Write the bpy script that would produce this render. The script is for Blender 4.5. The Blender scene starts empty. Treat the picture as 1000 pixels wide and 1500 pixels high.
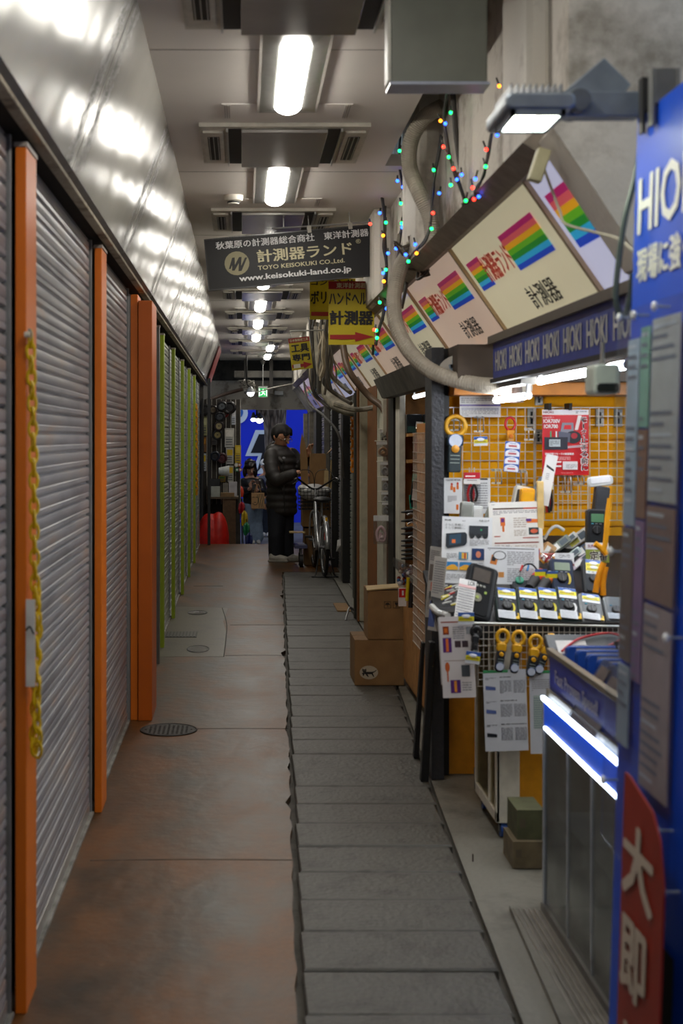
import bpy, math, random
from mathutils import Vector, Matrix
random.seed(7)
S = bpy.context.scene
COL = S.collection
PI = math.pi

# ------------------------------------------------------------------ camera
cam_data = bpy.data.cameras.new('camera')
cam = bpy.data.objects.new('camera', cam_data)
COL.objects.link(cam)
cam.location = (0, 0, 1.53)
cam.rotation_euler = (PI/2, 0, 0)
cam_data.sensor_fit = 'VERTICAL'
cam_data.sensor_height = 36
cam_data.lens = 48
cam_data.shift_x = 145/1500
cam_data.shift_y = -110/1500
cam_data.clip_start = 0.05
cam_data.dof.use_dof = True
cam_data.dof.focus_distance = 12.5
cam_data.dof.aperture_fstop = 4.4
S.camera = cam

# ------------------------------------------------------------------ world, exposure
w = bpy.data.worlds.new('world'); S.world = w; w.use_nodes = True
bg = w.node_tree.nodes['Background']
bg.inputs['Color'].default_value = (0.62, 0.78, 1.0, 1)
bg.inputs['Strength'].default_value = 0.75
S.view_settings.view_transform = 'Standard'
S.view_settings.look = 'None'
S.view_settings.gamma = 1
S.view_settings.use_curve_mapping = False
S.view_settings.exposure = 0.0
LAMP = 36.0          # strength of the corridor ceiling lamps
TUBE = 46.0          # strength of the shop tubes

# ------------------------------------------------------------------ helpers
def P(x, y, Y):
    'point that the photograph shows at pixel (x, y), at distance Y down the passage'
    return Vector(((x-355)*Y/2000, Y, 1.53-(y-640)*Y/2000))

def lin(h):
    h = h.lstrip('#')
    r = []
    for i in (0, 2, 4):
        c = int(h[i:i+2], 16)/255
        r.append(c/12.92 if c <= .04045 else ((c+.055)/1.055)**2.4)
    return tuple(r) + (1,)

MATS = {}
def mat(col, rough=.55, metal=0, var=.12, scale=18, bump=0, bscale=60, emit=0, alpha=1, spec=.5, trans=0, coat=0, ecol=None):
    key = (col, rough, metal, var, scale, bump, bscale, emit, alpha, spec, trans, coat, ecol)
    if key in MATS: return MATS[key]
    m = bpy.data.materials.new('m_%s_%d' % (col.lstrip('#'), len(MATS))); MATS[key] = m
    m.use_nodes = True
    nt = m.node_tree; N = nt.nodes; L = nt.links
    b = N['Principled BSDF']
    c = lin(col)
    b.inputs['Base Color'].default_value = c
    b.inputs['Roughness'].default_value = rough
    b.inputs['Metallic'].default_value = metal
    b.inputs['Specular IOR Level'].default_value = spec
    if coat: b.inputs['Coat Weight'].default_value = coat; b.inputs['Coat Roughness'].default_value = .08
    if trans: b.inputs['Transmission Weight'].default_value = trans; b.inputs['IOR'].default_value = 1.1
    if alpha < 1: b.inputs['Alpha'].default_value = alpha
    if emit:
        b.inputs['Emission Color'].default_value = lin(ecol or col); b.inputs['Emission Strength'].default_value = emit
    if var > 0 or bump > 0:
        tc = N.new('ShaderNodeTexCoord')
        nz = N.new('ShaderNodeTexNoise'); nz.inputs['Scale'].default_value = scale; nz.inputs['Detail'].default_value = 3
        L.new(tc.outputs['Object'], nz.inputs['Vector'])
    if var > 0:
        mx = N.new('ShaderNodeMix'); mx.data_type = 'RGBA'; mx.blend_type = 'MULTIPLY'
        mx.inputs['Factor'].default_value = 1
        rp = N.new('ShaderNodeMapRange'); rp.inputs['From Min'].default_value = .3; rp.inputs['From Max'].default_value = .7
        rp.inputs['To Min'].default_value = 1-var*1.5; rp.inputs['To Max'].default_value = 1+var*.5
        L.new(nz.outputs['Fac'], rp.inputs['Value'])
        mx.inputs['A'].default_value = c
        L.new(rp.outputs['Result'], mx.inputs['B'])
        L.new(mx.outputs['Result'], b.inputs['Base Color'])
    if bump > 0:
        n2 = N.new('ShaderNodeTexNoise'); n2.inputs['Scale'].default_value = bscale; n2.inputs['Detail'].default_value = 4
        L.new(tc.outputs['Object'], n2.inputs['Vector'])
        bp = N.new('ShaderNodeBump'); bp.inputs['Strength'].default_value = bump; bp.inputs['Distance'].default_value = .01
        L.new(n2.outputs['Fac'], bp.inputs['Height']); L.new(bp.outputs['Normal'], b.inputs['Normal'])
    return m

def glass(tint='#dfe8ee', alpha=.18, rough=.05):
    'clear sheet: mostly see-through, with a gloss'
    key = ('glass', tint, alpha, rough)
    if key in MATS: return MATS[key]
    m = bpy.data.materials.new('m_clear_%d' % len(MATS)); MATS[key] = m; m.use_nodes = True
    N = m.node_tree.nodes; L = m.node_tree.links
    out = N['Material Output']; N.remove(N['Principled BSDF'])
    tr = N.new('ShaderNodeBsdfTransparent'); tr.inputs['Color'].default_value = lin(tint)
    gl = N.new('ShaderNodeBsdfGlossy'); gl.inputs['Color'].default_value = lin(tint); gl.inputs['Roughness'].default_value = rough
    nz = N.new('ShaderNodeTexNoise'); nz.inputs['Scale'].default_value = 6
    tc = N.new('ShaderNodeTexCoord'); L.new(tc.outputs['Object'], nz.inputs['Vector'])
    mul = N.new('ShaderNodeMath'); mul.operation = 'MULTIPLY_ADD'
    L.new(nz.outputs['Fac'], mul.inputs[0]); mul.inputs[1].default_value = alpha; mul.inputs[2].default_value = alpha*.5
    mul.use_clamp = True
    mx = N.new('ShaderNodeMixShader'); L.new(mul.outputs[0], mx.inputs[0]); L.new(tr.outputs[0], mx.inputs[1]); L.new(gl.outputs[0], mx.inputs[2])
    L.new(mx.outputs[0], out.inputs['Surface'])
    return m

_txt = {}
def text_geo(body, bold=0.0):
    k = (body, bold)
    if k in _txt: return _txt[k]
    cu = bpy.data.curves.new('t', 'FONT'); cu.body = body; cu.size = 1; cu.resolution_u = 2
    o = bpy.data.objects.new('t', cu); COL.objects.link(o)
    bpy.context.view_layer.update()
    me = bpy.data.meshes.new_from_object(o.evaluated_get(bpy.context.evaluated_depsgraph_get()))
    vs = [tuple(v.co) for v in me.vertices]; fs = [tuple(p.vertices) for p in me.polygons]
    bpy.data.objects.remove(o); bpy.data.curves.remove(cu); bpy.data.meshes.remove(me)
    if bold >= .008 and vs:   # heavier strokes: the same outline laid down again a little to each side
        b = bold*.9; v0, f0 = vs, fs; vs, fs = [], []
        for k, (dx, dy) in enumerate(((0, 0), (b, 0), (-b, 0), (0, b*.7), (0, -b*.7), (b*.7, b*.5), (-b*.7, b*.5), (b*.7, -b*.5), (-b*.7, -b*.5))):
            n = len(vs); vs = vs + [(v[0]+dx, v[1]+dy, k*.00015) for v in v0]; fs = fs + [tuple(i+n for i in f) for f in f0]
    if vs:
        x0 = min(v[0] for v in vs); x1 = max(v[0] for v in vs); y0 = min(v[1] for v in vs); y1 = max(v[1] for v in vs)
        vs = [((v[0]-x0)/(x1-x0), (v[1]-y0)/(y1-y0), v[2] if len(v) > 2 and bold >= .008 else 0) for v in vs]
    _txt[k] = (vs, fs)
    return _txt[k]

def wloc(o):
    v = Vector((0, 0, 0))
    while o is not None:
        v += o.location; o = o.parent
    return v

class MB:
    def __init__(s): s.v = []; s.f = []; s.m = []; s.mi = []; s.M = Matrix()
    def _mi(s, m):
        if m not in s.m: s.m.append(m)
        return s.m.index(m)
    def add(s, vs, fs, m, M=None):
        T = s.M @ M if M is not None else s.M
        n = len(s.v); s.v += [T @ Vector(v) for v in vs]
        s.f += [tuple(i+n for i in f) for f in fs]; s.mi += [s._mi(m)]*len(fs)
        return s
    def box(s, x0, x1, y0, y1, z0, z1, m, M=None):
        v = [(x0,y0,z0),(x1,y0,z0),(x1,y1,z0),(x0,y1,z0),(x0,y0,z1),(x1,y0,z1),(x1,y1,z1),(x0,y1,z1)]
        return s.add(v, [(0,3,2,1),(4,5,6,7),(0,1,5,4),(1,2,6,5),(2,3,7,6),(3,0,4,7)], m, M)
    def rbox(s, x0, x1, y0, y1, z0, z1, m, r=.005, M=None, n=3):
        'box with rounded corners in the x-z outline, thickness along y, eased front and back edges'
        pts = []
        for cx, cz, a0 in ((x1-r, z1-r, 0), (x0+r, z1-r, 90), (x0+r, z0+r, 180), (x1-r, z0+r, 270)):
            for k in range(n+1):
                a = math.radians(a0+90*k/n); pts.append((cx+r*math.cos(a), cz+r*math.sin(a)))
        e = min(r*.4, abs(y1-y0)*.3)
        mx, mz = (x0+x1)/2, (z0+z1)/2
        sx, sz = 1-2*e/max(x1-x0, 1e-6), 1-2*e/max(z1-z0, 1e-6)
        rings = [(y0, sx, sz), (y0+e, 1, 1), (y1-e, 1, 1), (y1, sx, sz)]
        v = []; f = []; k = len(pts)
        for (y, ax, az) in rings: v += [(mx+(p[0]-mx)*ax, y, mz+(p[1]-mz)*az) for p in pts]
        for j in range(3):
            for i in range(k): f.append((j*k+i, (j+1)*k+i, (j+1)*k+(i+1) % k, j*k+(i+1) % k))
        f.append(tuple(range(k))); f.append(tuple(3*k+i for i in reversed(range(k))))
        return s.add(v, f, m, M)
    def quad(s, a, b, c, d, m, M=None): return s.add([a, b, c, d], [(0,1,2,3)], m, M)
    def prism(s, poly, axis, a, b, m, M=None):
        'polygon extruded along an axis; poly holds the other two coordinates in order'
        k = len(poly)
        def mk(p, q): return (q, p[0], p[1]) if axis == 0 else ((p[0], q, p[1]) if axis == 1 else (p[0], p[1], q))
        v = [mk(p, a) for p in poly] + [mk(p, b) for p in poly]
        f = [tuple(reversed(range(k))), tuple(range(k, 2*k))] + [(i, (i+1) % k, k+(i+1) % k, k+i) for i in range(k)]
        return s.add(v, f, m, M)
    def cyl(s, p0, p1, r, m, r2=None, n=14, M=None, cap=True):
        p0 = Vector(p0); p1 = Vector(p1); r2 = r if r2 is None else r2
        d = (p1-p0).normalized(); q = d.to_track_quat('Z', 'Y')
        v = []
        for pc, rr in ((p0, r), (p1, r2)):
            for i in range(n):
                a = 2*PI*i/n; v.append(pc + q @ Vector((rr*math.cos(a), rr*math.sin(a), 0)))
        f = [(i, (i+1) % n, n+(i+1) % n, n+i) for i in range(n)]
        if cap: f += [tuple(reversed(range(n))), tuple(range(n, 2*n))]
        return s.add(v, f, m, M)
    def tube(s, pts, r, m, n=8, M=None, closed=False, ridge=0, sub=6):
        pts = [Vector(p) for p in pts]
        if sub > 1: pts = spline(pts, sub, closed)
        k = len(pts); v = []; f = []
        up = Vector((0.13, 0.31, 0.94)); prev = None
        for i, p in enumerate(pts):
            if closed: d = pts[(i+1) % k]-pts[i-1]
            else: d = pts[min(i+1, k-1)]-pts[max(i-1, 0)]
            if d.length < 1e-9: d = Vector((0, 0, 1))
            d.normalize()
            a = (up if prev is None else prev); a = a - d*a.dot(d)
            if a.length < 1e-4: a = Vector((1, 0, 0)) - d*d.x
            a.normalize(); prev = a; c = d.cross(a)
            rr = r[i*len(r)//k] if isinstance(r, (list, tuple)) else r
            if ridge and i % 2: rr *= 1-ridge
            for j in range(n):
                t = 2*PI*j/n; v.append(p + a*(rr*math.cos(t)) + c*(rr*math.sin(t)))
        for i in range(k if closed else k-1):
            for j in range(n):
                i2 = (i+1) % k
                f.append((i*n+j, i*n+(j+1) % n, i2*n+(j+1) % n, i2*n+j))
        if not closed: f += [tuple(reversed(range(n))), tuple((k-1)*n+j for j in range(n))]
        return s.add(v, f, m, M)
    def ball(s, c, r, m, n=10, M=None, sc=(1, 1, 1), rot=None):
        v = []; f = []; h = max(4, n//2+1)
        for i in range(h+1):
            t = PI*i/h
            for j in range(n):
                a = 2*PI*j/n
                q = Vector((r*sc[0]*math.sin(t)*math.cos(a), r*sc[1]*math.sin(t)*math.sin(a), r*sc[2]*math.cos(t)))
                if rot is not None: q = rot @ q
                v.append(q+Vector(c))
        for i in range(h):
            for j in range(n): f.append((i*n+j, (i+1)*n+j, (i+1)*n+(j+1) % n, i*n+(j+1) % n))
        return s.add(v, f, m, M)
    def lathe(s, prof, m, c=(0, 0, 0), n=20, M=None, axis='z'):
        v = []; f = []
        for (r, z) in prof:
            for j in range(n):
                a = 2*PI*j/n
                p = (r*math.cos(a), r*math.sin(a), z)
                if axis == 'y': p = (p[0], p[2], p[1])
                if axis == 'x': p = (p[2], p[0], p[1])
                v.append((p[0]+c[0], p[1]+c[1], p[2]+c[2]))
        k = len(prof)
        for i in range(k-1):
            for j in range(n): f.append((i*n+j, i*n+(j+1) % n, (i+1)*n+(j+1) % n, (i+1)*n+j))
        f += [tuple(reversed(range(n))), tuple((k-1)*n+j for j in range(n))]
        return s.add(v, f, m, M)
    def text(s, body, cx, cz, wd, ht, m, y=0, bold=.0, M=None):
        'lettering in the x-z plane facing -y, fitted in wd by ht'
        vs, fs = text_geo(body, bold)
        v = [(cx+(p[0]-.5)*wd, y-p[2], cz+(p[1]-.5)*ht) for p in vs]
        return s.add(v, fs, m, M)
    def build(s, name, parent=None, world=False, smooth=False, bevel=0, mods=None):
        me = bpy.data.meshes.new(name)
        me.from_pydata([tuple(v) for v in s.v], [], s.f)
        for m in s.m: me.materials.append(m)
        me.polygons.foreach_set('material_index', s.mi)
        if smooth:
            me.polygons.foreach_set('use_smooth', [True]*len(s.f))
            try: me.set_sharp_from_angle(angle=math.radians(40))
            except Exception: pass
        me.update()
        o = bpy.data.objects.new(name, me); COL.objects.link(o)
        if parent is not None:
            o.parent = parent
            if world: me.transform(Matrix.Translation(-wloc(parent)))
        elif world:
            # put the origin at the base centre of the thing
            xs = [v.co.x for v in me.vertices]; ys = [v.co.y for v in me.vertices]; zs = [v.co.z for v in me.vertices]
            c = Vector(((min(xs)+max(xs))/2, (min(ys)+max(ys))/2, min(zs)))
            me.transform(Matrix.Translation(-c)); o.location = c
        if bevel:
            b = o.modifiers.new('bevel', 'BEVEL'); b.width = bevel; b.segments = 2; b.limit_method = 'ANGLE'; b.angle_limit = math.radians(50)
        return o

def spline(pts, sub, closed=False):
    out = []; k = len(pts)
    if k < 3: 
        return [pts[0].lerp(pts[-1], i/sub) for i in range(sub+1)]
    rng = range(k) if closed else range(k-1)
    for i in rng:
        if closed: a, b, c, d = pts[i-1], pts[i], pts[(i+1) % k], pts[(i+2) % k]
        else: a, b, c, d = pts[max(i-1, 0)], pts[i], pts[i+1], pts[min(i+2, k-1)]
        for j in range(sub):
            t = j/sub
            out.append(.5*((2*b)+(c-a)*t+(2*a-5*b+4*c-d)*t*t+(3*b-a-3*c+d)*t**3))
    if not closed: out.append(pts[-1])
    return out

def tag(o, label=None, cat=None, group=None, kind=None):
    if label: o['label'] = label
    if cat: o['category'] = cat
    if group: o['group'] = group
    if kind: o['kind'] = kind
    return o
def thing(name, label, cat, loc=(0, 0, 0), rot=(0, 0, 0), group=None):
    o = bpy.data.objects.new(name, None); COL.objects.link(o); o.empty_display_size = .05
    o.location = loc; o.rotation_euler = rot
    return tag(o, label, cat, group)
def struct(o): o['kind'] = 'structure'; return o
def copy_tree(o, parent=None, loc=None, rot=None, label=None, group=None):
    c = o.copy(); COL.objects.link(c); c.parent = parent
    if loc is not None: c.location = loc
    if rot is not None: c.rotation_euler = rot
    if label: c['label'] = label
    if group: c['group'] = group
    for ch in list(o.children): copy_tree(ch, c)
    return c
def TR(x=0, y=0, z=0, rx=0, ry=0, rz=0):
    return Matrix.Translation((x, y, z)) @ Matrix.Rotation(math.radians(rz), 4, 'Z') @ Matrix.Rotation(math.radians(ry), 4, 'Y') @ Matrix.Rotation(math.radians(rx), 4, 'X')
def rad(*a): return tuple(math.radians(x) for x in a)

def sheet(name, label, cat, W, H, loc, rot=(0, 0, 0), paper='#e8e8e6', els=(), group=None, th=.0012, rough=.35, bend=0, parent=None):
    'a printed sheet, origin at the bottom centre, facing -y; element coordinates 0..1 from the top left'
    mb = MB(); pm = mat(paper, rough, var=.03)
    mb.box(-W/2, W/2, 0, th, 0, H, pm)
    d = -.0006
    for e in els:
        if e[0] == 'r':
            _, x0, y0, x1, y1, c = e
            mb.quad((-W/2+x0*W, d, H-y1*H), (-W/2+x1*W, d, H-y1*H), (-W/2+x1*W, d, H-y0*H), (-W/2+x0*W, d, H-y0*H), mat(c, rough, var=.05)); d -= .00006
        elif e[0] == 't':
            _, tx, cx, cy, tw, tht, c = e[:7]
            mb.text(tx, -W/2+cx*W, H-cy*H, tw*W, tht*H, mat(c, rough, var=0), y=d, bold=e[7] if len(e) > 7 else .01); d -= .0015 if (len(e) <= 7 or e[7] >= .008) else .00006
        elif e[0] == 'l':
            _, x0, y0, x1, y1, n, c = e
            rr = random.Random(int(x0*999+y0*77+n))
            for i in range(n):
                yy = y0+(y1-y0)*(i+.5)/n; hh = (y1-y0)/n*.42; x = x0
                while x < x1-.01:
                    ww = min(rr.uniform(.03, .12), x1-x)
                    mb.quad((-W/2+x*W, d, H-(yy+hh/2)*H), (-W/2+(x+ww*.8)*W, d, H-(yy+hh/2)*H), (-W/2+(x+ww*.8)*W, d, H-(yy-hh/2)*H), (-W/2+x*W, d, H-(yy-hh/2)*H), mat(c, rough, var=0))
                    x += ww
                    if i == n-1 and rr.random() < .3: break
            d -= .00006
        elif e[0] == 'o':
            _, cx, cy, rx, ry, c = e
            v = [(-W/2+(cx+rx*math.cos(a*PI/10))*W, d, H-(cy-ry*math.sin(a*PI/10))*H) for a in range(20)]
            mb.add(v, [tuple(range(20))], mat(c, rough, var=.05)); d -= .00006
        elif e[0] == 'p':
            _, pts, c = e
            mb.add([(-W/2+p[0]*W, d, H-p[1]*H) for p in pts], [tuple(range(len(pts)))], mat(c, rough, var=.03)); d -= .00006
    o = mb.build(name, parent)
    o.location = loc; o.rotation_euler = rad(*rot)
    if parent is None: tag(o, label, cat, group)
    return o

def blend(shapes, name, m, voxel=.012, smooth=4, parent=None, world=True):
    'one continuous surface grown from overlapping tapered limbs and ellipsoids'
    mb = MB()
    for s in shapes:
        if s[0] == 'c':   # capsule chain: list of (point, radius)
            ch = s[1]
            for (a, ra), (b, rb) in zip(ch, ch[1:]):
                mb.cyl(a, b, ra, m, r2=rb, n=12)
            for a, ra in ch: mb.ball(a, ra*1.0, m, n=12)
        elif s[0] == 'e':
            mb.ball(s[1], 1, m, n=16, sc=s[2], rot=(Matrix.Rotation(math.radians(s[3][0]), 3, 'X') @ Matrix.Rotation(math.radians(s[3][1]), 3, 'Y') @ Matrix.Rotation(math.radians(s[3][2]), 3, 'Z')) if len(s) > 3 else None)
    o = mb.build(name, None)
    r = o.modifiers.new('r', 'REMESH'); r.mode = 'VOXEL'; r.voxel_size = voxel; r.use_smooth_shade = True
    if smooth:
        q = o.modifiers.new('s', 'SMOOTH'); q.iterations = smooth; q.factor = .5
    bpy.context.view_layer.update()
    me = bpy.data.meshes.new_from_object(o.evaluated_get(bpy.context.evaluated_depsgraph_get()))
    bpy.data.objects.remove(o)
    me.name = name; me.materials.clear(); me.materials.append(m)
    me.polygons.foreach_set('use_smooth', [True]*len(me.polygons))
    o = bpy.data.objects.new(name, me); COL.objects.link(o)
    if parent is not None:
        o.parent = parent
        if world: me.transform(Matrix.Translation(-wloc(parent)))
    return o
# ================================================================== the setting
def node_mat(name):
    m = bpy.data.materials.new(name); m.use_nodes = True
    return m, m.node_tree.nodes, m.node_tree.links, m.node_tree.nodes['Principled BSDF']
def ramp(N, pts):
    r = N.new('ShaderNodeValToRGB'); e = r.color_ramp.elements
    while len(e) < len(pts): e.new(.5)
    for i, (p, c) in enumerate(pts): e[i].position = p; e[i].color = lin(c)
    return r

# painted concrete floor: brown with worn orange and grey clouds
def floor_mat():
    m, N, L, b = node_mat('painted_concrete')
    g = N.new('ShaderNodeNewGeometry')
    mp = N.new('ShaderNodeMapping'); mp.inputs['Scale'].default_value = (1.3, .8, 1)
    L.new(g.outputs['Position'], mp.inputs['Vector'])
    n1 = N.new('ShaderNodeTexNoise'); n1.inputs['Scale'].default_value = 2.4; n1.inputs['Detail'].default_value = 7; n1.inputs['Roughness'].default_value = .62
    L.new(mp.outputs[0], n1.inputs['Vector'])
    r = ramp(N, [(.30, '#2c2417'), (.45, '#462f15'), (.6, '#5f390f'), (.75, '#6e410f')])
    L.new(n1.outputs['Fac'], r.inputs['Fac'])
    n2 = N.new('ShaderNodeTexNoise'); n2.inputs['Scale'].default_value = 55; n2.inputs['Detail'].default_value = 5
    L.new(g.outputs['Position'], n2.inputs['Vector'])
    mr = N.new('ShaderNodeMapRange'); mr.inputs['From Min'].default_value = .3; mr.inputs['From Max'].default_value = .7; mr.inputs['To Min'].default_value = .8; mr.inputs['To Max'].default_value = 1.08
    L.new(n2.outputs['Fac'], mr.inputs['Value'])
    mx = N.new('ShaderNodeMix'); mx.data_type = 'RGBA'; mx.blend_type = 'MULTIPLY'; mx.inputs['Factor'].default_value = 1
    L.new(r.outputs['Color'], mx.inputs['A']); L.new(mr.outputs[0], mx.inputs['B']); L.new(mx.outputs['Result'], b.inputs['Base Color'])
    rr = N.new('ShaderNodeMapRange'); rr.inputs['To Min'].default_value = .3; rr.inputs['To Max'].default_value = .58
    L.new(n1.outputs['Fac'], rr.inputs['Value']); L.new(rr.outputs[0], b.inputs['Roughness'])
    bp = N.new('ShaderNodeBump'); bp.inputs['Strength'].default_value = .16; bp.inputs['Distance'].default_value = .02
    n3 = N.new('ShaderNodeTexNoise'); n3.inputs['Scale'].default_value = 14; n3.inputs['Detail'].default_value = 6
    L.new(g.outputs['Position'], n3.inputs['Vector']); L.new(n3.outputs['Fac'], bp.inputs['Height']); L.new(bp.outputs[0], b.inputs['Normal'])
    return m
def concrete(c1, c2, rough=.75, scale=3, bump=.3):
    m, N, L, b = node_mat('concrete_'+c1[1:])
    g = N.new('ShaderNodeNewGeometry')
    n1 = N.new('ShaderNodeTexNoise'); n1.inputs['Scale'].default_value = scale; n1.inputs['Detail'].default_value = 9; n1.inputs['Roughness'].default_value = .68
    L.new(g.outputs['Position'], n1.inputs['Vector'])
    r = ramp(N, [(.34, c2), (.5, c1), (.68, c1)]); L.new(n1.outputs['Fac'], r.inputs['Fac']); L.new(r.outputs['Color'], b.inputs['Base Color'])
    b.inputs['Roughness'].default_value = rough
    bp = N.new('ShaderNodeBump'); bp.inputs['Strength'].default_value = bump; bp.inputs['Distance'].default_value = .01
    n3 = N.new('ShaderNodeTexNoise'); n3.inputs['Scale'].default_value = 45; n3.inputs['Detail'].default_value = 6
    L.new(g.outputs['Position'], n3.inputs['Vector']); L.new(n3.outputs['Fac'], bp.inputs['Height']); L.new(bp.outputs[0], b.inputs['Normal'])
    return m
M_FLOOR = floor_mat()
M_SLAB = concrete('#4b4943', '#302d28', .5, 7, .6)
M_GUT = concrete('#4a463f', '#2e2b27', .8, 6, .5)
M_STRIP = concrete('#6f6c63', '#504c43', .6, 3, .3)
M_WALLC = concrete('#a8a298', '#6b6358', .8, 4, .5)
M_WALLL = concrete('#cdc7bb', '#9a9184', .6, 3, .25)
M_DARKC = concrete('#4f4b45', '#2f2b27', .85, 3, .4)

YEND = 19.5
seam = lambda y: .066+.0254*y
def kerb(y):
    tab = [(-4, .45), (3.56, .73), (4.43, .765), (5.77, .823), (8.4, .955), (11.9, .965), (16, 1.0)]
    for (a, b), (c, d) in zip(tab, tab[1:]):
        if y <= c: return b+(d-b)*(y-a)/(c-a)
    return 1.0
rf = random.Random(3)
mb = MB()   # painted part of the floor, with its ragged right edge
ys = [-4+.12*i for i in range(int((YEND+4)/.12)+1)]; ys[-1] = YEND
vs = []; fs = []
for i, y in enumerate(ys):
    j = rf.uniform(-.009, .006) + (rf.uniform(-.025, 0) if rf.random() < .15 else 0)
    xr = seam(y)-.010+j if y < 15.45 else 1.6
    vs += [(-.72, y, 0), (xr, y, 0), (xr, y, -.06)]
for i in range(len(ys)-1):
    a = 3*i; fs += [(a, a+1, a+4, a+3), (a+1, a+2, a+5, a+4)]
mb.add(vs, fs, M_FLOOR)
mb.quad((-.72, YEND, 0), (1.6, YEND, 0), (1.6, YEND, -.5), (-.72, YEND, -.5), M_FLOOR)
struct(mb.build('floor'))
mb = MB()   # hairline joints in the painted floor
for y, x0, x1 in ((4.93, -.55, .18), (7.15, -.3, .24), (9.55, -.12, .3), (11.1, -.1, .34), (14.0, -.5, -.2)):
    mb.tube([(x0, y, 0), ((x0+x1)/2, y+.012, 0), (x1, y+.005, 0)], .0022, M_GUT, n=5)
mb.tube([(-.13, 9.5, 0), (-.125, 10.4, 0), (-.13, 11.2, 0), (-.18, 12.2, 0)], .004, M_GUT, n=5)
struct(mb.build('trim_1'))
mb = MB(); mb.box(-1.2, 2.6, -4, YEND-.01, -.2, -.03, M_GUT); struct(mb.build('floor_base'))
# paving slabs
mb = MB(); y = -.9; rf = random.Random(11)
while y < 15.4:
    p = rf.choice((.285, .3, .3, .31)) if y > 5 else rf.choice((.29, .31, .3))
    y1 = min(y+p, 15.44); x0 = seam(y)+.008; x1 = kerb(y)-.008
    cuts = [x0, x1]
    if rf.random() < .04: cuts = [x0, x0+(x1-x0)*rf.uniform(.4, .6), x1]
    for a, b in zip(cuts, cuts[1:]):
        h = rf.uniform(-.0025, .0015); t = rf.uniform(-.002, .002); e = .006
        g0 = .0035; xa = a+rf.uniform(0, .008); xb = b-(.004 if b != x1 else 0); k0 = rf.uniform(0, .004); k1 = rf.uniform(0, .004)
        lo = [(xa, y+g0+k0, -.05), (xb, y+g0, -.05), (xb, y1-g0, -.05), (xa, y1-g0-k1, -.05)]
        hi = [(xa, y+g0+k0, h-e), (xb, y+g0, h+t-e), (xb, y1-g0, h+t-e), (xa, y1-g0-k1, h-e)]
        tp = [(xa+e, y+g0+k0+e, h), (xb-e, y+g0+e, h+t), (xb-e, y1-g0-e, h+t), (xa+e, y1-g0-k1-e, h)]
        f = [(0,1,5,4),(1,2,6,5),(2,3,7,6),(3,0,4,7),(4,5,9,8),(5,6,10,9),(6,7,11,10),(7,4,8,11),(8,9,10,11)]
        mb.add(lo+hi+tp, f, M_SLAB)
    y = y1
struct(mb.build('floor_paving'))
# paler strip between the paving and the shops, shop floor behind
mb = MB(); yy = [-1, 2, 3.56, 4.43, 5.77, 7, 8.4, 11.9, 15.44]
for a, b in zip(yy, yy[1:]):
    mb.quad((kerb(a)+.004, a, -.004), (1.25, a, -.004), (1.25, b, -.004), (kerb(b)+.004, b, -.004), M_STRIP)
    mb.quad((kerb(a)+.004, a, -.03), (kerb(a)+.004, a, -.004), (kerb(b)+.004, b, -.004), (kerb(b)+.004, b, -.03), M_STRIP)
struct(mb.build('floor_shop_apron'))
mb = MB(); mb.box(1.25, 2.6, -1, 15.44, -.03, .0, mat('#5b4c3c', .6)); struct(mb.build('floor_shop'))
mb = MB(); mb.prism([(.80, 3.0), (.86, 3.0), (.9, 4.43), (.865, 4.43)], 2, -.02, .012, M_STRIP); struct(mb.build('floor_ramp'))
# darker repair patch
mb = MB(); mb.prism([(-.6, 9.5), (-.13, 9.5), (-.12, 10.6), (-.16, 11.3), (-.13, 12.2), (-.6, 12.3)], 2, -.01, .0015, concrete('#57503f', '#45403a', .4, 5, .2)); struct(mb.build('floor_patch'))

# ceiling
M_CEIL = mat('#dcd6cf', .5, var=.05, scale=2)
mb = MB(); mb.box(-.4, .72, -4, 24.4, 2.9, 2.96, M_CEIL); mb.box(.72, .90, 6.9, 24.4, 2.9, 2.96, M_CEIL); mb.box(.70, .72, 3.8, 6.9, 2.96, 3.3, M_WALLL); mb.box(.70, 2.6, 3.8, 24.4, 3.3, 3.35, M_WALLL)
for i in range(-1, 12): mb.box(-.33, .8, 4.83+2.22*i-.002, 4.83+2.22*i+.002, 2.8985, 2.9, mat('#8d8881'))
struct(mb.build('ceiling'))
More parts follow.
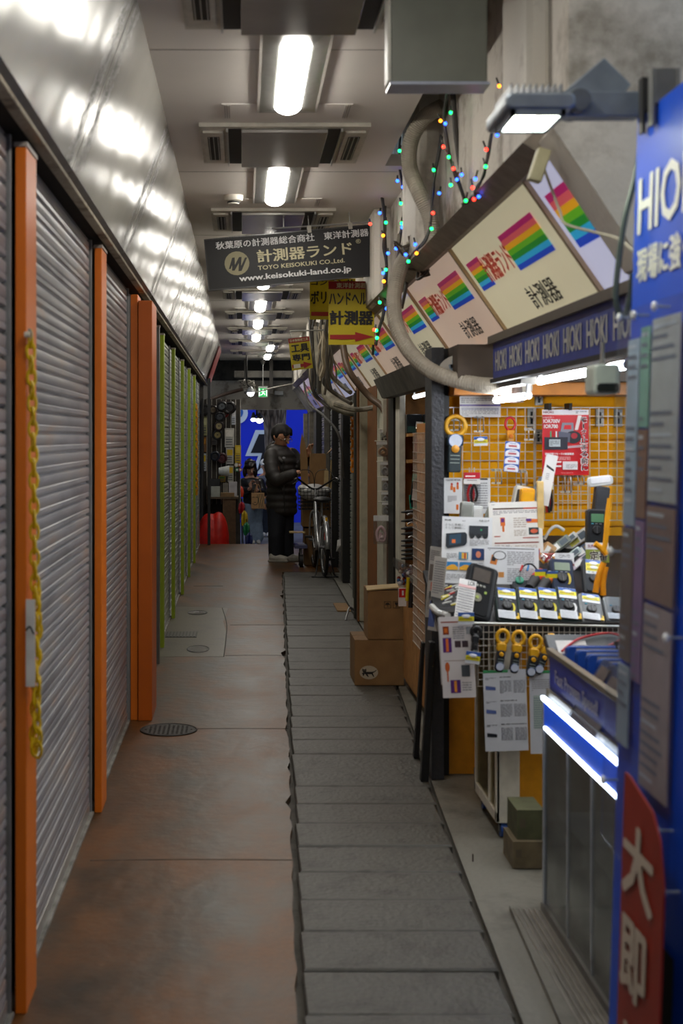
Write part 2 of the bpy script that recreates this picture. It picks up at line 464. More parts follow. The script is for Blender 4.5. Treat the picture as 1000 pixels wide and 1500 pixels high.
# left: glossy sheet metal cladding that leans in towards the ceiling, one sheet per bay
def clad_mat():
    m, N, L, b = node_mat('glossy_sheet_metal')
    tc = N.new('ShaderNodeTexCoord'); g = N.new('ShaderNodeNewGeometry'); sp = N.new('ShaderNodeSeparateXYZ'); L.new(tc.outputs['Generated'], sp.inputs[0])
    n = N.new('ShaderNodeTexNoise'); n.inputs['Scale'].default_value = 38; n.inputs['Detail'].default_value = 6; n.inputs['Roughness'].default_value = .7
    mp = N.new('ShaderNodeMapping'); mp.inputs['Scale'].default_value = (1, 1, .8); L.new(g.outputs['Position'], mp.inputs['Vector']); L.new(mp.outputs[0], n.inputs['Vector'])
    # soot streak along both edges of a sheet
    def m2(op, a, bb=None, c=None):
        q = N.new('ShaderNodeMath'); q.operation = op
        for i, z in enumerate((a, bb, c)):
            if z is None: continue
            if isinstance(z, (int, float)): q.inputs[i].default_value = z
            else: L.new(z, q.inputs[i])
        return q.outputs[0]
    e = m2('ABSOLUTE', m2('SUBTRACT', sp.outputs['Y'], .5))                # .5 at the seams
    band = m2('SMOOTH_MIN', m2('MULTIPLY', m2('SUBTRACT', e, .40), 16), m2('MULTIPLY', m2('SUBTRACT', .49, e), 22), .1)
    band = m2('MAXIMUM', band, 0)
    d = m2('MULTIPLY', band, m2('MAXIMUM', m2('MULTIPLY', m2('SUBTRACT', n.outputs['Fac'], .42), 11), 0)); 
    cl = N.new('ShaderNodeClamp'); L.new(d, cl.inputs[0]); cl.inputs['Max'].default_value = .85
    mx = N.new('ShaderNodeMix'); mx.data_type = 'RGBA'; mx.inputs['A'].default_value = lin('#a8a69f'); mx.inputs['B'].default_value = lin('#1e1b16')
    L.new(cl.outputs[0], mx.inputs['Factor']); L.new(mx.outputs['Result'], b.inputs['Base Color'])
    b.inputs['Roughness'].default_value = .2; b.inputs['Metallic'].default_value = .08; b.inputs['Specular IOR Level'].default_value = .8
    L.new(m2('MULTIPLY_ADD', cl.outputs[0], -.9, .8), b.inputs['Specular IOR Level']); rr = m2('MULTIPLY_ADD', cl.outputs[0], .22, .21); L.new(rr, b.inputs['Roughness'])
    n3 = N.new('ShaderNodeTexNoise'); n3.inputs['Scale'].default_value = 2.6; n3.inputs['Detail'].default_value = 1.5; L.new(g.outputs['Position'], n3.inputs['Vector'])
    bp = N.new('ShaderNodeBump'); bp.inputs['Strength'].default_value = .35; bp.inputs['Distance'].default_value = .03
    L.new(n3.outputs['Fac'], bp.inputs['Height']); L.new(bp.outputs[0], b.inputs['Normal'])
    return m
M_CLAD = clad_mat()
M_SOFF = concrete('#a09581', '#5b4b39', .8, 7, .6)
k = 1; y = 4.25-1.87*4
while y < 21.5:
    y1 = min(y+1.87, 21.6)
    mb = MB(); e = .005
    mb.prism([(-.53, 2.366), (-.33, 2.9), (-.34, 2.9), (-.545, 2.362)], 1, y+e, y1-e, M_CLAD)
    mb.prism([(-.53, 2.366), (-.527, 2.36), (-.548, 2.345), (-.55, 2.36)], 1, y+e, y1-e, mat('#7d7a74', .5))
    k += 1; struct(mb.build('trim_%d' % k)); y += 1.87
mb = MB()
mb.box(-.58, -.545, -4, 21.6, 2.335, 2.36, M_SOFF); struct(mb.build('trim_20', bevel=.003))
mb = MB(); mb.box(-.75, -.57, -4, 21.6, 2.345, 2.95, mat('#2c2620', .9)); struct(mb.build('trim_21'))
mb = MB(); mb.box(-.9, -.70, -4, YEND, 0, 3.0, mat('#3b3833', .9)); struct(mb.build('wall_left'))
# right: upper concrete mass above the lit fascia
mb = MB()
mb.prism([(.885, 3.3), (.885, 2.36), (.93, 2.33), (1.19, 1.945), (2.6, 1.945), (2.6, 3.3)], 1, 3.8, 24.4, M_WALLC)
struct(mb.build('wall_right'))
k = 30
for (y0, y1, xx) in ((3.95, 4.4, .83), (6.15, 6.75, .785), (8.15, 8.8, .775), (9.6, 10.2, .77), (11.3, 12.0, .77), (13.4, 14.2, .765), (15.6, 16.4, .765), (17.8, 18.7, .76)):
    mb = MB(); mb.box(xx, .95, y0, y1, 2.32, 3.12 if y0 < 6.9 else 2.91, M_WALLL); k += 1
    struct(mb.build('trim_%d' % k, bevel=.045))
# end of the passage: lintel over the opening to the street
mb = MB()
mb.box(-.9, 1.2, 25.0, 25.25, 2.03, 2.56, M_WALLC)
mb.box(1.2, 2.6, 24.9, 25.25, -.5, 3.3, M_DARKC)
mb.box(-2.2, -.9, 25.0, 25.25, -.5, 3.3, M_DARKC)
mb.box(-1.5, 1.4, 25.6, 25.8, 2.2, 3.4, M_DARKC)
struct(mb.build('wall_end'))
mb = MB(); mb.box(-.15, 1.1, 24.55, 24.75, 2.60, 2.72, M_WALLL); struct(mb.build('trim_50', bevel=.01))
mb = MB(); mb.box(-.75, 1.4, 24.4, 25.7, 3.05, 3.1, M_DARKC); struct(mb.build('ceiling_end'))
mb = MB(); mb.box(-2.2, 4.5, YEND+.002, 34, -.5, -.35, concrete('#6b6a68', '#555350', .6)); struct(mb.build('floor_street'))
mb = MB(); mb.box(-2.2, -1.3, YEND-.3, 25, -.35, 3.3, M_DARKC); mb.box(-1.3, -.75, 19.5, 25, 2.36, 3.1, M_DARKC); mb.box(-1.3, -.60, 20.95, 21.05, -.35, 2.36, M_DARKC); struct(mb.build('wall_left_end'))
# behind the camera
mb = MB(); mb.box(-.9, 2.6, -4.2, -4, -.1, 3.1, M_DARKC); struct(mb.build('wall_back'))
mb = MB(); mb.box(1.05, 1.2, -4, 1.9, 0, 2.96, M_WALLC); mb.box(.72, 1.2, -4, 3.8, 2.9, 2.96, M_CEIL); struct(mb.build('wall_right_near'))

# shop with the yellow slat wall
M_YEL = mat('#ffb608', .6, var=.04, spec=.2)
mb = MB(); z = .62
mb.box(.93, 2.5, 6.32, 6.4, 0, 1.93, M_YEL)
while z < 1.70:
    mb.box(.93, 2.5, 6.295, 6.32, z, z+.094, M_YEL); z += .10
mb.box(.93, 1.05, 6.2, 6.32, 0, .62, mat('#d08c1a', .5))
struct(mb.build('wall_shop_back'))
mb = MB(); mb.box(.93, 2.5, 6.0, 6.29, 1.715, 1.77, mat('#b56f1c', .5)); struct(mb.build('trim_60'))
mb = MB(); mb.box(.93, 2.5, 5.9, 6.3, 1.77, 1.93, mat('#3c2e20', .7)); struct(mb.build('trim_61'))
mb = MB(); mb.box(2.5, 2.6, 1.9, 6.4, 0, 1.935, mat('#b9b2a4', .6)); mb.box(1.2, 2.6, 1.8, 1.9, 0, 2.96, M_WALLC); struct(mb.build('wall_shop_side'))
mb = MB(); mb.box(1.15, 2.5, 1.9, 6.3, 1.925, 1.94, mat('#c9c2b2', .6)); struct(mb.build('ceiling_shop'))
# dark post between the two shops
mb = MB(); mb.box(.845, .90, 6.1, 6.32, 0, 1.93, mat('#33343a', .45, bump=.4)); mb.box(.90, .935, 6.18, 6.36, 0, 1.93, mat('#0d0d0e', .5)); struct(mb.build('trim_62'))
# second shop: wood lined recess
mb = MB(); WD = mat('#b98345', .55, var=.2, scale=6)
mb.box(1.09, 2.0, 9.35, 9.42, 0, 1.93, WD); mb.box(2.0, 2.06, 6.4, 9.4, 0, 1.93, WD); mb.box(.96, 2.0, 6.4, 6.45, 0, 1.93, WD)
struct(mb.build('wall_shop_wood'))
mb = MB(); mb.box(1.045, 1.085, 9.10, 9.33, 0, 1.9, mat('#c9c5b6', .6)); struct(mb.build('trim_63', bevel=.004))
mb = MB(); mb.box(1.04, 1.09, 9.42, 9.75, 0, 1.93, mat('#141210', .5)); struct(mb.build('trim_64'))
mb = MB(); mb.box(1.055, 1.10, 9.78, 10.0, 0, 1.93, mat('#5b3216', .5)); struct(mb.build('trim_65'))
mb = MB(); mb.box(1.03, 1.09, 10.0, 10.45, 0, 1.93, mat('#c4bfae', .6)); struct(mb.build('trim_66'))
mb = MB(); mb.box(1.03, 1.14, 10.5, 11.25, 0, 1.93, mat('#8a5220', .5, var=.15)); struct(mb.build('trim_67'))
mb = MB(); mb.box(.97, 1.11, 11.3, 11.5, 0, 1.93, mat('#b9b49c', .5)); struct(mb.build('trim_68', bevel=.012))
mb = MB(); mb.box(.955, .97, 11.32, 11.5, 0, 1.95, mat('#7a4a1e', .5)); struct(mb.build('trim_69'))
mb = MB(); mb.box(1.18, 1.3, 11.4, 24.9, -.5, 1.95, M_DARKC); mb.box(1.14, 2.0, 9.42, 11.4, 0, 1.93, mat('#2c2a28', .8)); struct(mb.build('wall_right_lower'))
# rusty beam under the fascia of the second shop
mb = MB(); mb.prism([(.92, 1.93), (1.05, 1.93), (1.05, 1.80), (.98, 1.80)], 1, 6.4, 9.6, mat('#58544c', .6, var=.4, scale=9)); struct(mb.build('trim_70'))
# frame rails of the lit fascia
mb = MB()
mb.prism([(.775, 2.345), (.82, 2.385), (.89, 2.375), (.89, 2.345), (.865, 2.31), (.84, 2.305)], 1, 3.78, 21.5, mat('#8a8074', .5, var=.2))
struct(mb.build('trim_71'))
mb = MB()
mb.prism([(1.09, 1.945), (1.14, 1.965), (1.155, 1.915), (1.12, 1.905)], 1, 3.6, 21.5, mat('#6b5d4d', .55, var=.3)); struct(mb.build('trim_72'))
# ================================================================== lamps and ceiling units
M_LAMP = mat('#fffaf0', .4, var=0, emit=LAMP)
M_ALU = mat('#b9b9b6', .3, metal=.7, var=.08)
M_FRAME = mat('#a49f98', .5, var=.05)
M_MIR = mat('#aaa6a2', .24, metal=.55, var=.08, scale=6, bump=.05, bscale=8)
M_BLK = mat('#0c0c0d', .6)
M_VENT = mat('#c3beb2', .45)
def make_lamp():
    t = thing('ceiling_lamp', 'x', 'ceiling lamp', (0, 0, 2.9), group='ceiling lamps along the passage')
    mb = MB()   # shallow tray, sides sloping to the tube
    L0, L1, W = -.16, 1.02, .125
    mb.box(-W, W, L0, L1, -.012, 0, M_FRAME)
    v = [(-W+.01, L0+.01, -.012), (W-.01, L0+.01, -.012), (W-.01, L1-.01, -.012), (-W+.01, L1-.01, -.012),
         (-.062, -.02, -.022), (.062, -.02, -.022), (.062, .95, -.022), (-.062, .95, -.022)]
    mb.add(v, [(0,1,5,4), (1,2,6,5), (2,3,7,6), (3,0,4,7), (4,5,6,7)], M_ALU)
    mb.build('reflector', t)
    mb = MB(); prof = []
    pts = []
    for i in range(9):
        a = PI*i/8; pts.append((.055*math.cos(a), -.020-.032*math.sin(a)))
    mb.prism(pts, 1, 0, .88, M_LAMP)
    mb.ball((0, .88, -.020), .055, M_LAMP, n=12, sc=(1, .9, .58))
    mb.build('diffuser', t, smooth=True)
    return t
def make_unit():
    t = thing('ceiling_vent', 'x', 'ceiling vent', (0, 0, 2.9), group='ceiling units with metal plates')
    mb = MB(); mb.box(-.375, .375, 0, .8, -.018, 0, M_VENT); mb.box(-.19, .19, .02, .78, -.02, -.018, M_VENT); mb.build('frame', t, bevel=.004)
    mb = MB(); mb.box(-.19, .19, .03, .80, -.038, -.022, M_MIR); mb.build('centre_plate', t, bevel=.003)
    for s in (-1, 1):
        mb = MB(); mb.box(s*.19 if s > 0 else -.25, .25 if s > 0 else -.19, .04, .79, -.021, -.0185, M_BLK)
        mb.box(s*.252-.004, s*.252+.004, .03, .79, -.034, -.018, M_ALU); mb.build('slot', t)
        mb = MB(); c = s*.315
        mb.box(c-.045, c+.045, .08, .74, -.028, -.018, M_VENT); mb.box(c-.026, c+.026, .16, .66, -.030, -.026, M_BLK)
        for q in (-.02, 0, .02): mb.box(c+q-.002, c+q+.002, .16, .66, -.034, -.029, M_ALU)
        mb.build('louvre', t)
    mb = MB(); mb.box(-.27, .27, -.34, -.10, -.004, 0, M_CEIL)
    for s in (-1, 1):
        for q in range(3): mb.box(s*.25-.008+q*.009-.002, s*.25-.008+q*.009+.002, -.33, -.11, -.007, -.003, M_FRAME)
    mb.build('access_hatch', t)
    return t
ORD = ['nearest', 'second', 'third', 'fourth', 'fifth', 'sixth', 'seventh', 'eighth', 'ninth', 'tenth', 'eleventh', 'twelfth']
lamp0 = make_lamp(); unit0 = make_unit()
n = 0
for k in range(-3, 9):
    y = 4.70+2.22*k
    x = .185 if k < 7 else .42
    if y > 23.4: continue
    if k < 0: lab = 'white ceiling lamp behind the photographer, above the passage'
    else:
        lab = ['brightest ceiling lamp, long glowing tube closest to the camera', 'second ceiling lamp, between the two large metal-plated units',
               'ceiling lamp just above the black hanging sign', 'ceiling lamp hidden behind the black hanging sign', 'small glowing ceiling lamp right below the black hanging sign',
               'small ceiling lamp, second one visible below the black sign', 'small ceiling lamp, third one visible below the black sign',
               'offset far ceiling lamp left of the yellow tool sign', 'farthest ceiling lamp near the end beam'][n]
        n += 1
    o = lamp0 if k == -3 else copy_tree(lamp0)
    o.location = (x, y, 2.9); o['label'] = lab
    if k < 0: o['group'] = 'lamps behind the camera'
    else: o['group'] = 'ceiling lamps along the passage'
n = 0
for k in range(-1, 9):
    y = 3.73+2.22*k
    if y > 23.4: continue
    lab = ['ceiling unit behind the camera', 'ceiling unit with metal plate cut by the top edge of the photo', 'ceiling unit with shiny plate between the first and second lamps',
           'ceiling unit with shiny plate just above the black sign', 'ceiling unit behind the black hanging sign', 'ceiling unit seen directly below the black sign',
           'ceiling unit second below the black sign', 'ceiling unit third below the black sign', 'ceiling unit fourth below the black sign', 'ceiling unit farthest down the passage'][n]
    n += 1
    o = unit0 if k == -1 else copy_tree(unit0)
    o.location = (.185, y, 2.9); o['label'] = lab
mb = MB(); m = mat('#d8d2c6', .4)
mb.lathe([(.005, -.05), (.03, -.05), (.035, -.035), (.05, -.03), (.055, -.012), (.055, 0)], m, n=24)
mb.lathe([(.028, -.046), (.036, -.042), (.036, -.032)], M_BLK, n=20)
o = mb.build('smoke_detector', smooth=True); o.location = (-.05, 7.75, 2.9); tag(o, 'round white smoke detector on the ceiling left of the second lamp', 'smoke detector')
o2 = o.copy(); COL.objects.link(o2); o2.location = (-.1, 17.2, 2.9); o2['label'] = 'tiny white smoke detector far down the ceiling on the left'

# ================================================================== left side: shutters, posts, chains
def slat_mat(c, name):
    m, N, L, b = node_mat(name)
    g = N.new('ShaderNodeNewGeometry')
    n1 = N.new('ShaderNodeTexNoise'); n1.inputs['Scale'].default_value = 2.2; n1.inputs['Detail'].default_value = 8
    mp = N.new('ShaderNodeMapping'); mp.inputs['Scale'].default_value = (1, 1, 6); L.new(g.outputs['Position'], mp.inputs['Vector']); L.new(mp.outputs[0], n1.inputs['Vector'])
    r = ramp(N, c); L.new(n1.outputs['Fac'], r.inputs['Fac']); L.new(r.outputs['Color'], b.inputs['Base Color'])
    b.inputs['Roughness'].default_value = .38; b.inputs['Metallic'].default_value = .35
    return m
M_SL1 = slat_mat([(.3, '#828286'), (.5, '#9c9ca0'), (.62, '#a3a09f'), (.72, '#a8968c')], 'galvanised_slats')
M_SL2 = slat_mat([(.3, '#83867d'), (.5, '#a0a49a'), (.62, '#a0a49f'), (.72, '#92968d')], 'greenish_slats')
M_SL3 = slat_mat([(.3, '#4c4946'), (.5, '#6a6662'), (.62, '#77726c'), (.72, '#5f5a55')], 'dim_slats')
M_RAIL = mat('#8f9091', .4, metal=.4)
def shutter(label, y0, y1, X, side, slat, rail, z1=2.33, pitch=.065, sill=True, railmat=None, group=None):
    'roller shutter in the plane x = X facing side (+1 = towards +x)'
    t = thing('roller_shutter', label, 'roller shutter', (X, (y0+y1)/2, 0), group=group)
    mb = MB(); z = .05; d = .013
    prof = []
    while z < z1:
        for dz, dx in ((0, 0), (.003, .010), (.006, d), (.020, d*.97), (.023, d*.72), (.027, d*.97), (.050, d), (.056, d*.85), (.0585, .003), (.062, 0)):
            if z+dz*pitch/.065 <= z1: prof.append((X+side*dx, z+dz*pitch/.065))
        z += pitch
    ya, yb = y0+.004, y1-.028
    vs = []; fs = []
    for (x, zz) in prof: vs += [(x, ya, zz), (x, yb, zz)]
    for i in range(len(prof)-1): fs.append((2*i, 2*i+1, 2*i+3, 2*i+2))
    n = len(vs); mb.add(vs, fs, slat)
    mb.box(X-.002 if side > 0 else X+.001, X-.001 if side > 0 else X+.002, ya, yb+.02, .04, z1, M_BLK)
    mb.build('slat_curtain', t, world=True, smooth=True)
    mb = MB(); mb.box(min(X, X+side*.022), max(X, X+side*.022), y1-.014, y1, 0, z1, railmat or M_RAIL)
    mb.build('guide_rail', t, world=True, bevel=.002)
    mb = MB(); mb.box(min(X, X+side*.018), max(X, X+side*.018), y0-.012, y0+.006, 0, z1, railmat or M_RAIL)
    mb.build('guide_rail', t, world=True, bevel=.002)
    mb = MB(); mb.box(min(X-.002, X+side*.016), max(X-.002, X+side*.016), ya, yb, .008, .052, rail); mb.build('bottom_bar', t, world=True, bevel=.002)
    if sill:
        mb = MB(); mb.box(min(X, X+side*.03), max(X, X+side*.03), y0, y1, -.01, .009, mat('#85827b', .5, var=.5, scale=11, bump=.4)); mb.build('sill', t, world=True, bevel=.002)
    return t
XS = -.633
M_OR = mat('#d66c06', .42, var=.05, scale=5); M_OR2 = mat('#bf5a05', .42, var=.08, scale=5)
M_GR = mat('#8fa31c', .45, var=.08)
shutter('grey roller shutter at the left edge, before the first orange post', .8, 3.615, XS, 1, M_SL1, M_ALU)
shutter('wide grey roller shutter between the first and second orange posts', 3.80, 5.55, XS, 1, M_SL1, M_ALU)
shutter('narrow pinkish grey roller shutter between second orange post and orange pillar', 5.76, 7.35, XS, 1, M_SL1, M_ALU)
shutter('dark grey shutter just behind the wide orange pillar', 7.75, 9.86, XS+.0, 1, M_SL2, M_ALU, z1=2.3)
gy = [9.9, 11.5, 13.25, 14.9, 16.55, 18.3]
for i, y in enumerate(gy):
    y1 = gy[i+1] if i < 5 else 19.5
    shutter(['shiny shutter beyond the first green post', 'shiny shutter beyond the second green post', 'shutter beyond the third green post', 'shutter beyond the fourth green post', 'shutter beyond the fifth green post', 'last far shutter before the passage end'][i],
            y+.115, y1-.002, XS, 1, M_SL2, M_ALU, z1=2.3, group='shutters between the green posts')
def post(name, label, x0, x1, y0, y1, z1, m, cat='post', group=None, m2=None):
    t = thing(name, label, cat, ((x0+x1)/2, (y0+y1)/2, 0), group=group)
    mb = MB(); mb.box(x0, x1, y0, y1, 0, z1, m); mb.build('shaft', t, world=True, bevel=.002)
    mb = MB(); mb.box(x0-.004, x1+.003, y0-.003, y1, z1, z1+.012, mat('#9a8f86', .5)); mb.build('top_cap', t, world=True)
    return t
post('shutter_post', 'tall orange shutter post with yellow chain, nearest on the left', -.602, -.573, 3.62, 3.80, 2.30, M_OR, group='orange shutter posts')
post('shutter_post', 'tall orange shutter post, second along the left wall', -.602, -.573, 5.56, 5.76, 2.30, M_OR, group='orange shutter posts')
t = thing('shutter_pillar', 'broad orange boxed pillar standing after the orange posts', 'pillar', (-.55, 7.5, 0))
mb = MB(); mb.box(-.562, -.487, 7.36, 7.74, 0, 2.265, M_OR2); mb.build('pillar_box', t, world=True, bevel=.003)
mb = MB(); mb.box(-.604, -.566, 7.375, 7.6, 0, 2.30, M_OR); mb.build('side_channel', t, world=True, bevel=.002)
mb = MB(); mb.box(-.615, -.606, 7.36, 7.5, 0, 2.30, M_RAIL); mb.build('guide_rail', t, world=True)
post('shutter_post', 'grey metal guide post standing just before the first green post', -.602, -.56, 9.2, 9.26, 2.27, mat('#6d6d6a', .4, metal=.5))
for i, y in enumerate(gy[:5]):
    post('shutter_post', ['first slim green shutter post, nearest of the green ones', 'second slim green shutter post', 'third slim green shutter post', 'fourth slim green shutter post', 'fifth slim green shutter post with orange chain'][i],
         -.598, -.57, y, y+.1, 2.27, M_GR, group='green shutter posts')
def chain(label, pts, link, r, m, group=None, tagpiece=None):
    t = thing('plastic_chain', label, 'chain', pts[0], group=group)
    path = spline([Vector(p) for p in pts], 12)
    L = [0]
    for a, b in zip(path, path[1:]): L.append(L[-1]+(b-a).length)
    d = 0; i = 0; k = 0; mb = MB()
    while d < L[-1]:
        while i < len(L)-2 and L[i+1] < d: i += 1
        p = path[i].lerp(path[i+1], (d-L[i])/max(L[i+1]-L[i], 1e-6)); u = (path[i+1]-path[i]).normalized()
        q = u.to_track_quat('Z', 'Y').to_matrix().to_4x4() @ Matrix.Rotation(PI/2*(k % 2)+.5, 4, 'Z')
        M = Matrix.Translation(p) @ q
        lp = []
        for j in range(10):
            a = 2*PI*j/10; lp.append((link*.32*math.cos(a), 0, link*.68*math.sin(a)))
        mb.tube(lp, r, m, n=6, closed=True, sub=1, M=M)
        d += link*.95; k += 1
    mb.build('chain_links', t, world=True, smooth=True)
    return t
M_CH = mat('#d9b400', .4, var=.1)
c = chain('yellow plastic chain hanging down the nearest orange post', [(-.562, 3.62, 1.79), (-.556, 3.63, 1.5), (-.552, 3.635, 1.1), (-.55, 3.64, .9), (-.546, 3.64, .72), (-.548, 3.645, .69), (-.555, 3.64, .72), (-.548, 3.65, 1.0), (-.55, 3.65, 1.13)], .036, .0042, M_CH)
mb = MB(); mb.cyl((-.575, 3.605, 1.80), (-.560, 3.605, 1.80), .008, mat('#cfc8ba', .4)); mb.tube([(-.568, 3.605, 1.80), (-.562, 3.603, 1.815), (-.555, 3.605, 1.80), (-.56, 3.61, 1.785)], .002, M_ALU); mb.build('hook', c, world=True)
mb = MB(); mb.box(-.572, -.548, 3.607, 3.612, .87, 1.1, mat('#d9d6d0', .5)); mb.tube([(-.57, 3.6, 1.02), (-.56, 3.598, 1.03), (-.55, 3.6, 1.01)], .0025, mat('#222222')); mb.build('price_label', c, world=True)
chain('orange chain hanging on the last green post', [(-.562, 16.6, 1.9), (-.560, 16.6, 1.4), (-.558, 16.6, .85)], .05, .008, mat('#c98a10'))
chain('orange chain hanging in front of the dark right-hand shutters', [(1.035, 12.84, 1.80), (1.035, 12.84, 1.5), (1.035, 12.84, 1.2)], .05, .008, mat('#d98210'))

# manhole covers
def cover(label, x, y, r, sy=1, shiny=False):
    mb = MB(); m = mat('#8b8a86' if shiny else '#2f2b27', .2 if shiny else .5, metal=.6, var=.3, scale=40, bump=.5, bscale=120)
    v = [(r*math.cos(a*PI/16), r*sy*math.sin(a*PI/16), .003) for a in range(32)]
    mb.add(v, [tuple(range(32))], m)
    mb.tube([(p[0]*1.03, p[1]*1.03, .002) for p in v], .004, mat('#1b1917'), closed=True, sub=1, n=5)
    for i in range(-5, 6):
        for j in range(-5, 6):
            if (i*i+j*j) < 26: mb.box(i*r/6-.006, i*r/6+.006, (j*r/6-.003)*sy, (j*r/6+.003)*sy, .003, .0048, m)
    o = mb.build('manhole_cover'); o.location = (x, y, .001); tag(o, label, 'manhole cover'); return o
cover('round dark manhole cover in the brown floor beside the orange pillar', -.385, 7.12, .142)
cover('shiny wet inspection cover at the near end of the dark floor patch', -.32, 9.83, .075, 2.0, True)
cover('shiny inspection cover at the far end of the dark floor patch', -.39, 11.86, .08, 1.6, True)
mb = MB(); mb.box(-.12, .12, -.15, .15, 0, .004, mat('#2a2825', .5))
for i in range(9): mb.box(-.11+i*.0255, -.095+i*.0255, -.13, .13, .004, .007, mat('#4b4843', .4, metal=.5))
o = mb.build('drain_grate'); o.location = (-.47, 10.55, .001); tag(o, 'rectangular dark drain grate in the floor patch beside the shutters', 'drain grate')

# ================================================================== right fascia: lit panels with rainbow blocks
RB = ['#b8186a', '#dd5a60', '#eda817', '#5fb11c', '#158a2c', '#27a8d8', '#1746c4']
def fpt(t, y, out=0.0):
    'point on the slanting fascia: t from top rail to bottom rail'
    nx, nz = -.387, -.27; l = math.hypot(nx, nz)
    return Vector((.85+.27*t+nx/l*out, y, 2.34-.387*t+nz/l*out))
def fquad(mb, t0, t1, ya, yb, m, out):
    mb.quad(fpt(t0, ya, out), fpt(t1, ya, out), fpt(t1, yb, out), fpt(t0, yb, out), m)
def fascia(y0, y1, warm, e, label, kind=0):
    t = thing('lit_sign_panel', label, 'lit sign', (.98, (y0+y1)/2, 2.1), group='lit rainbow panels over the shops')
    mb = MB(); pm = mat(warm, .35, var=.05, scale=3, emit=e)
    a, b, c, d = fpt(0, y0), fpt(1, y0), fpt(1, y1), fpt(0, y1); o = Vector((.01, 0, .012))
    mb.add([a, b, c, d, a+o, b+o, c+o, d+o], [(0,1,2,3), (7,6,5,4), (0,4,5,1), (1,5,6,2), (2,6,7,3), (3,7,4,0)], pm)
    mb.build('lit_face', t, world=True)
    def blockr(yc, w, t0, t1):
        mb = MB()
        for i, col in enumerate(RB):
            ta = t0+(t1-t0)*i/7; tb = t0+(t1-t0)*(i+1)/7
            fquad(mb, ta, tb, yc-w/2, yc+w/2, mat(col, .4, var=0, emit=e*.75), .002)
        mb.build('rainbow_block', t, world=True)
    def lettering(body, yc, w, t0, t1, col, bold=.03):
        mb = MB(); vs, fs = text_geo(body, bold)
        # reads along the passage
        v = [fpt(t1+(t0-t1)*p[1], yc+w/2-(p[0])*w, .0025+p[2]) for p in vs]
        mb.add(v, fs, mat(col, .4, var=0, emit=e*.4)); mb.build('lettering', t, world=True)
    W = y1-y0
    if kind == 1:
        blockr(3.9, .42, .22, .62)
        mb = MB(); c = fpt(.93, 3.78, .003)
        mb.add([fpt(.78, 3.82, .003), fpt(.88, 3.74, .003), fpt(.98, 3.80, .003), fpt(.88, 3.88, .003)], [(0, 1, 2, 3)], mat('#151515')); mb.build('dark_patch', t, world=True)
    else:
        blockr(y0+.43, .55, .24, .55)
        lettering('計測器ランド', y0+.95, .5, .28, .52, '#c2402e')
        blockr(y0+1.30, .26, .26, .54)
        lettering('計測器', y0+.62, .42, .68, .88, '#141414', .01)
    mb = MB(); mb.prism([(fpt(0, 0, q).x, fpt(0, 0, q).z) for q in (.0, .014)] + [(fpt(1, 0, q).x, fpt(1, 0, q).z) for q in (.014, .0)], 1, y1-.012, y1+.012, mat('#b59b7c', .3, metal=.3)); mb.build('joint_strip', t, world=True)
    return t
fascia(3.62, 4.17, '#c9cbe6', .55, 'bluish white lit panel with rainbow block, nearest the floodlight', 1)
y = 4.19; lst = ['#d8cfae', '#dcc2ae', '#d6cdb0', '#d9c0ac', '#d5cbb2', '#d8c2b0', '#b9bcd8', '#c9c1bd', '#b3a9c9', '#a99ab8', '#9a94b8']
labs = ['cream lit panel with the largest rainbow block and black characters', 'pinkish lit panel with rainbow block, behind the large grey conduit',
        'third cream lit panel with rainbow, half hidden by the conduit', 'pinkish lit panel above the second shop door', 'cream lit panel right of the yellow arrow sign', 'pinkish lit panel past the yellow arrow sign',
        'bluish white small lit panel far along the fascia', 'small lit panel near the bent duct', 'purple tinted lit panel beside the bent duct', 'second last dim lit panel at far end', 'last dim purple lit panel at far end']
for i in range(11):
    fascia(y, y+1.50, lst[i], (.42, .36, .36, .32, .32, .3, .4, .3, .3, .28, .25)[i], labs[i]); y += 1.52

# rough concrete cheek closing the near end, floodlight bounce put into its pale colour
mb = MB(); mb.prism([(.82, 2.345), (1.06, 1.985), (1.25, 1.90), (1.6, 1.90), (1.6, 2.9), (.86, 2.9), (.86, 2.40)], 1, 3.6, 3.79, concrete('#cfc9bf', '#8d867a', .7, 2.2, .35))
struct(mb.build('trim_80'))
# ================================================================== signs hung from the ceiling
s_ = lambda Y: Y/2000
Y = 8.3
t = thing('hanging_sign', 'long black shop sign with white and gold Japanese lettering, hung tilted over the passage', 'sign', P(431, 413, Y)+Vector((0, .01, 0)), rad(0, -5.2, 0))
W, H = 250*s_(Y), 73*s_(Y)
GO = '#c9c19c'; WH = '#d9d9d9'
els = [('t', '秋葉原の計測器総合商社　東洋計測器', .51, .135, .90, .155, WH, .02),
       ('o', .175, .52, .073, .24, '#8f8869'),
       ('p', [(.125, .62), (.150, .40), (.165, .40), (.162, .55), (.190, .40), (.205, .40), (.198, .58), (.225, .42), (.238, .42), (.198, .68), (.180, .68), (.186, .52), (.158, .66), (.143, .66), (.146, .55), (.135, .62)], '#12120f'),
       ('t', '計測器ランド', .575, .42, .56, .26, GO, .025), ('t', '®', .895, .30, .03, .09, GO, 0),
       ('t', 'TOYO KEISOKUKI CO.,Ltd.', .55, .66, .51, .10, GO, .02),
       ('t', 'www.keisokuki-land.co.jp', .51, .85, .66, .15, WH, .035)]
sheet('sign_board', None, None, W, H, (0, 0, 0), (0, 0, 0), '#0b0b0d', els, th=.028, parent=t, rough=.55)
mb = MB(); m = mat('#4a4a4a', .3, metal=.7)
for (a, b, c, d) in ((-W/2-.006, -W/2, 0, H), (W/2, W/2+.006, 0, H), (-W/2-.006, W/2+.006, H, H+.006), (-W/2-.006, W/2+.006, -.006, 0)): mb.box(a, b, -.004, .032, c, d, m)
mb.build('sign_frame', t)
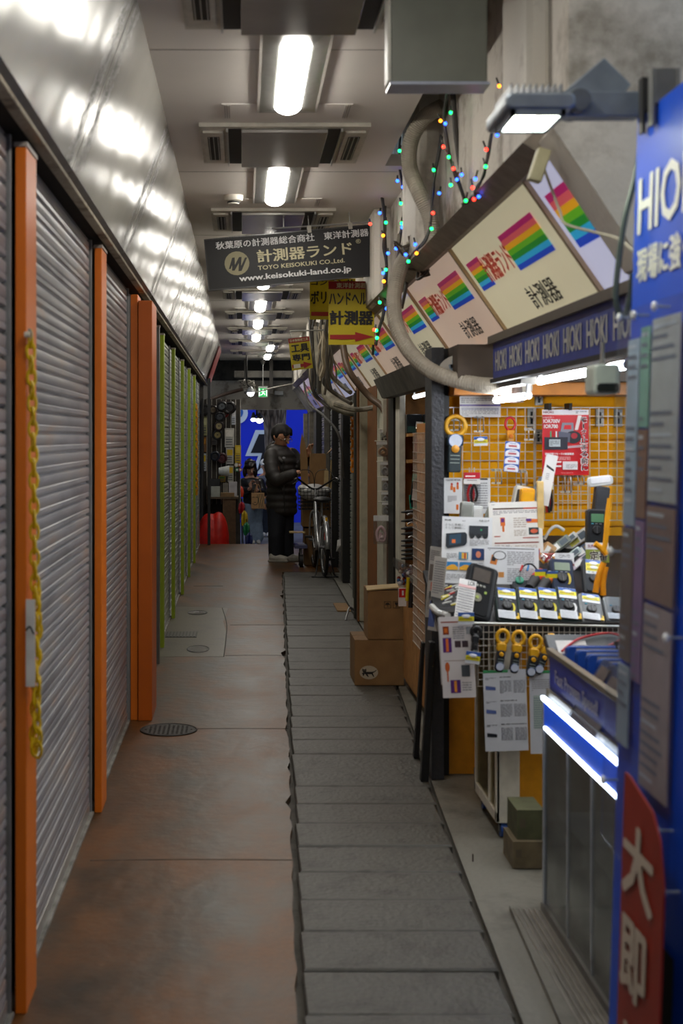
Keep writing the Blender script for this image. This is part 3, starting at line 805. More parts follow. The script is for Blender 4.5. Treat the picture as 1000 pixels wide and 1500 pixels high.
for hx in (.12, .37):
    mb = MB(); mb.box(hx-.012, hx+.012, -.006, .034, H-.012, H+.03, mat('#b9b4a8', .4)); mb.cyl((hx, .014, H), (hx, .014, H+.16), .003, M_ALU); mb.build('hanger', t)
mb = MB(); mb.cyl((.18, 8.32, 2.80), (.80, 8.32, 2.84), .006, M_ALU); mb.cyl((.25, 8.32, 2.80), (.25, 8.32, 2.9), .004, M_ALU)
o = mb.build('hanging_rail', world=True); tag(o, 'thin metal rail under the ceiling that carries the black sign', 'rail')
def arrow(y, c='#a51414', h=.10): return ('p', [(.03, y-h*.32), (.58, y-h*.32), (.58, y-h*.75), (.985, y), (.58, y+h*.75), (.58, y+h*.36), (.3, y+h*.42), (.03, y+h*.36)], c)
YE = '#cbb70c'
def hang(label, px, py, W, H, Y, els, roll=0, yaw=0):
    t = thing('arrow_sign', label, 'sign', P(px, py, Y), rad(0, roll, yaw), group=None)
    sheet('sign_plate', None, None, W, H, (0, 0, 0), paper=YE, els=els, th=.004, parent=t, rough=.5)
    for hx in (-W*.35, W*.35):
        mb = MB(); mb.cyl((hx, .002, H-.006), (hx, .002, H+.05), .0025, M_ALU, n=6); mb.tube([(hx-.008, .002, H+.0), (hx, -.006, H+.012), (hx+.008, .002, H)], .002, M_ALU, n=5); mb.build('hook', t)
    return t
hang('yellow sign with black Japanese letters and red arrow, right of the others', 514.5, 505, 67*s_(8.6), 93*s_(8.6), 8.6,
     [('r', 0, 0, 1, .125, '#a01818'), ('t', '東洋計測器', .5, .065, .66, .085, '#e0d8b0', .02), ('t', 'ハンドヘルド', .5, .275, .98, .20, '#111111', .035), ('t', '計測器', .5, .575, .96, .23, '#111111', .05), arrow(.875)])
hang('yellow sign with red arrow, half hidden behind the larger yellow sign', 487, 468, 67*s_(9.1), 60*s_(9.1), 9.1,
     [('t', 'コンデンサ', .5, .09, .94, .16, '#111111', .03), ('t', 'ボリューム', .5, .46, .96, .32, '#111111', .035), arrow(.86, h=.14)])
hang('small tilted yellow sign for tools with red arrow, farthest of the yellow signs', 443, 541, 31*s_(11.5), 47*s_(11.5), 11.5,
     [('r', 0, 0, 1, .15, '#a01818'), ('t', '日本製精密工具', .5, .075, .86, .09, '#e0d8b0', .02), ('t', '工具', .5, .33, .84, .26, '#111111', .05), ('t', '専門', .5, .62, .84, .22, '#111111', .05), arrow(.87, h=.14), ('r', .1, .82, .42, .94, '#e5e0d0')], roll=-7)
mb = MB(); mb.cyl((.46, 8.63, 2.56), (.9, 8.63, 2.58), .006, M_ALU); mb.cyl((.44, 9.11, 2.585), (.9, 9.11, 2.6), .006, M_ALU)
o = mb.build('sign_rail', world=True); tag(o, 'thin rods from the column that carry the yellow signs', 'rail')
mb = MB(); mb.cyl((.40, 11.51, 2.42), (.9, 11.51, 2.44), .006, M_ALU); o = mb.build('sign_rail', world=True); tag(o, 'thin rod that carries the small tilted tool sign', 'rail')

# exit sign on a rod
t = thing('exit_sign', 'small lit green and white exit sign on a thin rod', 'sign', P(385, 582, 24))
sc = s_(24)
mb = MB(); W, H = 14*sc, 16*sc; mb.box(-W/2, W/2, 0, .05, 0, H, mat('#cfd6d0', .4)); mb.build('housing', t, bevel=.006)
mb = MB(); ge = mat('#0f9a4a', .4, var=0, emit=1.3); we = mat('#e8fff0', .4, var=0, emit=1.3)
mb.box(-W*.44, W*.44, -.003, 0, H*.06, H*.82, ge)
d = -.005
def fig(pts): mb.add([(p[0]*W, d, p[1]*H) for p in pts], [tuple(range(len(pts)))], we)
mb.add([(W*.02+W*.055*math.cos(a*PI/6), d, H*.70+W*.055*math.sin(a*PI/6)) for a in range(12)], [tuple(range(12))], we)
fig([(-.06, .62), (.06, .63), (.08, .42), (-.04, .40)]); fig([(-.06, .62), (-.22, .52), (-.20, .47), (-.04, .54)]); fig([(.06, .60), (.2, .48), (.24, .52), (.08, .64)])
fig([(.08, .42), (.22, .33), (.2, .18), (.14, .18), (.15, .30), (0, .38)]); fig([(-.04, .42), (-.12, .28), (-.28, .22), (-.28, .17), (-.08, .22), (.04, .38)])
fig([(-.42, .78), (-.32, .78), (-.32, .12), (-.42, .12)]); fig([(.33, .78), (.42, .78), (.42, .12), (.33, .12)])
mb.build('pictogram', t)
mb = MB(); mb.cyl((0, .02, H), (0, .02, 2.9-P(385, 582, 24).z), .01, M_ALU); mb.lathe([(.05, 2.87-P(385, 582, 24).z), (.02, 2.80-P(385, 582, 24).z)], M_ALU, c=(0, .02, 0)); mb.build('rod', t)

# big grey box hanging from the ceiling in front
t = thing('ceiling_duct_box', 'large plain grey box hanging from the ceiling, cut by the top edge', 'duct box', (.54, 3.9, 2.5))
mb = MB(); mb.box(.425, .70, 3.9, 3.99, 2.542, 2.9, mat('#66685e', .5, var=.12, scale=7)); mb.box(.415, .425, 3.895, 3.99, 2.545, 2.9, mat('#b9b6ac', .5)); mb.build('box_shell', t, world=True, bevel=.006)
mb = MB(); mb.box(.42, .705, 3.89, 4.0, 2.535, 2.543, mat('#9aa0b0', .3)); mb.build('bottom_edge', t, world=True)

# ================================================================== blue maker's strip under the fascia
t = thing('shop_name_strip', 'dark blue strip under the lit fascia with a repeated white name', 'sign strip', (1.06, 4.7, 1.77), group=None)
mb = MB(); mb.box(1.05, 1.075, 3.62, 5.72, 1.772, 1.918, mat('#26398a', .45)); mb.box(1.03, 1.10, 3.62, 5.74, 1.918, 1.95, mat('#4e463c', .5)); mb.box(1.04, 1.09, 3.62, 5.74, 1.755, 1.772, M_BLK)
mb.build('strip_board', t, world=True)
vs, fs = text_geo('HIOKI', .02)
y = 5.66
while y > 3.75:
    mb = MB(); mb.add([(1.0485-p[2], y-p[0]*.235, 1.80+p[1]*.085) for p in vs], fs, mat('#b8b8b4', .5, var=0)); y -= .30
    mb.build('lettering', t, world=True)
# shop tubes
def tube(label, p0, p1, r=.014, e=TUBE, col='#f2f8ff'):
    t = thing('shop_tube_lamp', label, 'tube lamp', ((p0[0]+p1[0])/2, (p0[1]+p1[1])/2, p0[2]))
    mb = MB(); mb.cyl(p0, p1, r, mat(col, .4, var=0, emit=e)); mb.build('tube', t, world=True, smooth=True)
    d = (Vector(p1)-Vector(p0)).normalized()
    for p, q in ((Vector(p0), -1), (Vector(p1), 1)):
        mb = MB(); mb.cyl(p, p+d*q*.025, r*1.15, mat('#dddddd')); mb.cyl(p+d*q*.012, p+d*q*.012+Vector((0, 0, .05)), .008, mat('#dddddd')); mb.build('end_holder', t, world=True)
    mb = MB(); mb.box(min(p0[0], p1[0])-.03, max(p0[0], p1[0])+.03, min(p0[1], p1[1])-.03, max(p0[1], p1[1])+.03, p0[2]+.045, p0[2]+.075, mat('#6a665e', .5)); mb.build('mount_bar', t, world=True)
tube('glowing tube lamp under the blue name strip in the yellow shop', (1.17, 4.15, 1.75), (1.17, 5.35, 1.75))
tube('wide short glowing tube lamp near the yellow back wall', (1.105, 5.3, 1.69), (1.105, 5.95, 1.69), r=.013)
tube('tube lamp deep in the yellow shop, hidden by the blue panel', (1.8, 4.3, 1.80), (1.8, 5.8, 1.80), r=.018)
tube('small bright tube lamp inside the wood-lined second shop', (1.16, 8.5, 1.80), (1.16, 9.2, 1.80), r=.014, e=5)
# white lamp housing hung at the right
t = thing('hanging_floodlight', 'small white boxy lamp hanging beside the blue panel', 'floodlight', P(882, 590, 3.6))
z = P(882, 590, 3.6)
mb = MB(); mb.M = Matrix.Translation(z); mb.rbox(-.034, .034, -.05, .05, .02, .10, mat('#c9d3ca', .35), r=.012); mb.build('housing', t, bevel=0).location = -z
mb = MB(); mb.M = Matrix.Translation(z); mb.rbox(-.028, .028, -.058, -.05, .028, .05, mat('#2c3230', .2), r=.006); mb.build('lens', t).location = -z
mb = MB(); mb.M = Matrix.Translation(z); mb.cyl((0, 0, .1), (0, 0, .16), .006, M_ALU); mb.build('bracket', t).location = -z
for ch in t.children:
    pass

# ================================================================== near blue sign with clear leaflet rack
def bx(z): return .797+.0318*z       # the panel leans outwards a little towards its top
t = thing('blue_sign_panel', 'tall bright blue sign panel with white lettering along the right edge', 'sign panel', (.83, 2.6, 0))
M_BLU = mat('#0a52d8', .4, var=.08, scale=3)
mb = MB(); v = []
for yv in (1.95, 3.0):
    v += [(bx(0), yv, 0), (bx(0)+.03, yv, 0), (bx(2.23)+.03, yv, 2.23), (bx(2.23), yv, 2.23)]
mb.add(v, [(0,1,2,3), (7,6,5,4), (0,4,5,1), (1,5,6,2), (2,6,7,3), (3,7,4,0)], M_BLU); mb.build('panel_board', t, world=True)
def ptext(body, ya, yb, za, zb, m, bold=.02, out=.002, parent=t, name='lettering'):
    vs, fs = text_geo(body, bold)
    mb = MB(); mb.add([(bx(za+(zb-za)*p[1])-out-p[2], ya+(yb-ya)*p[0], za+(zb-za)*p[1]) for p in vs], fs, m)
    return mb.build(name, parent, world=True)
M_WT = mat('#f2f2ee', .4, var=0)
ptext('HIOKI', 2.965, 2.53, 1.965, 2.09, M_WT, .025)
ptext('現場に強く、もっと', 2.96, 2.3, 1.86, 1.935, M_WT, .04)
mb = MB(); mb.add([(bx(0)-.006, 2.56, 0), (bx(0)-.006, 2.70, 0), (bx(.55)-.006, 2.70, .55), (bx(.55)-.006, 2.56, .55)], [(0, 1, 2, 3)], M_BLK); mb.build('dark_gap', t, world=True)
# rack
t = thing('leaflet_rack', 'clear acrylic leaflet rack screwed to the blue panel', 'leaflet rack', (.78, 2.76, .65))
mb = MB(); v = []
o_ = .030
v = [(bx(.65)-o_, 2.99, .66), (bx(.65)-o_, 2.53, .63), (bx(1.8)-o_, 2.53, 1.80), (bx(1.8)-o_, 2.985, 1.80)]
v += [(a-.004, b, c) for a, b, c in v]
mb.add(v, [(0,1,2,3), (7,6,5,4), (0,4,5,1), (1,5,6,2), (2,6,7,3), (3,7,4,0)], glass('#f2f6fa', .09, .25)); mb.build('clear_sheet', t, world=True)
for (yy, zz) in ((2.975, 1.79), (2.86, 1.785), (2.72, 1.79), (2.985, 1.28), (2.58, 1.15), (2.985, .78), (2.55, .68), (2.6, .78)):
    mb = MB(); x = bx(zz)-o_-.004; mb.ball((x, yy, zz), .010, mat('#f2f3f4', .3), n=12, sc=(.6, 1, 1)); mb.cyl((x, yy, zz), (x+.032, yy, zz), .0025, mat('#9ea6b4', .3)); mb.build('screw', t, world=True)
rr = random.Random(5)
leaf = [(2.975, 2.89, 1.34, 1.74, '#c5d2dc', 'pale blue leaflet high in the clear rack, far column'), (2.975, 2.89, 1.05, 1.335, '#8d7a70', 'dark brown leaflet in the clear rack, far column'), (2.975, 2.89, .87, 1.04, '#b8c4cc', 'grey leaflet in the clear rack, far column'),
        (2.88, 2.815, 1.55, 1.76, '#9fd0b4', 'green leaflet in the clear rack, middle column'), (2.88, 2.815, 1.36, 1.545, '#a87a60', 'brown leaflet in the clear rack, middle column'), (2.88, 2.815, 1.02, 1.355, '#a884ac', 'purple leaflet in the clear rack, middle column'),
        (2.80, 2.62, 1.4, 1.77, '#d8d4cc', 'white leaflet in the clear rack, near column'), (2.80, 2.62, 1.2, 1.39, '#a98676', 'reddish brown leaflet in the clear rack, near column'), (2.80, 2.62, .82, 1.19, '#cdb5ae', 'pale pink leaflet low in the clear rack')]
for (ya, yb, za, zb, c, lab) in leaf:
    mb = MB(); o = .012
    v = [(bx(za)-o, ya, za), (bx(za)-o, yb, za), (bx(zb)-o, yb, zb), (bx(zb)-o, ya, zb)]; v += [(a+.003, b, q) for a, b, q in v]
    mb.add(v, [(0,1,2,3), (7,6,5,4), (0,4,5,1), (1,5,6,2), (2,6,7,3), (3,7,4,0)], mat(c, .4, var=.1))
    n = int((zb-za)/.022)
    for i in range(n):
        zz = zb-.02-i*.022; w0 = rr.uniform(.5, .95)
        if (i//4) % 3 == 1: continue
        mb.quad((bx(zz)-o-.001, ya-.008, zz), (bx(zz)-o-.001, ya-.008+(yb-ya+.016)*w0, zz), (bx(zz)-o-.001, ya-.008+(yb-ya+.016)*w0, zz+.008), (bx(zz)-o-.001, ya-.008, zz+.008), mat('#8c8f9a' if i % 5 else '#e8e8e8', .4, var=0))
    ob = mb.build('leaflet', world=True); tag(ob, lab, 'leaflet', 'leaflets in the clear rack')
# red tag board
t = thing('red_notice', 'tall red notice with round top and white characters, low on the blue panel', 'notice', (.76, 2.85, .1))
pts = [(2.77, .02), (2.50, .02), (2.50, .70), (2.53, .78), (2.58, .82), (2.74, .85), (2.77, .85)]
mb = MB(); v = [(bx(z)-.045, y, z) for y, z in pts]; v += [(a-.004, b, c) for a, b, c in v]; k = len(pts)
mb.add(v, [tuple(range(k)), tuple(reversed(range(k, 2*k)))] + [(i, (i+1) % k, k+(i+1) % k, k+i) for i in range(k)], mat('#9a2816', .4, var=.1)); mb.build('notice_board', t, world=True)
for ch, za, zb, ya, yb in (('大', .62, .77, 2.755, 2.55), ('即', .43, .58, 2.75, 2.58), ('部', .13, .38, 2.76, 2.53)):
    ptext(ch, ya, yb, za, zb, mat('#cdbfae', .5, var=0), .04, .052, t, 'character')
# clamps on top of the panel
for i, (yy, c) in enumerate(((2.93, '#3c3a36'), (2.86, '#8a8a86'))):
    mb = MB(); x = bx(2.23)+.015; m = mat(c, .4, metal=.5)
    mb.box(x-.022, x+.024, yy-.012, yy+.012, 2.225, 2.30, m); mb.box(x-.03, x-.022, yy-.014, yy+.014, 2.18, 2.30, m); mb.box(x+.022, x+.03, yy-.014, yy+.014, 2.18, 2.30, m)
    o = mb.build('clamp', world=True, bevel=.002); tag(o, ['dark metal clamp gripping the top of the blue panel', 'pale metal clamp gripping the blue panel, nearer one'][i], 'clamp')
# floodlight
t = thing('floodlight', 'grey floodlight with glowing white face on an arm above the blue panel', 'floodlight', P(780, 165, 3.0))
g1 = mat('#8c96a0', .4, metal=.5); g2 = mat('#70767c', .4, metal=.4)
z0 = 2.235
mb = MB(); mb.rbox(-.075, .075, 0, .24, 0, .035, g1, r=.012, M=Matrix.Translation((.64, 2.93, z0)))
for i in range(9): mb.box(.58+i*.0135, .583+i*.0135, 2.95, 3.14, z0+.035, z0+.058, g2)
mb.build('lamp_head', t, world=True)
mb = MB(); mb.box(.588, .685, 2.95, 3.10, z0-.006, z0-.001, mat('#f4ffe8', .4, var=0, emit=40)); mb.build('led_face', t, world=True)
mb = MB(); mb.box(.578, .695, 2.935, 2.95, z0-.012, z0+.002, g1); mb.box(.578, .588, 2.935, 3.12, z0-.012, z0, g1); mb.box(.685, .695, 2.935, 3.12, z0-.012, z0, g1); mb.box(.578, .695, 3.10, 3.12, z0-.012, z0, g1); mb.build('lamp_bezel', t, world=True)
mb = MB(); mb.box(.70, .875, 3.0, 3.05, z0+.0, z0+.055, g1, M=Matrix.Translation((0, 0, 0))); mb.cyl((.735, 2.97, z0+.03), (.735, 3.08, z0+.03), .026, g2, n=20)
mb.prism([(.70, z0+.05), (.80, z0+.135), (.86, z0+.075), (.84, z0+.05)], 1, 3.02, 3.06, g1)
mb.build('arm', t, world=True, bevel=.003)
mb = MB(); mb.tube([P(935, 150, 3.05), P(938, 200, 3.05), P(930, 260, 3.04), P(915, 320, 3.03), P(905, 390, 3.03), P(902, 440, 3.03), P(912, 465, 3.03), P(922, 440, 3.03), P(926, 400, 3.03)], .007, mat('#46524e', .4), n=8); o = mb.build('power_cable', world=True, smooth=True)
tag(o, 'grey power cable looping down left of the blue panel', 'cable')
mb = MB(); mb.tube([P(792, 235, 3.75), P(805, 270, 3.75), P(820, 310, 3.7), P(828, 328, 3.65), P(870, 340, 3.55), P(905, 350, 3.45), P(930, 370, 3.4)], .004, mat('#c2bca8', .5)); o = mb.build('thin_cable', world=True, smooth=True); tag(o, 'thin pale cable hanging in front of the nearest lit panel', 'cable')
t = thing('sensor_box', 'small cream box stuck on the top rail of the nearest lit panel', 'sensor', P(790, 240, 3.7))
mb = MB(); mb.box(-.018, .018, -.02, .02, -.05, .04, mat('#bfb994', .5), M=TR(0, 0, 0, 0, 18, 0)); mb.build('case', t, bevel=.004)

# ================================================================== conduits, cables
M_CON = mat('#aaa293', .6, var=.15); M_CAB = mat('#3c3833', .6); M_TAPE = mat('#8b8474', .6, var=.35, scale=14)
def cable(label, pts, r, m, name='cable', ridge=0, group=None, cat='cable', n=8, sub=6):
    mb = MB(); mb.tube([P(*p) for p in pts], r, m, n=n, ridge=ridge, sub=sub)
    o = mb.build(name, world=True, smooth=not ridge); tag(o, label, cat, group); return o
cable('ribbed grey conduit curving down from the ceiling behind the coloured lights', [(648, 156, 5.9), (622, 172, 5.95), (602, 205, 6.0), (600, 245, 6.05), (615, 285, 6.0), (630, 320, 6.0), (634, 358, 6.0)], .036, M_CON, 'ribbed_conduit', .08, cat='conduit', n=14, sub=26)
cable('long ribbed grey conduit sweeping across the lit panels to the shop', [(600, 368, 6.5), (585, 395, 6.4), (577, 435, 6.3), (580, 475, 6.2), (600, 515, 6.1), (635, 545, 6.0), (690, 562, 5.9), (735, 566, 5.8), (772, 568, 5.7)], .036, M_CON, 'ribbed_conduit', .08, cat='conduit', n=14, sub=26)
mb = MB(); p = P(757, 572, 5.65); mb.cyl(p+Vector((0, 0, .03)), p-Vector((0, 0, .05)), .02, mat('#3a2a22', .5), r2=.028); o = mb.build('conduit_end', world=True); tag(o, 'dark brown end piece hanging from the ribbed conduit', 'conduit end')
cable('thin grey cable looping out from the ceiling left of the conduit', [(600, 195, 7.8), (572, 215, 7.8), (558, 250, 7.8), (562, 278, 7.8), (585, 284, 7.8), (605, 278, 7.8)], .008, M_CAB)
cable('fat taped pipe that bends under the far end of the lit fascia', [(468, 478, 12.6), (470, 520, 12.6), (474, 555, 12.5), (484, 585, 12.4), (504, 598, 12.2), (528, 602, 12.0)], .058, M_TAPE, 'taped_pipe', cat='pipe', n=12)
cable('brown pipe crossing the fascia down to the white pillar', [(500, 470, 10.4), (503, 510, 10.3), (512, 545, 10.2), (540, 580, 10.2), (562, 600, 10.1), (570, 640, 10.0)], .026, mat('#5d4a3a', .5, var=.2), 'brown_pipe', cat='pipe', n=10)
cable('grey pipe running level above the white pillar', [(490, 592, 11.0), (520, 600, 10.9), (550, 596, 10.8), (562, 588, 10.7)], .022, M_TAPE, 'taped_pipe', cat='pipe')
rr = random.Random(21)
tb = thing('cable_bundle', 'tangle of old cables clinging to the wall right of the tool sign', 'cable bundle', P(462, 560, 13))
for i in range(26):
    x = rr.uniform(452, 486); Yq = 10.5+(486-x)*.11+rr.uniform(-.3, .3); mb = MB()
    y0 = rr.uniform(452, 480); y1 = rr.uniform(545, 580); pts = []
    for j in range(6): pts.append(P(x+rr.uniform(-3, 3)+(j*1.5 if i % 4 == 0 else 0), y0+(y1-y0)*j/5, Yq))
    if i % 3 == 0: pts += [P(x+14, y1+14, Yq), P(x+30+rr.uniform(-5, 10), y1+26, Yq-.2)]
    mb.tube(pts, rr.uniform(.006, .02), mat(rr.choice(['#2f2a24', '#4e463a', '#6d6556', '#857a66', '#3a3731']), .7, var=.2), n=6, sub=4); mb.build('wire', tb, world=True, smooth=True)
tb2 = thing('cable_bundle', 'loose wires knotted with tape between the two conduits', 'cable bundle', P(612, 370, 6.5))
for i in range(16):
    mb = MB(); x = rr.uniform(594, 632); y = rr.uniform(345, 395)
    mb.tube([P(x+rr.uniform(-18, 18), y+rr.uniform(-22, 22), 6.45+rr.uniform(-.1, .1)) for j in range(4)], rr.uniform(.004, .01), mat(rr.choice(['#3c3833', '#8f887b', '#b8b0a0', '#5d564c']), .7), n=6, sub=5); mb.build('wire', tb2, world=True, smooth=True)
mb = MB(); mb.cyl(P(612, 372, 6.5), P(626, 398, 6.4), .035, mat('#3a342e', .6, var=.4), r2=.03); mb.build('tape_wrap', tb2, world=True)
for i, pts in enumerate(([(604, 290, 6.9), (602, 340, 6.9), (598, 400, 6.9), (588, 452, 6.9)], [(566, 262, 8.1), (563, 330, 8.1), (566, 400, 8.1), (560, 470, 8.1)], [(549, 300, 9.3), (552, 380, 9.3), (548, 460, 9.3), (546, 520, 9.3)],
                         [(445, 560, 15), (452, 590, 14.5), (475, 610, 13.5), (497, 640, 13), (503, 700, 13)], [(448, 520, 14), (455, 560, 14), (470, 580, 13.8), (500, 600, 13)], [(662, 120, 5.6), (668, 200, 5.6), (676, 255, 5.6)])):
    cable(['thin wire running down the column beside the conduit', 'wire clipped to the second column', 'wire clipped to the third column', 'black cable drooping from the far lintel to the dark shutters', 'thin cable along the bent taped pipe', 'dark wire in front of the rough concrete wall'][i], pts, .009 if i < 3 else .012, M_CAB)

# ================================================================== coloured string lights
LC = {'b': '#1f50ff', 'g': '#10e05a', 'r': '#ff2a1c', 'o': '#ff7a14'}
def lights(label, Yd, bulbs, wire, r=.0065):
    t = thing('string_lights', label, 'string lights', P(wire[0][0], wire[0][1], Yd), group=None)
    mb = MB(); pts = [P(x, y, Yd) for x, y in wire]; rr = random.Random(len(bulbs))
    mb.tube(pts, .005*Yd/5, mat('#25221f', .6), n=6, sub=5)
    mb.tube([p+Vector((rr.uniform(-.006, .006), .01, rr.uniform(-.01, .01))) for p in pts], .004*Yd/5, mat('#25221f', .6), n=6, sub=5)
    mb.build('wire', t, world=True)
    for (x, y, c) in bulbs:
        p = P(x, y, Yd-.02)
        near = min(pts, key=lambda q: (q-p).length)
        mb = MB(); e = mat(LC[c], .3, var=0, emit=9); mb.ball(p, r*Yd/5, e, n=8)
        ob = mb.build('bulb', t, world=True, smooth=True)
        mb = MB(); q = near+(p-near).normalized()*min(.05, (p-near).length) if (p-near).length > 1e-4 else near
        mb.tube([p+Vector((0, 0, .0)), p+Vector((rr.uniform(-.01, .01), .012, .03))], .0035*Yd/5, mat('#25221f'), n=5, sub=2); mb.build('bulb_lead', t, world=True)
lights('string of coloured lights nearest the floodlight, rising to the top edge', 4.55,
       [(759, 28, 'g'), (740, 88, 'b'), (731, 126, 'o'), (728, 198, 'b'), (712, 219, 'r'), (711, 244, 'g'), (696, 262, 'b'), (692, 275, 'r'), (707, 282, 'g'), (701, 288, 'b'), (694, 292, 'r'), (682, 294, 'g'), (804, 122, 'g'), (789, 190, 'o')],
       [(758, -10), (756, 30), (747, 80), (742, 118), (736, 160), (722, 190), (716, 225), (708, 255), (700, 275), (690, 290), (676, 300)])
lights('double string of coloured lights hanging over the rough concrete in a V', 5.3,
       [(644, 117, 'b'), (653, 129, 'g'), (660, 165, 'g'), (645, 177, 'o'), (652, 181, 'b'), (649, 215, 'r'), (657, 230, 'g'), (664, 247, 'r'), (676, 256, 'b'), (669, 263, 'b'), (660, 271, 'g')],
       [(652, 112), (654, 135), (650, 170), (655, 205), (660, 235), (668, 255), (675, 275), (680, 295), (672, 315), (664, 330)])
lights('string of coloured lights down beside the ribbed conduit', 5.9,
       [(635, 249, 'g'), (643, 283, 'b'), (634, 312, 'r'), (632, 335, 'g'), (608, 358, 'b'), (610, 371, 'o'), (594, 373, 'b'), (598, 383, 'g')],
       [(647, 200), (643, 225), (638, 250), (634, 275), (632, 300), (630, 330), (622, 355), (605, 370), (596, 385)])
lights('far string of coloured lights on the second column', 7.0,
       [(585, 221, 'g'), (582, 265, 'b'), (590, 274, 'b'), (587, 298, 'g'), (592, 302, 'r'), (600, 316, 'r'), (588, 327, 'g'), (589, 333, 'b'), (580, 364, 'b'), (589, 363, 'o')],
       [(586, 200), (584, 235), (588, 265), (591, 290), (590, 320), (586, 350), (582, 378)])
lights('faint string of coloured lights right of the black and yellow signs', 7.8,
       [(542, 328, 'r'), (556, 312, 'b'), (565, 326, 'g'), (561, 345, 'o'), (568, 371, 'b'), (565, 395, 'g'), (561, 400, 'b'), (562, 412, 'o'), (563, 431, 'o'), (556, 443, 'g'), (566, 452, 'b'), (551, 484, 'g'), (548, 483, 'r'), (552, 495, 'g')],
       [(560, 290), (564, 330), (562, 360), (566, 390), (563, 420), (564, 450), (556, 480), (550, 505)])
# ================================================================== the yellow measuring-tool shop
M_WIRE = mat('#d6d2c8', .35, metal=.3)
def wiregrid(label, px0, px1, py0, py1, Y, pitch, r=.0015, cat='wire grid', name='wire_grid'):
    a = P(px0, py1, Y); b = P(px1, py0, Y)
    mb = MB(); nx = max(1, round((b.x-a.x)/pitch)); nz = max(1, round((b.z-a.z)/pitch))
    for i in range(nx+1):
        x = a.x+(b.x-a.x)*i/nx; q = r*1.5 if i in (0, nx) else r; mb.box(x-q, x+q, Y-q, Y+q, a.z, b.z, M_WIRE)
    for i in range(nz+1):
        z = a.z+(b.z-a.z)*i/nz; q = r*1.5 if i in (0, nz) else r; mb.box(a.x, b.x, Y-2*r-q, Y-2*r+q, z-q, z+q, M_WIRE)
    o = mb.build(name, world=True); tag(o, label, cat); return o
wiregrid('large white wire grid on the left half of the yellow wall', 651, 782, 597, 752, 6.24, .0405)
wiregrid('large white wire grid on the right half of the yellow wall', 784, 930, 597, 762, 6.25, .0405)
wiregrid('small white wire grid hooked on the yellow wall below the red poster', 817, 861, 692, 761, 6.19, .0405)
for i, (x, y, h) in enumerate(((789, 583, 22), (778, 612, 28), (878, 612, 26), (905, 612, 26), (788, 640, 22))):
    p = P(x, y, 6.28); mb = MB(); mb.box(p.x-.018, p.x+.018, 6.275, 6.29, p.z-h*.0031/2, p.z+h*.0031/2, mat('#9b9b96', .35, metal=.6)); mb.box(p.x-.005, p.x+.005, 6.272, 6.276, p.z-h*.001, p.z+h*.001, M_BLK)
    mb.tube([(p.x, 6.27, p.z), (p.x, 6.235, p.z+.005), (p.x, 6.23, p.z+.02)], .003, M_WIRE, n=6)
    o = mb.build('slat_bracket', world=True); tag(o, ['metal bracket in the yellow slats above the red poster', 'metal bracket at the left of the red poster top', 'metal bracket right of the red poster', 'metal bracket close to the blue panel', 'metal bracket left of the red poster middle'][i], 'bracket')
def sheetpx(label, x0, y0, x1, y1, Y, els, paper='#e6e6e4', rx=0, ry=0, rz=0, name='leaflet', cat='leaflet', group=None, th=.0012, rough=.35):
    s = Y/2000; return sheet(name, label, cat, (x1-x0)*s, (y1-y0)*s, P((x0+x1)/2, y1, Y), (rx, ry, rz), paper, els, group, th, rough)
G_ = '#8d8d92'; K_ = '#33343a'
sheetpx('white printed sheet with purple bar at the top left of the yellow wall', 673, 579, 733, 611, 6.18, [('r', .0, .42, 1, .5, '#5a4a98'), ('l', .04, .1, .8, .36, 3, G_), ('r', .04, .56, .96, .68, '#c5c8d8'), ('l', .05, .58, .95, .95, 5, G_)], name='notice_sheet')
# red poster
RD = '#d81f28'
els = [('r', 0, .08, 1, 1, RD), ('t', 'HIOKI', .13, .04, .22, .035, '#9a4048', .03), ('l', .72, .02, .97, .06, 2, K_),
       ('t', 'IORロガー', .13, .118, .24, .03, '#f0d8d8', .01), ('t', 'IOR700V', .2, .175, .36, .06, '#f6f6f6', .03), ('t', 'IOR700', .18, .255, .30, .06, '#f6f6f6', .03),
       ('p', [(.76, .09), (.84, .09), (.76, .31), (.69, .31)], '#f3e6e2'),
       ('p', [(.42, .20), (.66, .20), (.68, .42), (.36, .42)], '#8a8a98'), ('p', [(.47, .235), (.61, .235), (.62, .30), (.45, .30)], RD),
       ('o', .66, .42, .17, .095, '#23242c'), ('o', .68, .40, .07, .045, '#b02430'), ('p', [(.34, .33), (.60, .36), (.58, .5), (.34, .46)], '#5d5f72'), ('p', [(.5, .56), (.92, .53), (.9, .57), (.52, .59)], '#c8a8b0'),
       ('r', .16, .33, .19, .43, '#4fa078'), ('r', .22, .33, .25, .43, '#c01828'), ('r', .28, .33, .31, .43, '#e8e8e8'),
       ('r', .04, .42, .54, .61, '#2b2c3a'), ('r', .14, .455, .38, .565, '#c3ccd2'), ('l', .16, .47, .36, .55, 4, '#59606a'),
       ('t', '活線状態でモータの絶縁管理', .36, .675, .62, .036, '#f6f6f6', .03), ('l', .05, .715, .6, .77, 3, '#f0c8c8'), ('r', .16, .785, .40, .81, '#f6f0f0'), ('r', .16, .85, .40, .875, '#f6f0f0'), ('r', .43, .79, .75, .915, '#e9e6e8'), ('l', .5, .83, .74, .9, 4, G_),
       ('t', 'HIOKI E.E. CORPORATION', .52, .965, .26, .014, '#f6d0d0', 0)]
cy = .115
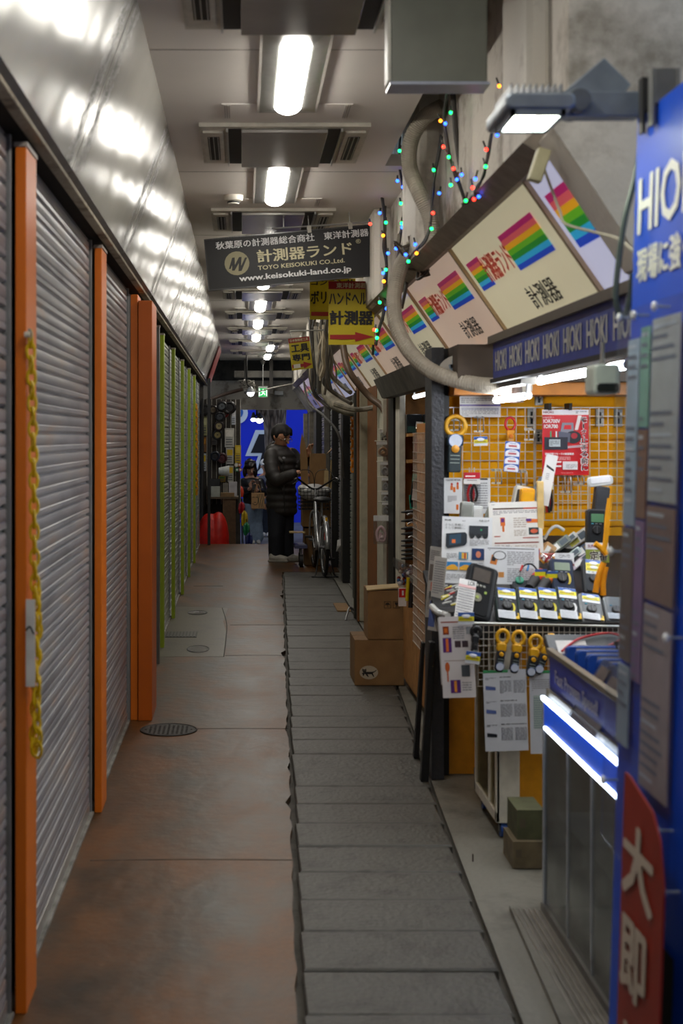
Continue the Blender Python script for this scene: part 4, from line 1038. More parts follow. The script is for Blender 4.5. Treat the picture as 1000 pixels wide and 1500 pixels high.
for chh, hh, ww in (('モ', .085, .135), ('ー', .085, .03), ('タ', .06, .10), ('が', .04, .05), ('止', .10, .14), ('ま', .09, .12), ('る', .10, .14), ('前', .10, .145), ('に', .09, .12)):
    for col, bo in (('#f8f8f8', .055), ('#1a1416', .02)):
        els.append(('t', chh, .87, cy+hh/2, ww*(1.25 if bo > .05 else 1), hh*(1.05 if bo > .05 else .84), col, bo))
    cy += hh+.008
sheetpx('bright red poster with white product names and a vertical Japanese headline', 794, 600, 862, 696, 6.17, els, '#efeaea', name='poster', cat='poster')
for i, x in enumerate((805, 835)):
    mb = MB(); p = P(x, 597, 6.16); mb.box(p.x-.006, p.x+.006, 6.15, 6.25, p.z-.012, p.z+.02, M_BLK); o = mb.build('clip', world=True); tag(o, ['black clip on the left top of the red poster', 'black clip on the right top of the red poster'][i], 'clip')

def stickers(t, W, H, zc, y=-.001, two=False, wf=.78):
    'price stickers: blue head, yellow band, pale foot'
    mb = MB(); h = H
    mb.box(-W*wf/2, W*wf/2, y-.0012, y, zc, zc+h, mat('#dcdfe6', .35))
    mb.box(-W*wf/2, W*wf/2, y-.0016, y-.0012, zc+h*.62, zc+h*.98, mat('#2b57a8', .35))
    mb.ball((0, y-.001, zc+h*.66), W*wf*.3, mat('#dfe3ee', .35), n=12, sc=(1, .004/(W*wf*.3), .45))
    mb.box(-W*wf*.49, W*wf*.49, y-.0032, y-.0026, zc+h*.28, zc+h*.66, mat('#e3d51c', .4))
    for i in range(8): mb.box(-W*wf*.42+i*W*wf*.1, -W*wf*.35+i*W*wf*.1, y-.0036, y-.0032, zc+h*.38, zc+h*.52, mat('#7a6a10', .5, var=0))
    return mb.build('price_sticker', t)
def meter(label, W, H, D, loc, rot, body='#1d3230', face='#2a2b30', dial='#1a1b1e', screen=None, card=True, sticker=True, mark='#cfc21c', group=None, cat='multimeter', name='multimeter'):
    t = thing(name, label, cat, loc, rad(*rot), group)
    mb = MB(); mb.rbox(-W/2, W/2, 0, D, 0, H, mat(body, .45), r=W*.14); mb.build('holster', t, smooth=True)
    mb = MB(); mb.rbox(-W*.42, W*.42, -.005, 0, H*.04, H*.96, mat(face, .55, spec=.2), r=W*.1); mb.build('face', t)
    zt = H*.62
    if screen: mb = MB(); mb.rbox(-W*.32, W*.32, -.008, -.005, H*.62, H*.86, mat(screen, .15), r=W*.03); mb.build('screen', t)
    mb = MB(); mb.lathe([(W*.22, -.005), (W*.22, -.013), (W*.18, -.016)], mat(dial, .4), c=(-W*.04, 0, H*.40), n=18, axis='y')
    mb.box(-W*.06, -W*.02, -.019, -.015, H*.40-W*.17, H*.40+W*.17, mat('#55565a')); mb.build('dial', t)
    mb = MB()
    for i in range(3): mb.box(-W*.3+i*W*.2, -W*.2+i*W*.2, -.008, -.005, H*.57, H*.59, mat('#4aa8c0' if i == 0 else '#8c8f94'))
    mb.build('buttons', t)
    if mark:
        mb = MB(); pts = []
        for i in range(8):
            a = -1.0+i*.28; pts.append((W*.16+W*.16*math.cos(a), H*.38+W*.3*math.sin(a)))
        inner = [(p[0]-W*.08, p[1]) for p in reversed(pts)]
        mb.prism(pts+inner, 1, -.009, -.005, mat(mark, .4)); mb.build('dial_scale', t)
    if sticker: stickers(t, W, H*.30, H*.64, -.006)
    if card:
        mb = MB(); mb.box(-W*.48, W*.28, -.012, -.010, H*.02, H*.24, mat('#c9ccd2', .3)); 
        for i in range(4): mb.box(-W*.44, W*.22, -.0125, -.012, H*(.05+.045*i), H*(.062+.045*i), mat('#8f939c', .4, var=0))
        mb.build('info_card', t)
        mb = MB(); mb.prism([(W*.30, H*.05), (W*.46, H*.05), (W*.46, H*.20), (W*.38, H*.22), (W*.40, H*.13), (W*.30, H*.11)], 1, -.010, -.005, mat('#dcb414', .4)); mb.build('yellow_mark', t)
    return t
# the display table (a black tray carried by a white cabinet)
t = thing('display_table', 'black sloping display tray on a white cabinet in front of the yellow wall', 'display table', (1.1, 5.5, 0))
zt = lambda y: .795+(y-5.2)*.33
mb = MB(); mb.prism([(5.2, .76), (5.75, .94), (5.75, .968), (5.2, .788)], 0, .76, 1.7, mat('#17181b', .5)); mb.prism([(5.75, .94), (6.12, 1.06), (6.12, 1.088), (5.75, .968)], 0, .94, 1.7, mat('#17181b', .5)); mb.box(.76, 1.7, 5.185, 5.2, .77, .825, mat('#121214', .4)); mb.build('tray', t, world=True)
mb = MB(); mb.box(.97, 1.055, 5.2, 5.212, .06, .77, mat('#d9d5c8', .45)); mb.box(1.055, 1.7, 5.25, 5.262, .03, .77, mat('#d99512', .5)); mb.box(.985, 1.69, 5.67, 5.68, .06, .77, mat('#d9d5c8', .45)); mb.box(.98, 1.68, 5.22, 5.67, .06, .075, mat('#d9d5c8', .45)); mb.box(1.2, 1.21, 5.22, 5.67, .06, .77, mat('#e5cf9a', .5)); mb.build('cabinet', t, world=True)
mb = MB(); M_CR = mat('#dcd6c6', .4)
for (ya, yb, za, zb) in ((5.2, 5.225, .06, .77), (5.655, 5.68, .06, .77), (5.2, 5.68, .06, .10), (5.2, 5.68, .73, .77), (5.35, 5.37, .1, .73)): mb.box(.965, .98, ya, yb, za, zb, M_CR)
mb.build('side_frame', t, world=True, bevel=.002)
mb = MB(); mb.box(.972, .974, 5.22, 5.66, .1, .73, glass('#e8e4d8', .12)); mb.build('side_glass', t, world=True)
for (x, y) in ((.998, 5.23), (.998, 5.62)):
    mb = MB(); mb.cyl((x-.012, y, .03), (x+.012, y, .03), .03, mat('#17499a', .4), n=20); ob = mb.build('caster_wheel', t, world=True, smooth=True)
    mb = MB(); mb.box(x-.017, x+.017, y-.012, y+.012, .045, .062, M_BLK); mb.box(x-.017, x-.013, y-.01, y+.01, .02, .06, mat('#777777', .3, metal=.7)); mb.build('caster_fork', ob).location = (0, 0, 0); 
    ob.children[0].data.transform(Matrix.Translation(-wloc(t)))
# wire basket along the tray front
t = thing('wire_basket', 'wire mesh basket hung along the front of the display tray', 'wire basket', (1.1, 5.17, .6))
a = P(700, 1005, 5.17); b = P(905, 916, 5.17); mb = MB()
for i in range(27): x = a.x+(b.x-a.x)*i/26; mb.box(x-.0012, x+.0012, 5.168, 5.170, a.z, b.z, M_WIRE)
for i in range(10): z = a.z+(b.z-a.z)*i/9; mb.box(a.x, b.x, 5.166, 5.168, z-.0012, z+.0012, M_WIRE)
mb.build('mesh', t, world=True)
mb = MB(); mb.cyl((P(690, 915, 5.15).x, 5.16, .826), (b.x, 5.16, .813), .005, mat('#a8a8a2', .3, metal=.6)); mb.build('top_rod', t, world=True)

# row of multimeters
row = [(745, 909, 'dark green multimeter, leftmost of the front row on the tray'), (777, 910, 'dark green multimeter, second from the left in the front row'), (806, 911, 'dark green multimeter, third from the left in the front row'), (836, 912, 'dark green multimeter, fourth in the front row with a white dial mark')]
for i, (x, y, lab) in enumerate(row):
    p = P(x, y, 5.23); meter(lab, .088, .185, .032, (p.x, 5.225, .825), (-52, 7, 0), group='dark green multimeters in the front row', mark='#cfc21c' if i < 3 else '#d8d8d8')
p = P(871, 914, 5.2); meter('grey multimeter with a red card, right end of the front row', .088, .15, .03, (p.x, 5.22, .822), (-50, 8, 0), body='#8d9092', face='#777a7d', mark=None)
p = P(888, 914, 5.2); meter('grey multimeter half hidden behind the blue panel', .088, .13, .03, (p.x+.06, 5.24, .822), (-50, 4, 0), body='#85898c', face='#777a7d', mark=None, sticker=False)
# second row
p = P(764, 862, 5.5); meter('small black and green battery tester with lead wires, behind the front row', .078, .10, .03, (p.x, 5.50, zt(5.5)+.02), (-40, -3, 0), body='#26282c', face='#34373c', dial='#1f8a6c', screen='#4a5250', card=False, sticker=False, mark=None)
p = P(824, 862, 5.5); t = meter('navy multimeter with a white price card standing on it', .098, .15, .035, (p.x, 5.48, zt(5.48)+.02), (-32, 3, 0), body='#1a2438', face='#222c44', screen='#7e8c7c', card=False, sticker=False, mark='#c8b020')
sheetpx('white price card with red foot standing behind the navy multimeter', 813, 810, 841, 829, 5.6, [('t', 'CDM-17D', .5, .25, .6, .25, '#44444c', 0), ('l', .08, .45, .92, .75, 2, G_), ('r', 0, .84, 1, 1, '#8a2030')], '#d9dade', rx=-10, name='price_card', cat='price card')
p = P(864, 872, 5.55)
t = meter('dark clamp meter with two yellow stickers in front of the green card', .085, .16, .035, (p.x, 5.47, zt(5.47)+.02), (-36, 6, 0), body='#34373b', face='#3c4046', card=False, mark=None)
stickers(t, .085, .045, .085, -.006)
for i, (x0, y0, x1, y1) in enumerate(((872, 868, 884, 824), (883, 872, 887, 830))):
    mb = MB(); mb.tube([P(x0, y0, 5.42), P((x0+x1)/2-2, (y0+y1)/2, 5.42), P(x1, y1, 5.42)], .012, mat('#e8920c', .4), n=10); o = mb.build('test_lead_holster', world=True, smooth=True); tag(o, ['thick orange test lead standing right of the clamp meter', 'second orange test lead next to the blue panel'][i], 'test lead')
# two probes
for i, (x0, y0, x1, y1, c, lab) in enumerate(((775, 862, 792, 836, '#d83010', 'red voltage probe with a yellow sticker'), (790, 866, 808, 838, '#e07018', 'black probe with an orange collar and yellow sticker'))):
    t = thing('voltage_probe', lab, 'probe', P(x0, y0, 5.45)); a = P(x0, y0, 5.43); b = P(x1, y1, 5.55)
    mb = MB(); mb.cyl(a, a.lerp(b, .5), .019, mat('#222224', .5), r2=.023); mb.build('grip', t, world=True, smooth=True)
    mb = MB(); mb.cyl(a.lerp(b, .5), a.lerp(b, .72), .023, mat(c, .4), r2=.02); mb.build('collar', t, world=True, smooth=True)
    mb = MB(); mb.cyl(a.lerp(b, .72), b, .02, mat('#b84a40' if i == 0 else '#9a9ca0', .4), r2=.012); mb.build('tip', t, world=True, smooth=True)
    q = P((x0+x1)/2+6, (y0+y1)/2-8, 5.45); mb = MB(); mb.box(q.x-.024, q.x+.024, q.y-.03, q.y-.028, q.z-.004, q.z+.012, mat('#e3d51c', .4)); mb.box(q.x-.024, q.x+.024, q.y-.03, q.y-.028, q.z+.012, q.z+.022, mat('#4060a8', .4)); mb.build('price_sticker', t, world=True)
# LCR meter, large
p = P(690, 912, 5.18); W, H = .118, .235
t = thing('handheld_meter', 'large black handheld meter leaning beside a tall price list at the left of the tray', 'handheld meter', (p.x+.02, 5.20, .84), rad(-32, 17, 0))
mb = MB(); mb.rbox(-W/2, W/2, 0, .045, 0, H, mat('#1c1e22', .55, spec=.25), r=.02); mb.build('body', t, smooth=True)
mb = MB(); mb.rbox(-W*.40, W*.34, -.004, 0, H*.06, H*.96, mat('#0c0d10', .6, spec=.15), r=.012); mb.build('face', t)
mb = MB(); mb.rbox(-W*.34, W*.24, -.006, -.004, H*.66, H*.90, mat('#3c3430', .15), r=.003); mb.build('screen', t)
mb = MB(); mb.lathe([(.018, -.004), (.018, -.008)], mat('#77735a', .4), c=(-.01, 0, H*.36), axis='y'); mb.lathe([(.007, -.008), (.007, -.011)], mat('#98a83c', .4), c=(-.01, 0, H*.36), axis='y')
for i in range(4): mb.box(-.036+i*.014, -.027+i*.014, -.007, -.004, H*.57, H*.60, mat('#a8aaa0'))
mb.box(.015, .024, -.007, -.004, H*.46, H*.50, mat('#8ca83a')); mb.build('key_pad', t)
mb = MB()
for i in range(7): mb.box(W/2-.001, W/2+.003, .01, .035, H*.25+i*.014, H*.25+.006+i*.014, M_BLK)
mb.build('side_grip', t)
s = sheetpx('tall narrow price list marked LCR leaning left of the large black meter', 664, 842, 690, 910, 5.15, [('t', 'LCR', .72, .07, .4, .09, '#222228', .01), ('r', .0, .14, 1, .2, '#d8a8a8'), ('l', .05, .22, .95, .98, 12, '#77787e')], '#d8d6d4', rx=-30, ry=14, name='price_list', cat='price list')
p = P(681, 911, 5.12); t = thing('price_tag', 'blue and yellow price tag on the foot of the tall price list', 'price tag', (p.x, 5.10, .83)); stickers(t, .06, .045, 0, 0, wf=1)
# leaflets on stands
T_ = '#2b6f9a'
elA = [('t', 'FLIR', .12, .055, .13, .022, '#222222', .03), ('t', 'さらに手軽に、', .26, .125, .40, .035, K_, .0), ('t', 'そして鮮明に。', .26, .17, .40, .035, K_, .0), ('l', .4, .05, .6, .075, 1, G_), ('t', 'FLIR C3-X', .84, .05, .2, .02, '#222222', .02),
       ('r', .54, .13, .92, .28, '#2a3038'), ('o', .60, .285, .05, .036, '#1c2026'), ('o', .73, .285, .05, .036, '#1c2026'), ('o', .86, .285, .05, .036, '#1c2026'), ('o', .78, .19, .02, .014, '#2fa868'),
       ('p', [(.08, .26), (.46, .23), (.50, .26), (.50, .39), (.46, .43), (.12, .48), (.08, .45)], '#1e2833'), ('p', [(.15, .28), (.38, .255), (.38, .40), (.15, .43)], '#27475e'), ('r', .2, .345, .27, .40, '#e87838'),
       ('l', .55, .34, .95, .43, 4, G_), ('l', .1, .55, .32, .64, 5, G_), ('r', .34, .53, .53, .64, '#4f86a4'), ('r', .40, .54, .50, .63, '#e0b040'), ('r', .45, .54, .48, .63, '#b83428'),
       ('r', .60, .47, .86, .64, '#16305e'), ('o', .73, .56, .05, .05, '#c8785a'), ('r', .10, .68, .33, .80, '#2a7ab4'), ('p', [(.10, .76), (.2, .72), (.26, .72), (.33, .76), (.33, .80), (.10, .80)], '#e0a42a'),
       ('r', .36, .68, .60, .80, '#2a7ab4'), ('p', [(.36, .76), (.46, .72), (.52, .72), (.60, .76), (.60, .80), (.36, .80)], '#e0a42a'), ('l', .65, .68, .9, .80, 5, G_), ('l', .1, .86, .5, .95, 4, G_), ('r', .55, .86, .73, .95, '#33434c'), ('r', .76, .82, .86, .9, '#26343e')]
sheetpx('white leaflet with a thermal camera and small colour pictures, left on the table', 646, 757, 719, 855, 5.62, elA, '#dfe1e4', rx=-8, ry=1.5, rz=-6, group='thermal camera leaflets standing on the table')
OR = '#d8702c'; PU = '#5a2c7c'
elB = [('l', .06, .03, .3, .05, 1, G_), ('r', .08, .10, .92, .125, '#5a4038'), ('r', .66, .10, .92, .125, '#c05040'), ('l', .08, .14, .92, .22, 3, G_), ('r', .21, .26, .30, .40, OR), ('r', .225, .275, .285, .34, PU), ('r', .24, .40, .28, .50, OR),
       ('l', .46, .26, .72, .44, 5, '#b5a79a'), ('p', [(.70, .29), (.92, .30), (.93, .36), (.72, .36)], OR), ('r', .70, .29, .80, .335, PU), ('r', .74, .44, .93, .56, '#2a3a3c'), ('o', .84, .5, .07, .035, '#c85a3c'),
       ('l', .46, .47, .7, .58, 4, '#b5a79a'), ('r', .08, .57, .2, .585, '#c05040'), ('r', .62, .60, .92, .62, '#c08078'), ('r', .08, .68, .92, .70, '#8a4038'), ('l', .08, .72, .4, .8, 4, G_), ('l', .46, .73, .9, .95, 8, '#b5a79a'), ('r', .86, .80, .93, .97, OR), ('r', .87, .82, .92, .9, PU)]
sheetpx('large white leaflet with orange instruments, standing behind the thermal camera one', 719, 735, 797, 822, 5.72, elB, '#dedbd6', rx=-7, ry=-1.5, rz=2, group='thermal camera leaflets standing on the table')
elC = [('r', .06, .045, .92, .06, '#222228'), ('l', .08, .08, .3, .11, 1, G_), ('l', .42, .12, .92, .5, 8, G_), ('p', [(.14, .22), (.26, .26), (.22, .50), (.10, .46)], '#c87a3a'), ('p', [(.15, .26), (.22, .28), (.20, .40), (.13, .38)], '#2c2c34'),
       ('o', .28, .24, .12, .12, '#333338'), ('o', .28, .24, .105, .10, '#d8dade'), ('l', .42, .56, .92, .95, 8, G_), ('r', .26, .68, .36, .82, '#c88a4a')]
sheetpx('lower white leaflet with an orange detector, overlapping the other two leaflets', 709, 801, 789, 856, 5.52, elC, '#d8dade', rx=-8, ry=1.5, rz=0, group='thermal camera leaflets standing on the table')
sheetpx('white product sheet with small clamp meters hung at the lower left of the wire grid', 650, 700, 677, 752, 6.15, [('t', 'CLAMP METER', .5, .06, .8, .04, '#222222', .02), ('r', .35, .22, .48, .34, OR), ('r', .5, .26, .62, .4, OR), ('r', .68, .2, .8, .32, OR), ('o', .42, .18, .06, .04, '#c04030'), ('o', .74, .16, .06, .04, '#c04030'), ('l', .2, .5, .7, .68, 5, G_), ('r', .66, .75, .78, .9, OR)], '#dfe0e2')
sheetpx('second white product sheet behind the red test leads', 678, 701, 718, 752, 6.17, [('r', 0, 0, .9, .04, '#222222'), ('l', .1, .1, .9, .95, 12, G_)], '#dfe0e2')
# hanging pack with test leads
def leadpack(label, x0, x1, y0, yc, y1, Y, yel=False):
    s = Y/2000; t = thing('test_lead_pack', label, 'test lead pack', P((x0+x1)/2, y1, Y)); o = P((x0+x1)/2, y1, Y)
    W = (x1-x0)*s
    mb = MB(); mb.box(-W/2, W/2, 0, .002, (y1-yc)*s, (y1-y0)*s, mat('#e6e4e2', .35)); mb.box(-W/2, W/2, -.001, 0, (y1-y0)*s*.80, (y1-y0)*s, mat('#c01c30', .35)); mb.box(-W*.4, W*.2, -.0015, -.001, (y1-y0)*s*.86, (y1-y0)*s*.9, mat('#f0e0e0'))
    mb.box(-W*.3, W*.3, -.0015, 0, (y1-yc)*s+.016, (y1-yc)*s+.018, K if False else mat('#55565a'))
    if yel: mb.box(-W*.4, W*.4, -.002, -.001, (y1-yc)*s+.0, (y1-yc)*s+.02, mat('#e3d51c'))
    mb.build('header_card', t)
    mb = MB(); mb.box(-W/2, W/2, -.012, .0, 0, (y1-yc)*s, glass('#eef0f2', .10)); mb.build('clear_bag', t)
    for k, c in enumerate(('#c81820', '#17171a')):
        mb = MB(); q = (-.1+.2*k)*W; h = (y1-yc)*s
        mb.tube([(q-.1*W, -.004-k*.004, .004), (q-.16*W, -.004-k*.004, h*.5), (q-.04*W, -.004-k*.004, h*.92), (q+.10*W, -.004-k*.004, h*.85), (q+.2*W, -.004-k*.004, h*.45), (q+.08*W, -.004-k*.004, .01)], .0055, mat(c, .4), n=8); mb.build('test_lead', t, smooth=True)
    for sx in (-W*.15, W*.15):
        mb = MB(); mb.cyl((sx, .004, (y1-y0)*s-.008), (sx, .004, (y1-y0)*s+.022), .0022, M_WIRE, n=6); mb.build('hook', t)
    return t
leadpack('pack of red and black test leads with a red and white header on the grid', 679, 703, 692, 709, 738, 6.14)
leadpack('pack of red test leads with a yellow sticker beside the red poster foot', 797, 810, 697, 717, 752, 6.13, True)
# hanging instruments
def clampmeter(label, x, y, Y, R, r, H, roll, jaw, body, dialc, loc=None, tagc=True, slim=False, cat='clamp meter', group=None, jawz=1.0):
    'origin at the jaw centre; body hangs below'
    t = thing('clamp_meter', label, cat, loc if loc is not None else P(x, y, Y), rad(0, roll, 0), group)
    mb = MB(); pts = [(R*math.cos(a*PI/9), 0, R*jawz*math.sin(a*PI/9)) for a in range(18)]
    mb.tube(pts, r, mat(jaw, .4), n=10, closed=True, sub=2); mb.build('jaw', t, smooth=True)
    W = R*1.35
    mb = MB(); mb.rbox(-W*.62, W*.62, -.014, .016, -R*jawz-H*.28, -R*jawz+r*.4, mat(jaw if slim else body, .45), r=.008); mb.build('trigger_guard' if slim else 'shoulder', t, smooth=True)
    mb = MB(); mb.rbox(-W*.5, W*.5, -.015, .017, -R*jawz-H, -R*jawz-H*.2, mat(body, .45), r=.009); mb.build('handle_body', t, smooth=True)
    mb = MB(); mb.lathe([(W*.30, -.015), (W*.30, -.022), (W*.22, -.025)], mat(dialc, .4), c=(0, 0, -R*jawz-H*.36), axis='y', n=16); mb.build('dial', t, smooth=True)
    mb = MB()
    for i in range(3): mb.box(-W*.36, W*.36, -.0165, -.015, -R*jawz-H*(.55+.1*i), -R*jawz-H*(.53+.1*i), mat('#9aa8a0'))
    mb.build('scale_print', t)
    if tagc:
        mb = MB(); mb.lathe([(W*.5, -.017), (W*.5, -.019)], mat('#c9d2e4', .35), c=(0, 0, -R*jawz-H*(.14 if not slim else .80)), axis='y', n=18); mb.lathe([(W*.54, -.0165), (W*.54, -.018)], mat('#3560b0', .35), c=(0, 0, -R*jawz-H*(.14 if not slim else .80)), axis='y', n=18); mb.build('price_tag', t)
    return t
clampmeter('big clamp meter with a thick yellow ring jaw, hung at the left of the grid', 667, 624, 6.12, .043, .011, .165, 2, '#d9a020', '#27343a', '#d9982a', group=None)
clampmeter('red clamp meter with yellow body hung in the middle of the grid', 747, 621, 6.12, .022, .006, .075, 0, '#c81e20', '#e0921a', '#e07a10', tagc=False, jawz=1.3)
t = thing('price_strip', 'white strip of stacked blue-edged price labels below the red clamp meter', 'price strip', P(748, 692, 6.1), rad(0, 4, 0))
for i in range(4):
    mb = MB(); z = .002+i*.034; mb.box(-.034, .034, 0, .002, z, z+.034, mat('#3a62b4', .35)); mb.ball((0, -.0005, z+.017), .031, mat('#e6e8ee', .35), n=16, sc=(1, .05, .5)); mb.box(-.031, .031, -.002, 0, z+.002, z+.02, mat('#e6e8ee', .35)); mb.box(-.018, .018, -.0028, -.002, z+.010, z+.018, mat('#c06068', .4, var=0)); mb.box(-.014, .014, -.0035, -.0028, z+.024, z+.027, mat('#90a0c0', .4, var=0)); mb.build('price_label', t)
def hooks(label, x, y, h, Y=6.18, w=14):
    s = Y/2000; t = thing('display_hook', label, 'display hook', P(x, y, Y)); W = w*s
    for q in (-W*.3, W*.3):
        mb = MB(); mb.tube([(q, .03, 0), (q, -.01, 0), (q, -.03, -.006), (q, -.034, -h*s*.5), (q, -.03, -h*s), (q, -.045, -h*s+.012)], .0028, mat('#b9b6ac', .3, metal=.6), n=6); mb.build('prong', t, smooth=True)
    mb = MB(); mb.box(-W*.5, W*.5, .02, .024, -.008, .004, M_WIRE); mb.box(-W*.5, W*.5, .02, .024, -h*s-.004, -h*s+.004, M_WIRE); mb.build('back_bar', t)
for i, (x, y, h) in enumerate(((702, 610, 22), (667, 614, 16), (728, 688, 20), (765, 690, 20), (829, 697, 24), (848, 697, 12), (776, 628, 16))):
    hooks(['empty double hook above the small yellow price tag', 'double hook behind the yellow ring jaw', 'empty double hook at the middle foot of the grid', 'double hook with black tip, left of the grid joint', 'tangled wire hooks below the red poster', 'short hook right of the tangled hooks', 'double hook at the joint between the two grids'][i], x, y, h)
t = thing('price_tag', 'small yellow and blue price tag hanging under the empty hook', 'price tag', P(704, 653, 6.12), rad(0, -2, 0)); stickers(t, .062, .042, 0, 0, wf=1)
# handhelds peeking over the leaflets
def slab(label, x, y0, y1, w, Y, c, roll, name='handheld_case', cat='instrument', front=None, d=.05, rx=-5):
    s = Y/2000; t = thing(name, label, cat, P(x, y1, Y), rad(rx, roll, 0)); W = w*s; H = (y1-y0)*s
    mb = MB(); mb.rbox(-W/2, W/2, 0, d, 0, H, mat(c, .45), r=W*.15); mb.build('case', t, smooth=True)
    mb = MB(); mb.rbox(-W*.38, W*.38, -.003, 0, H*.3, H*.9, mat(front or c, .3), r=W*.06); mb.build('front', t)
    return t
slab('pale grey handheld case standing behind the leaflets, left', 683, 735, 775, 18, 5.85, '#9a9d98', 4, front='#8a8d88')
slab('white handheld case standing behind the leaflets, left of the olive one', 700, 741, 775, 16, 5.88, '#cfd1cf', 0, front='#dddddb')
slab('olive grey handheld leaning to the right behind the leaflets', 712, 733, 775, 13, 5.8, '#83867a', 22, front='#74776c')
slab('white and black instrument with a clip, behind the large leaflet', 756, 711, 770, 22, 5.9, '#c3c0b6', 12, front='#3a3c3e')
slab('bright yellow instrument standing behind the large leaflet', 771, 715, 775, 20, 5.85, '#eaa412', 4, front='#f0ae1c')
slab('blue grey tool tip leaning behind the yellow instrument', 778, 694, 740, 11, 5.95, '#5f7180', 28, front='#55656f')
sheetpx('white strip of paper with black print leaning in front of the yellow wall', 786, 665, 803, 740, 5.8, [('p', [(.2, .2), (.9, .28), (.9, .32), (.2, .25)], '#333333'), ('l', .3, .36, .6, .5, 4, G_)], '#dcdad8', ry=10, rx=-4, rz=-25)
mb = MB(); a = P(791, 775, 5.75); b = P(790, 705, 5.75); mb.box(a.x-.013, a.x+.013, 5.74, 5.77, a.z, b.z, mat('#d8b878', .5, var=.2)); o = mb.build('wooden_stick', world=True, bevel=.002); tag(o, 'pale wooden stick standing at the right edge of the large leaflet', 'wooden stick')
# heap of packaged goods in the back
heap = [(800, 812, 18, 36, 5.9, '#c8a070', 35, 'brown cardboard corner'), (816, 800, 44, 12, 5.92, '#7c8478', -38, 'grey green blister pack leaning left'), (828, 794, 40, 10, 5.95, '#d8d8d2', -38, 'white blister pack'), (844, 790, 42, 16, 5.98, '#e2dfd8', -35, 'white box with yellow label at the heap top'),
        (853, 806, 34, 14, 5.9, '#4a5a78', -32, 'blue and brown box in the heap'), (836, 814, 34, 10, 5.8, '#b8c8c4', -38, 'mint coloured pack in the heap'), (850, 822, 36, 9, 5.75, '#ccc0cc', -40, 'pale lilac pack lowest in the heap')]
for (x, y, w, h, Y, c, ang, lab) in heap:
    s = Y/2000; t = thing('packaged_tool', lab+' on the tray' if 'heap' not in lab else lab, 'package', P(x, y, Y), rad(-15, ang, 0)); W = w*s; H = h*s
    mb = MB(); mb.rbox(-W/2, W/2, 0, .05, -H/2, H/2, mat(c, .3, var=.2), r=.006); mb.build('box', t)
    mb = MB(); mb.box(-W*.3, W*.05, -.002, 0, -H*.35, H*.35, mat('#e2d840' if 'yellow' in lab else '#f0f0ee', .3)); mb.box(W*.12, W*.4, -.002, 0, -H*.3, H*.3, mat('#8a7058' if 'brown' in lab else '#53606a', .3)); mb.build('print', t)
t = thing('small_parts_bag', 'clear bag of small red and orange parts on the tray', 'bag', P(803, 818, 5.7)); rr = random.Random(4)
mb = MB(); mb.ball((0, 0, 0), .055, glass('#f0f0f0', .16), n=14, sc=(1, .6, .55)); mb.build('bag_film', t, smooth=True)
for i in range(16):
    mb = MB(); mb.cyl((rr.uniform(-.04, .04), rr.uniform(-.02, .02), rr.uniform(-.02, .02)), (rr.uniform(-.04, .04), rr.uniform(-.02, .02), rr.uniform(-.02, .02)), .004, mat(rr.choice(['#c82820', '#e8a020', '#e8e8e8', '#303034', '#b83050']), .4), n=6); mb.build('small_part', t)
cable('white cable arching over the heap of packages', [(797, 790, 5.95), (806, 776, 5.95), (815, 771, 5.95), (826, 777, 5.95)], .007, mat('#cfd0cc', .4))
cable('black test lead arching over the small battery tester', [(761, 838, 5.5), (768, 828, 5.5), (779, 827, 5.5), (788, 838, 5.5), (790, 850, 5.5)], .0035, M_BLK, name='test_lead', cat='test lead')
mb = MB(); mb.cyl(P(762, 836, 5.49), P(765, 828, 5.5), .004, mat('#c02020')); mb.cyl(P(772, 836, 5.49), P(774, 828, 5.5), .004, mat('#3080c0')); o = mb.build('lead_plugs', world=True); tag(o, 'red and blue plugs on top of the small battery tester', 'plugs')
p = P(874, 797, 5.85); meter('tall meter with a green display behind the green card', .085, .15, .04, (p.x, 5.85, p.z), (-6, 2, 0), body='#2a2c30', face='#202226', screen='#5f8a68', card=False, sticker=False, mark=None)
slab('black tool case with white glare above the green display meter', 878, 712, 765, 20, 5.9, '#2c2e33', 8, front='#383a40')
slab('pale label holder with a handwritten price strip near the blue panel', 880, 697, 712, 38, 5.6, '#d3d4d2', -6, name='label_holder', cat='label holder', front='#e8e8ea', d=.01)
cable('thick yellow lead hanging beside the blue panel', [(893, 730, 5.3), (889, 760, 5.3), (887, 790, 5.3), (884, 806, 5.3)], .010, mat('#e8a010', .4), name='test_lead', cat='test lead')
cable('short thick yellow lead lying across the green card', [(871, 796, 5.45), (880, 803, 5.45), (888, 812, 5.45)], .012, mat('#e8a010', .4), name='test_lead', cat='test lead')
sheetpx('olive green card with a bold dark Japanese character', 858, 795, 892, 824, 5.72, [('r', 0, 0, 1, .34, '#d4d0d4'), ('t', 'SUPER', .3, .17, .4, .14, '#8a3050', .03), ('t', '定番', .55, .66, .80, .52, '#f0ece0', .12), ('t', '定番', .55, .66, .78, .5, '#2a1c14', .03)], '#7f8a34', rx=-8, name='shop_card', cat='card')
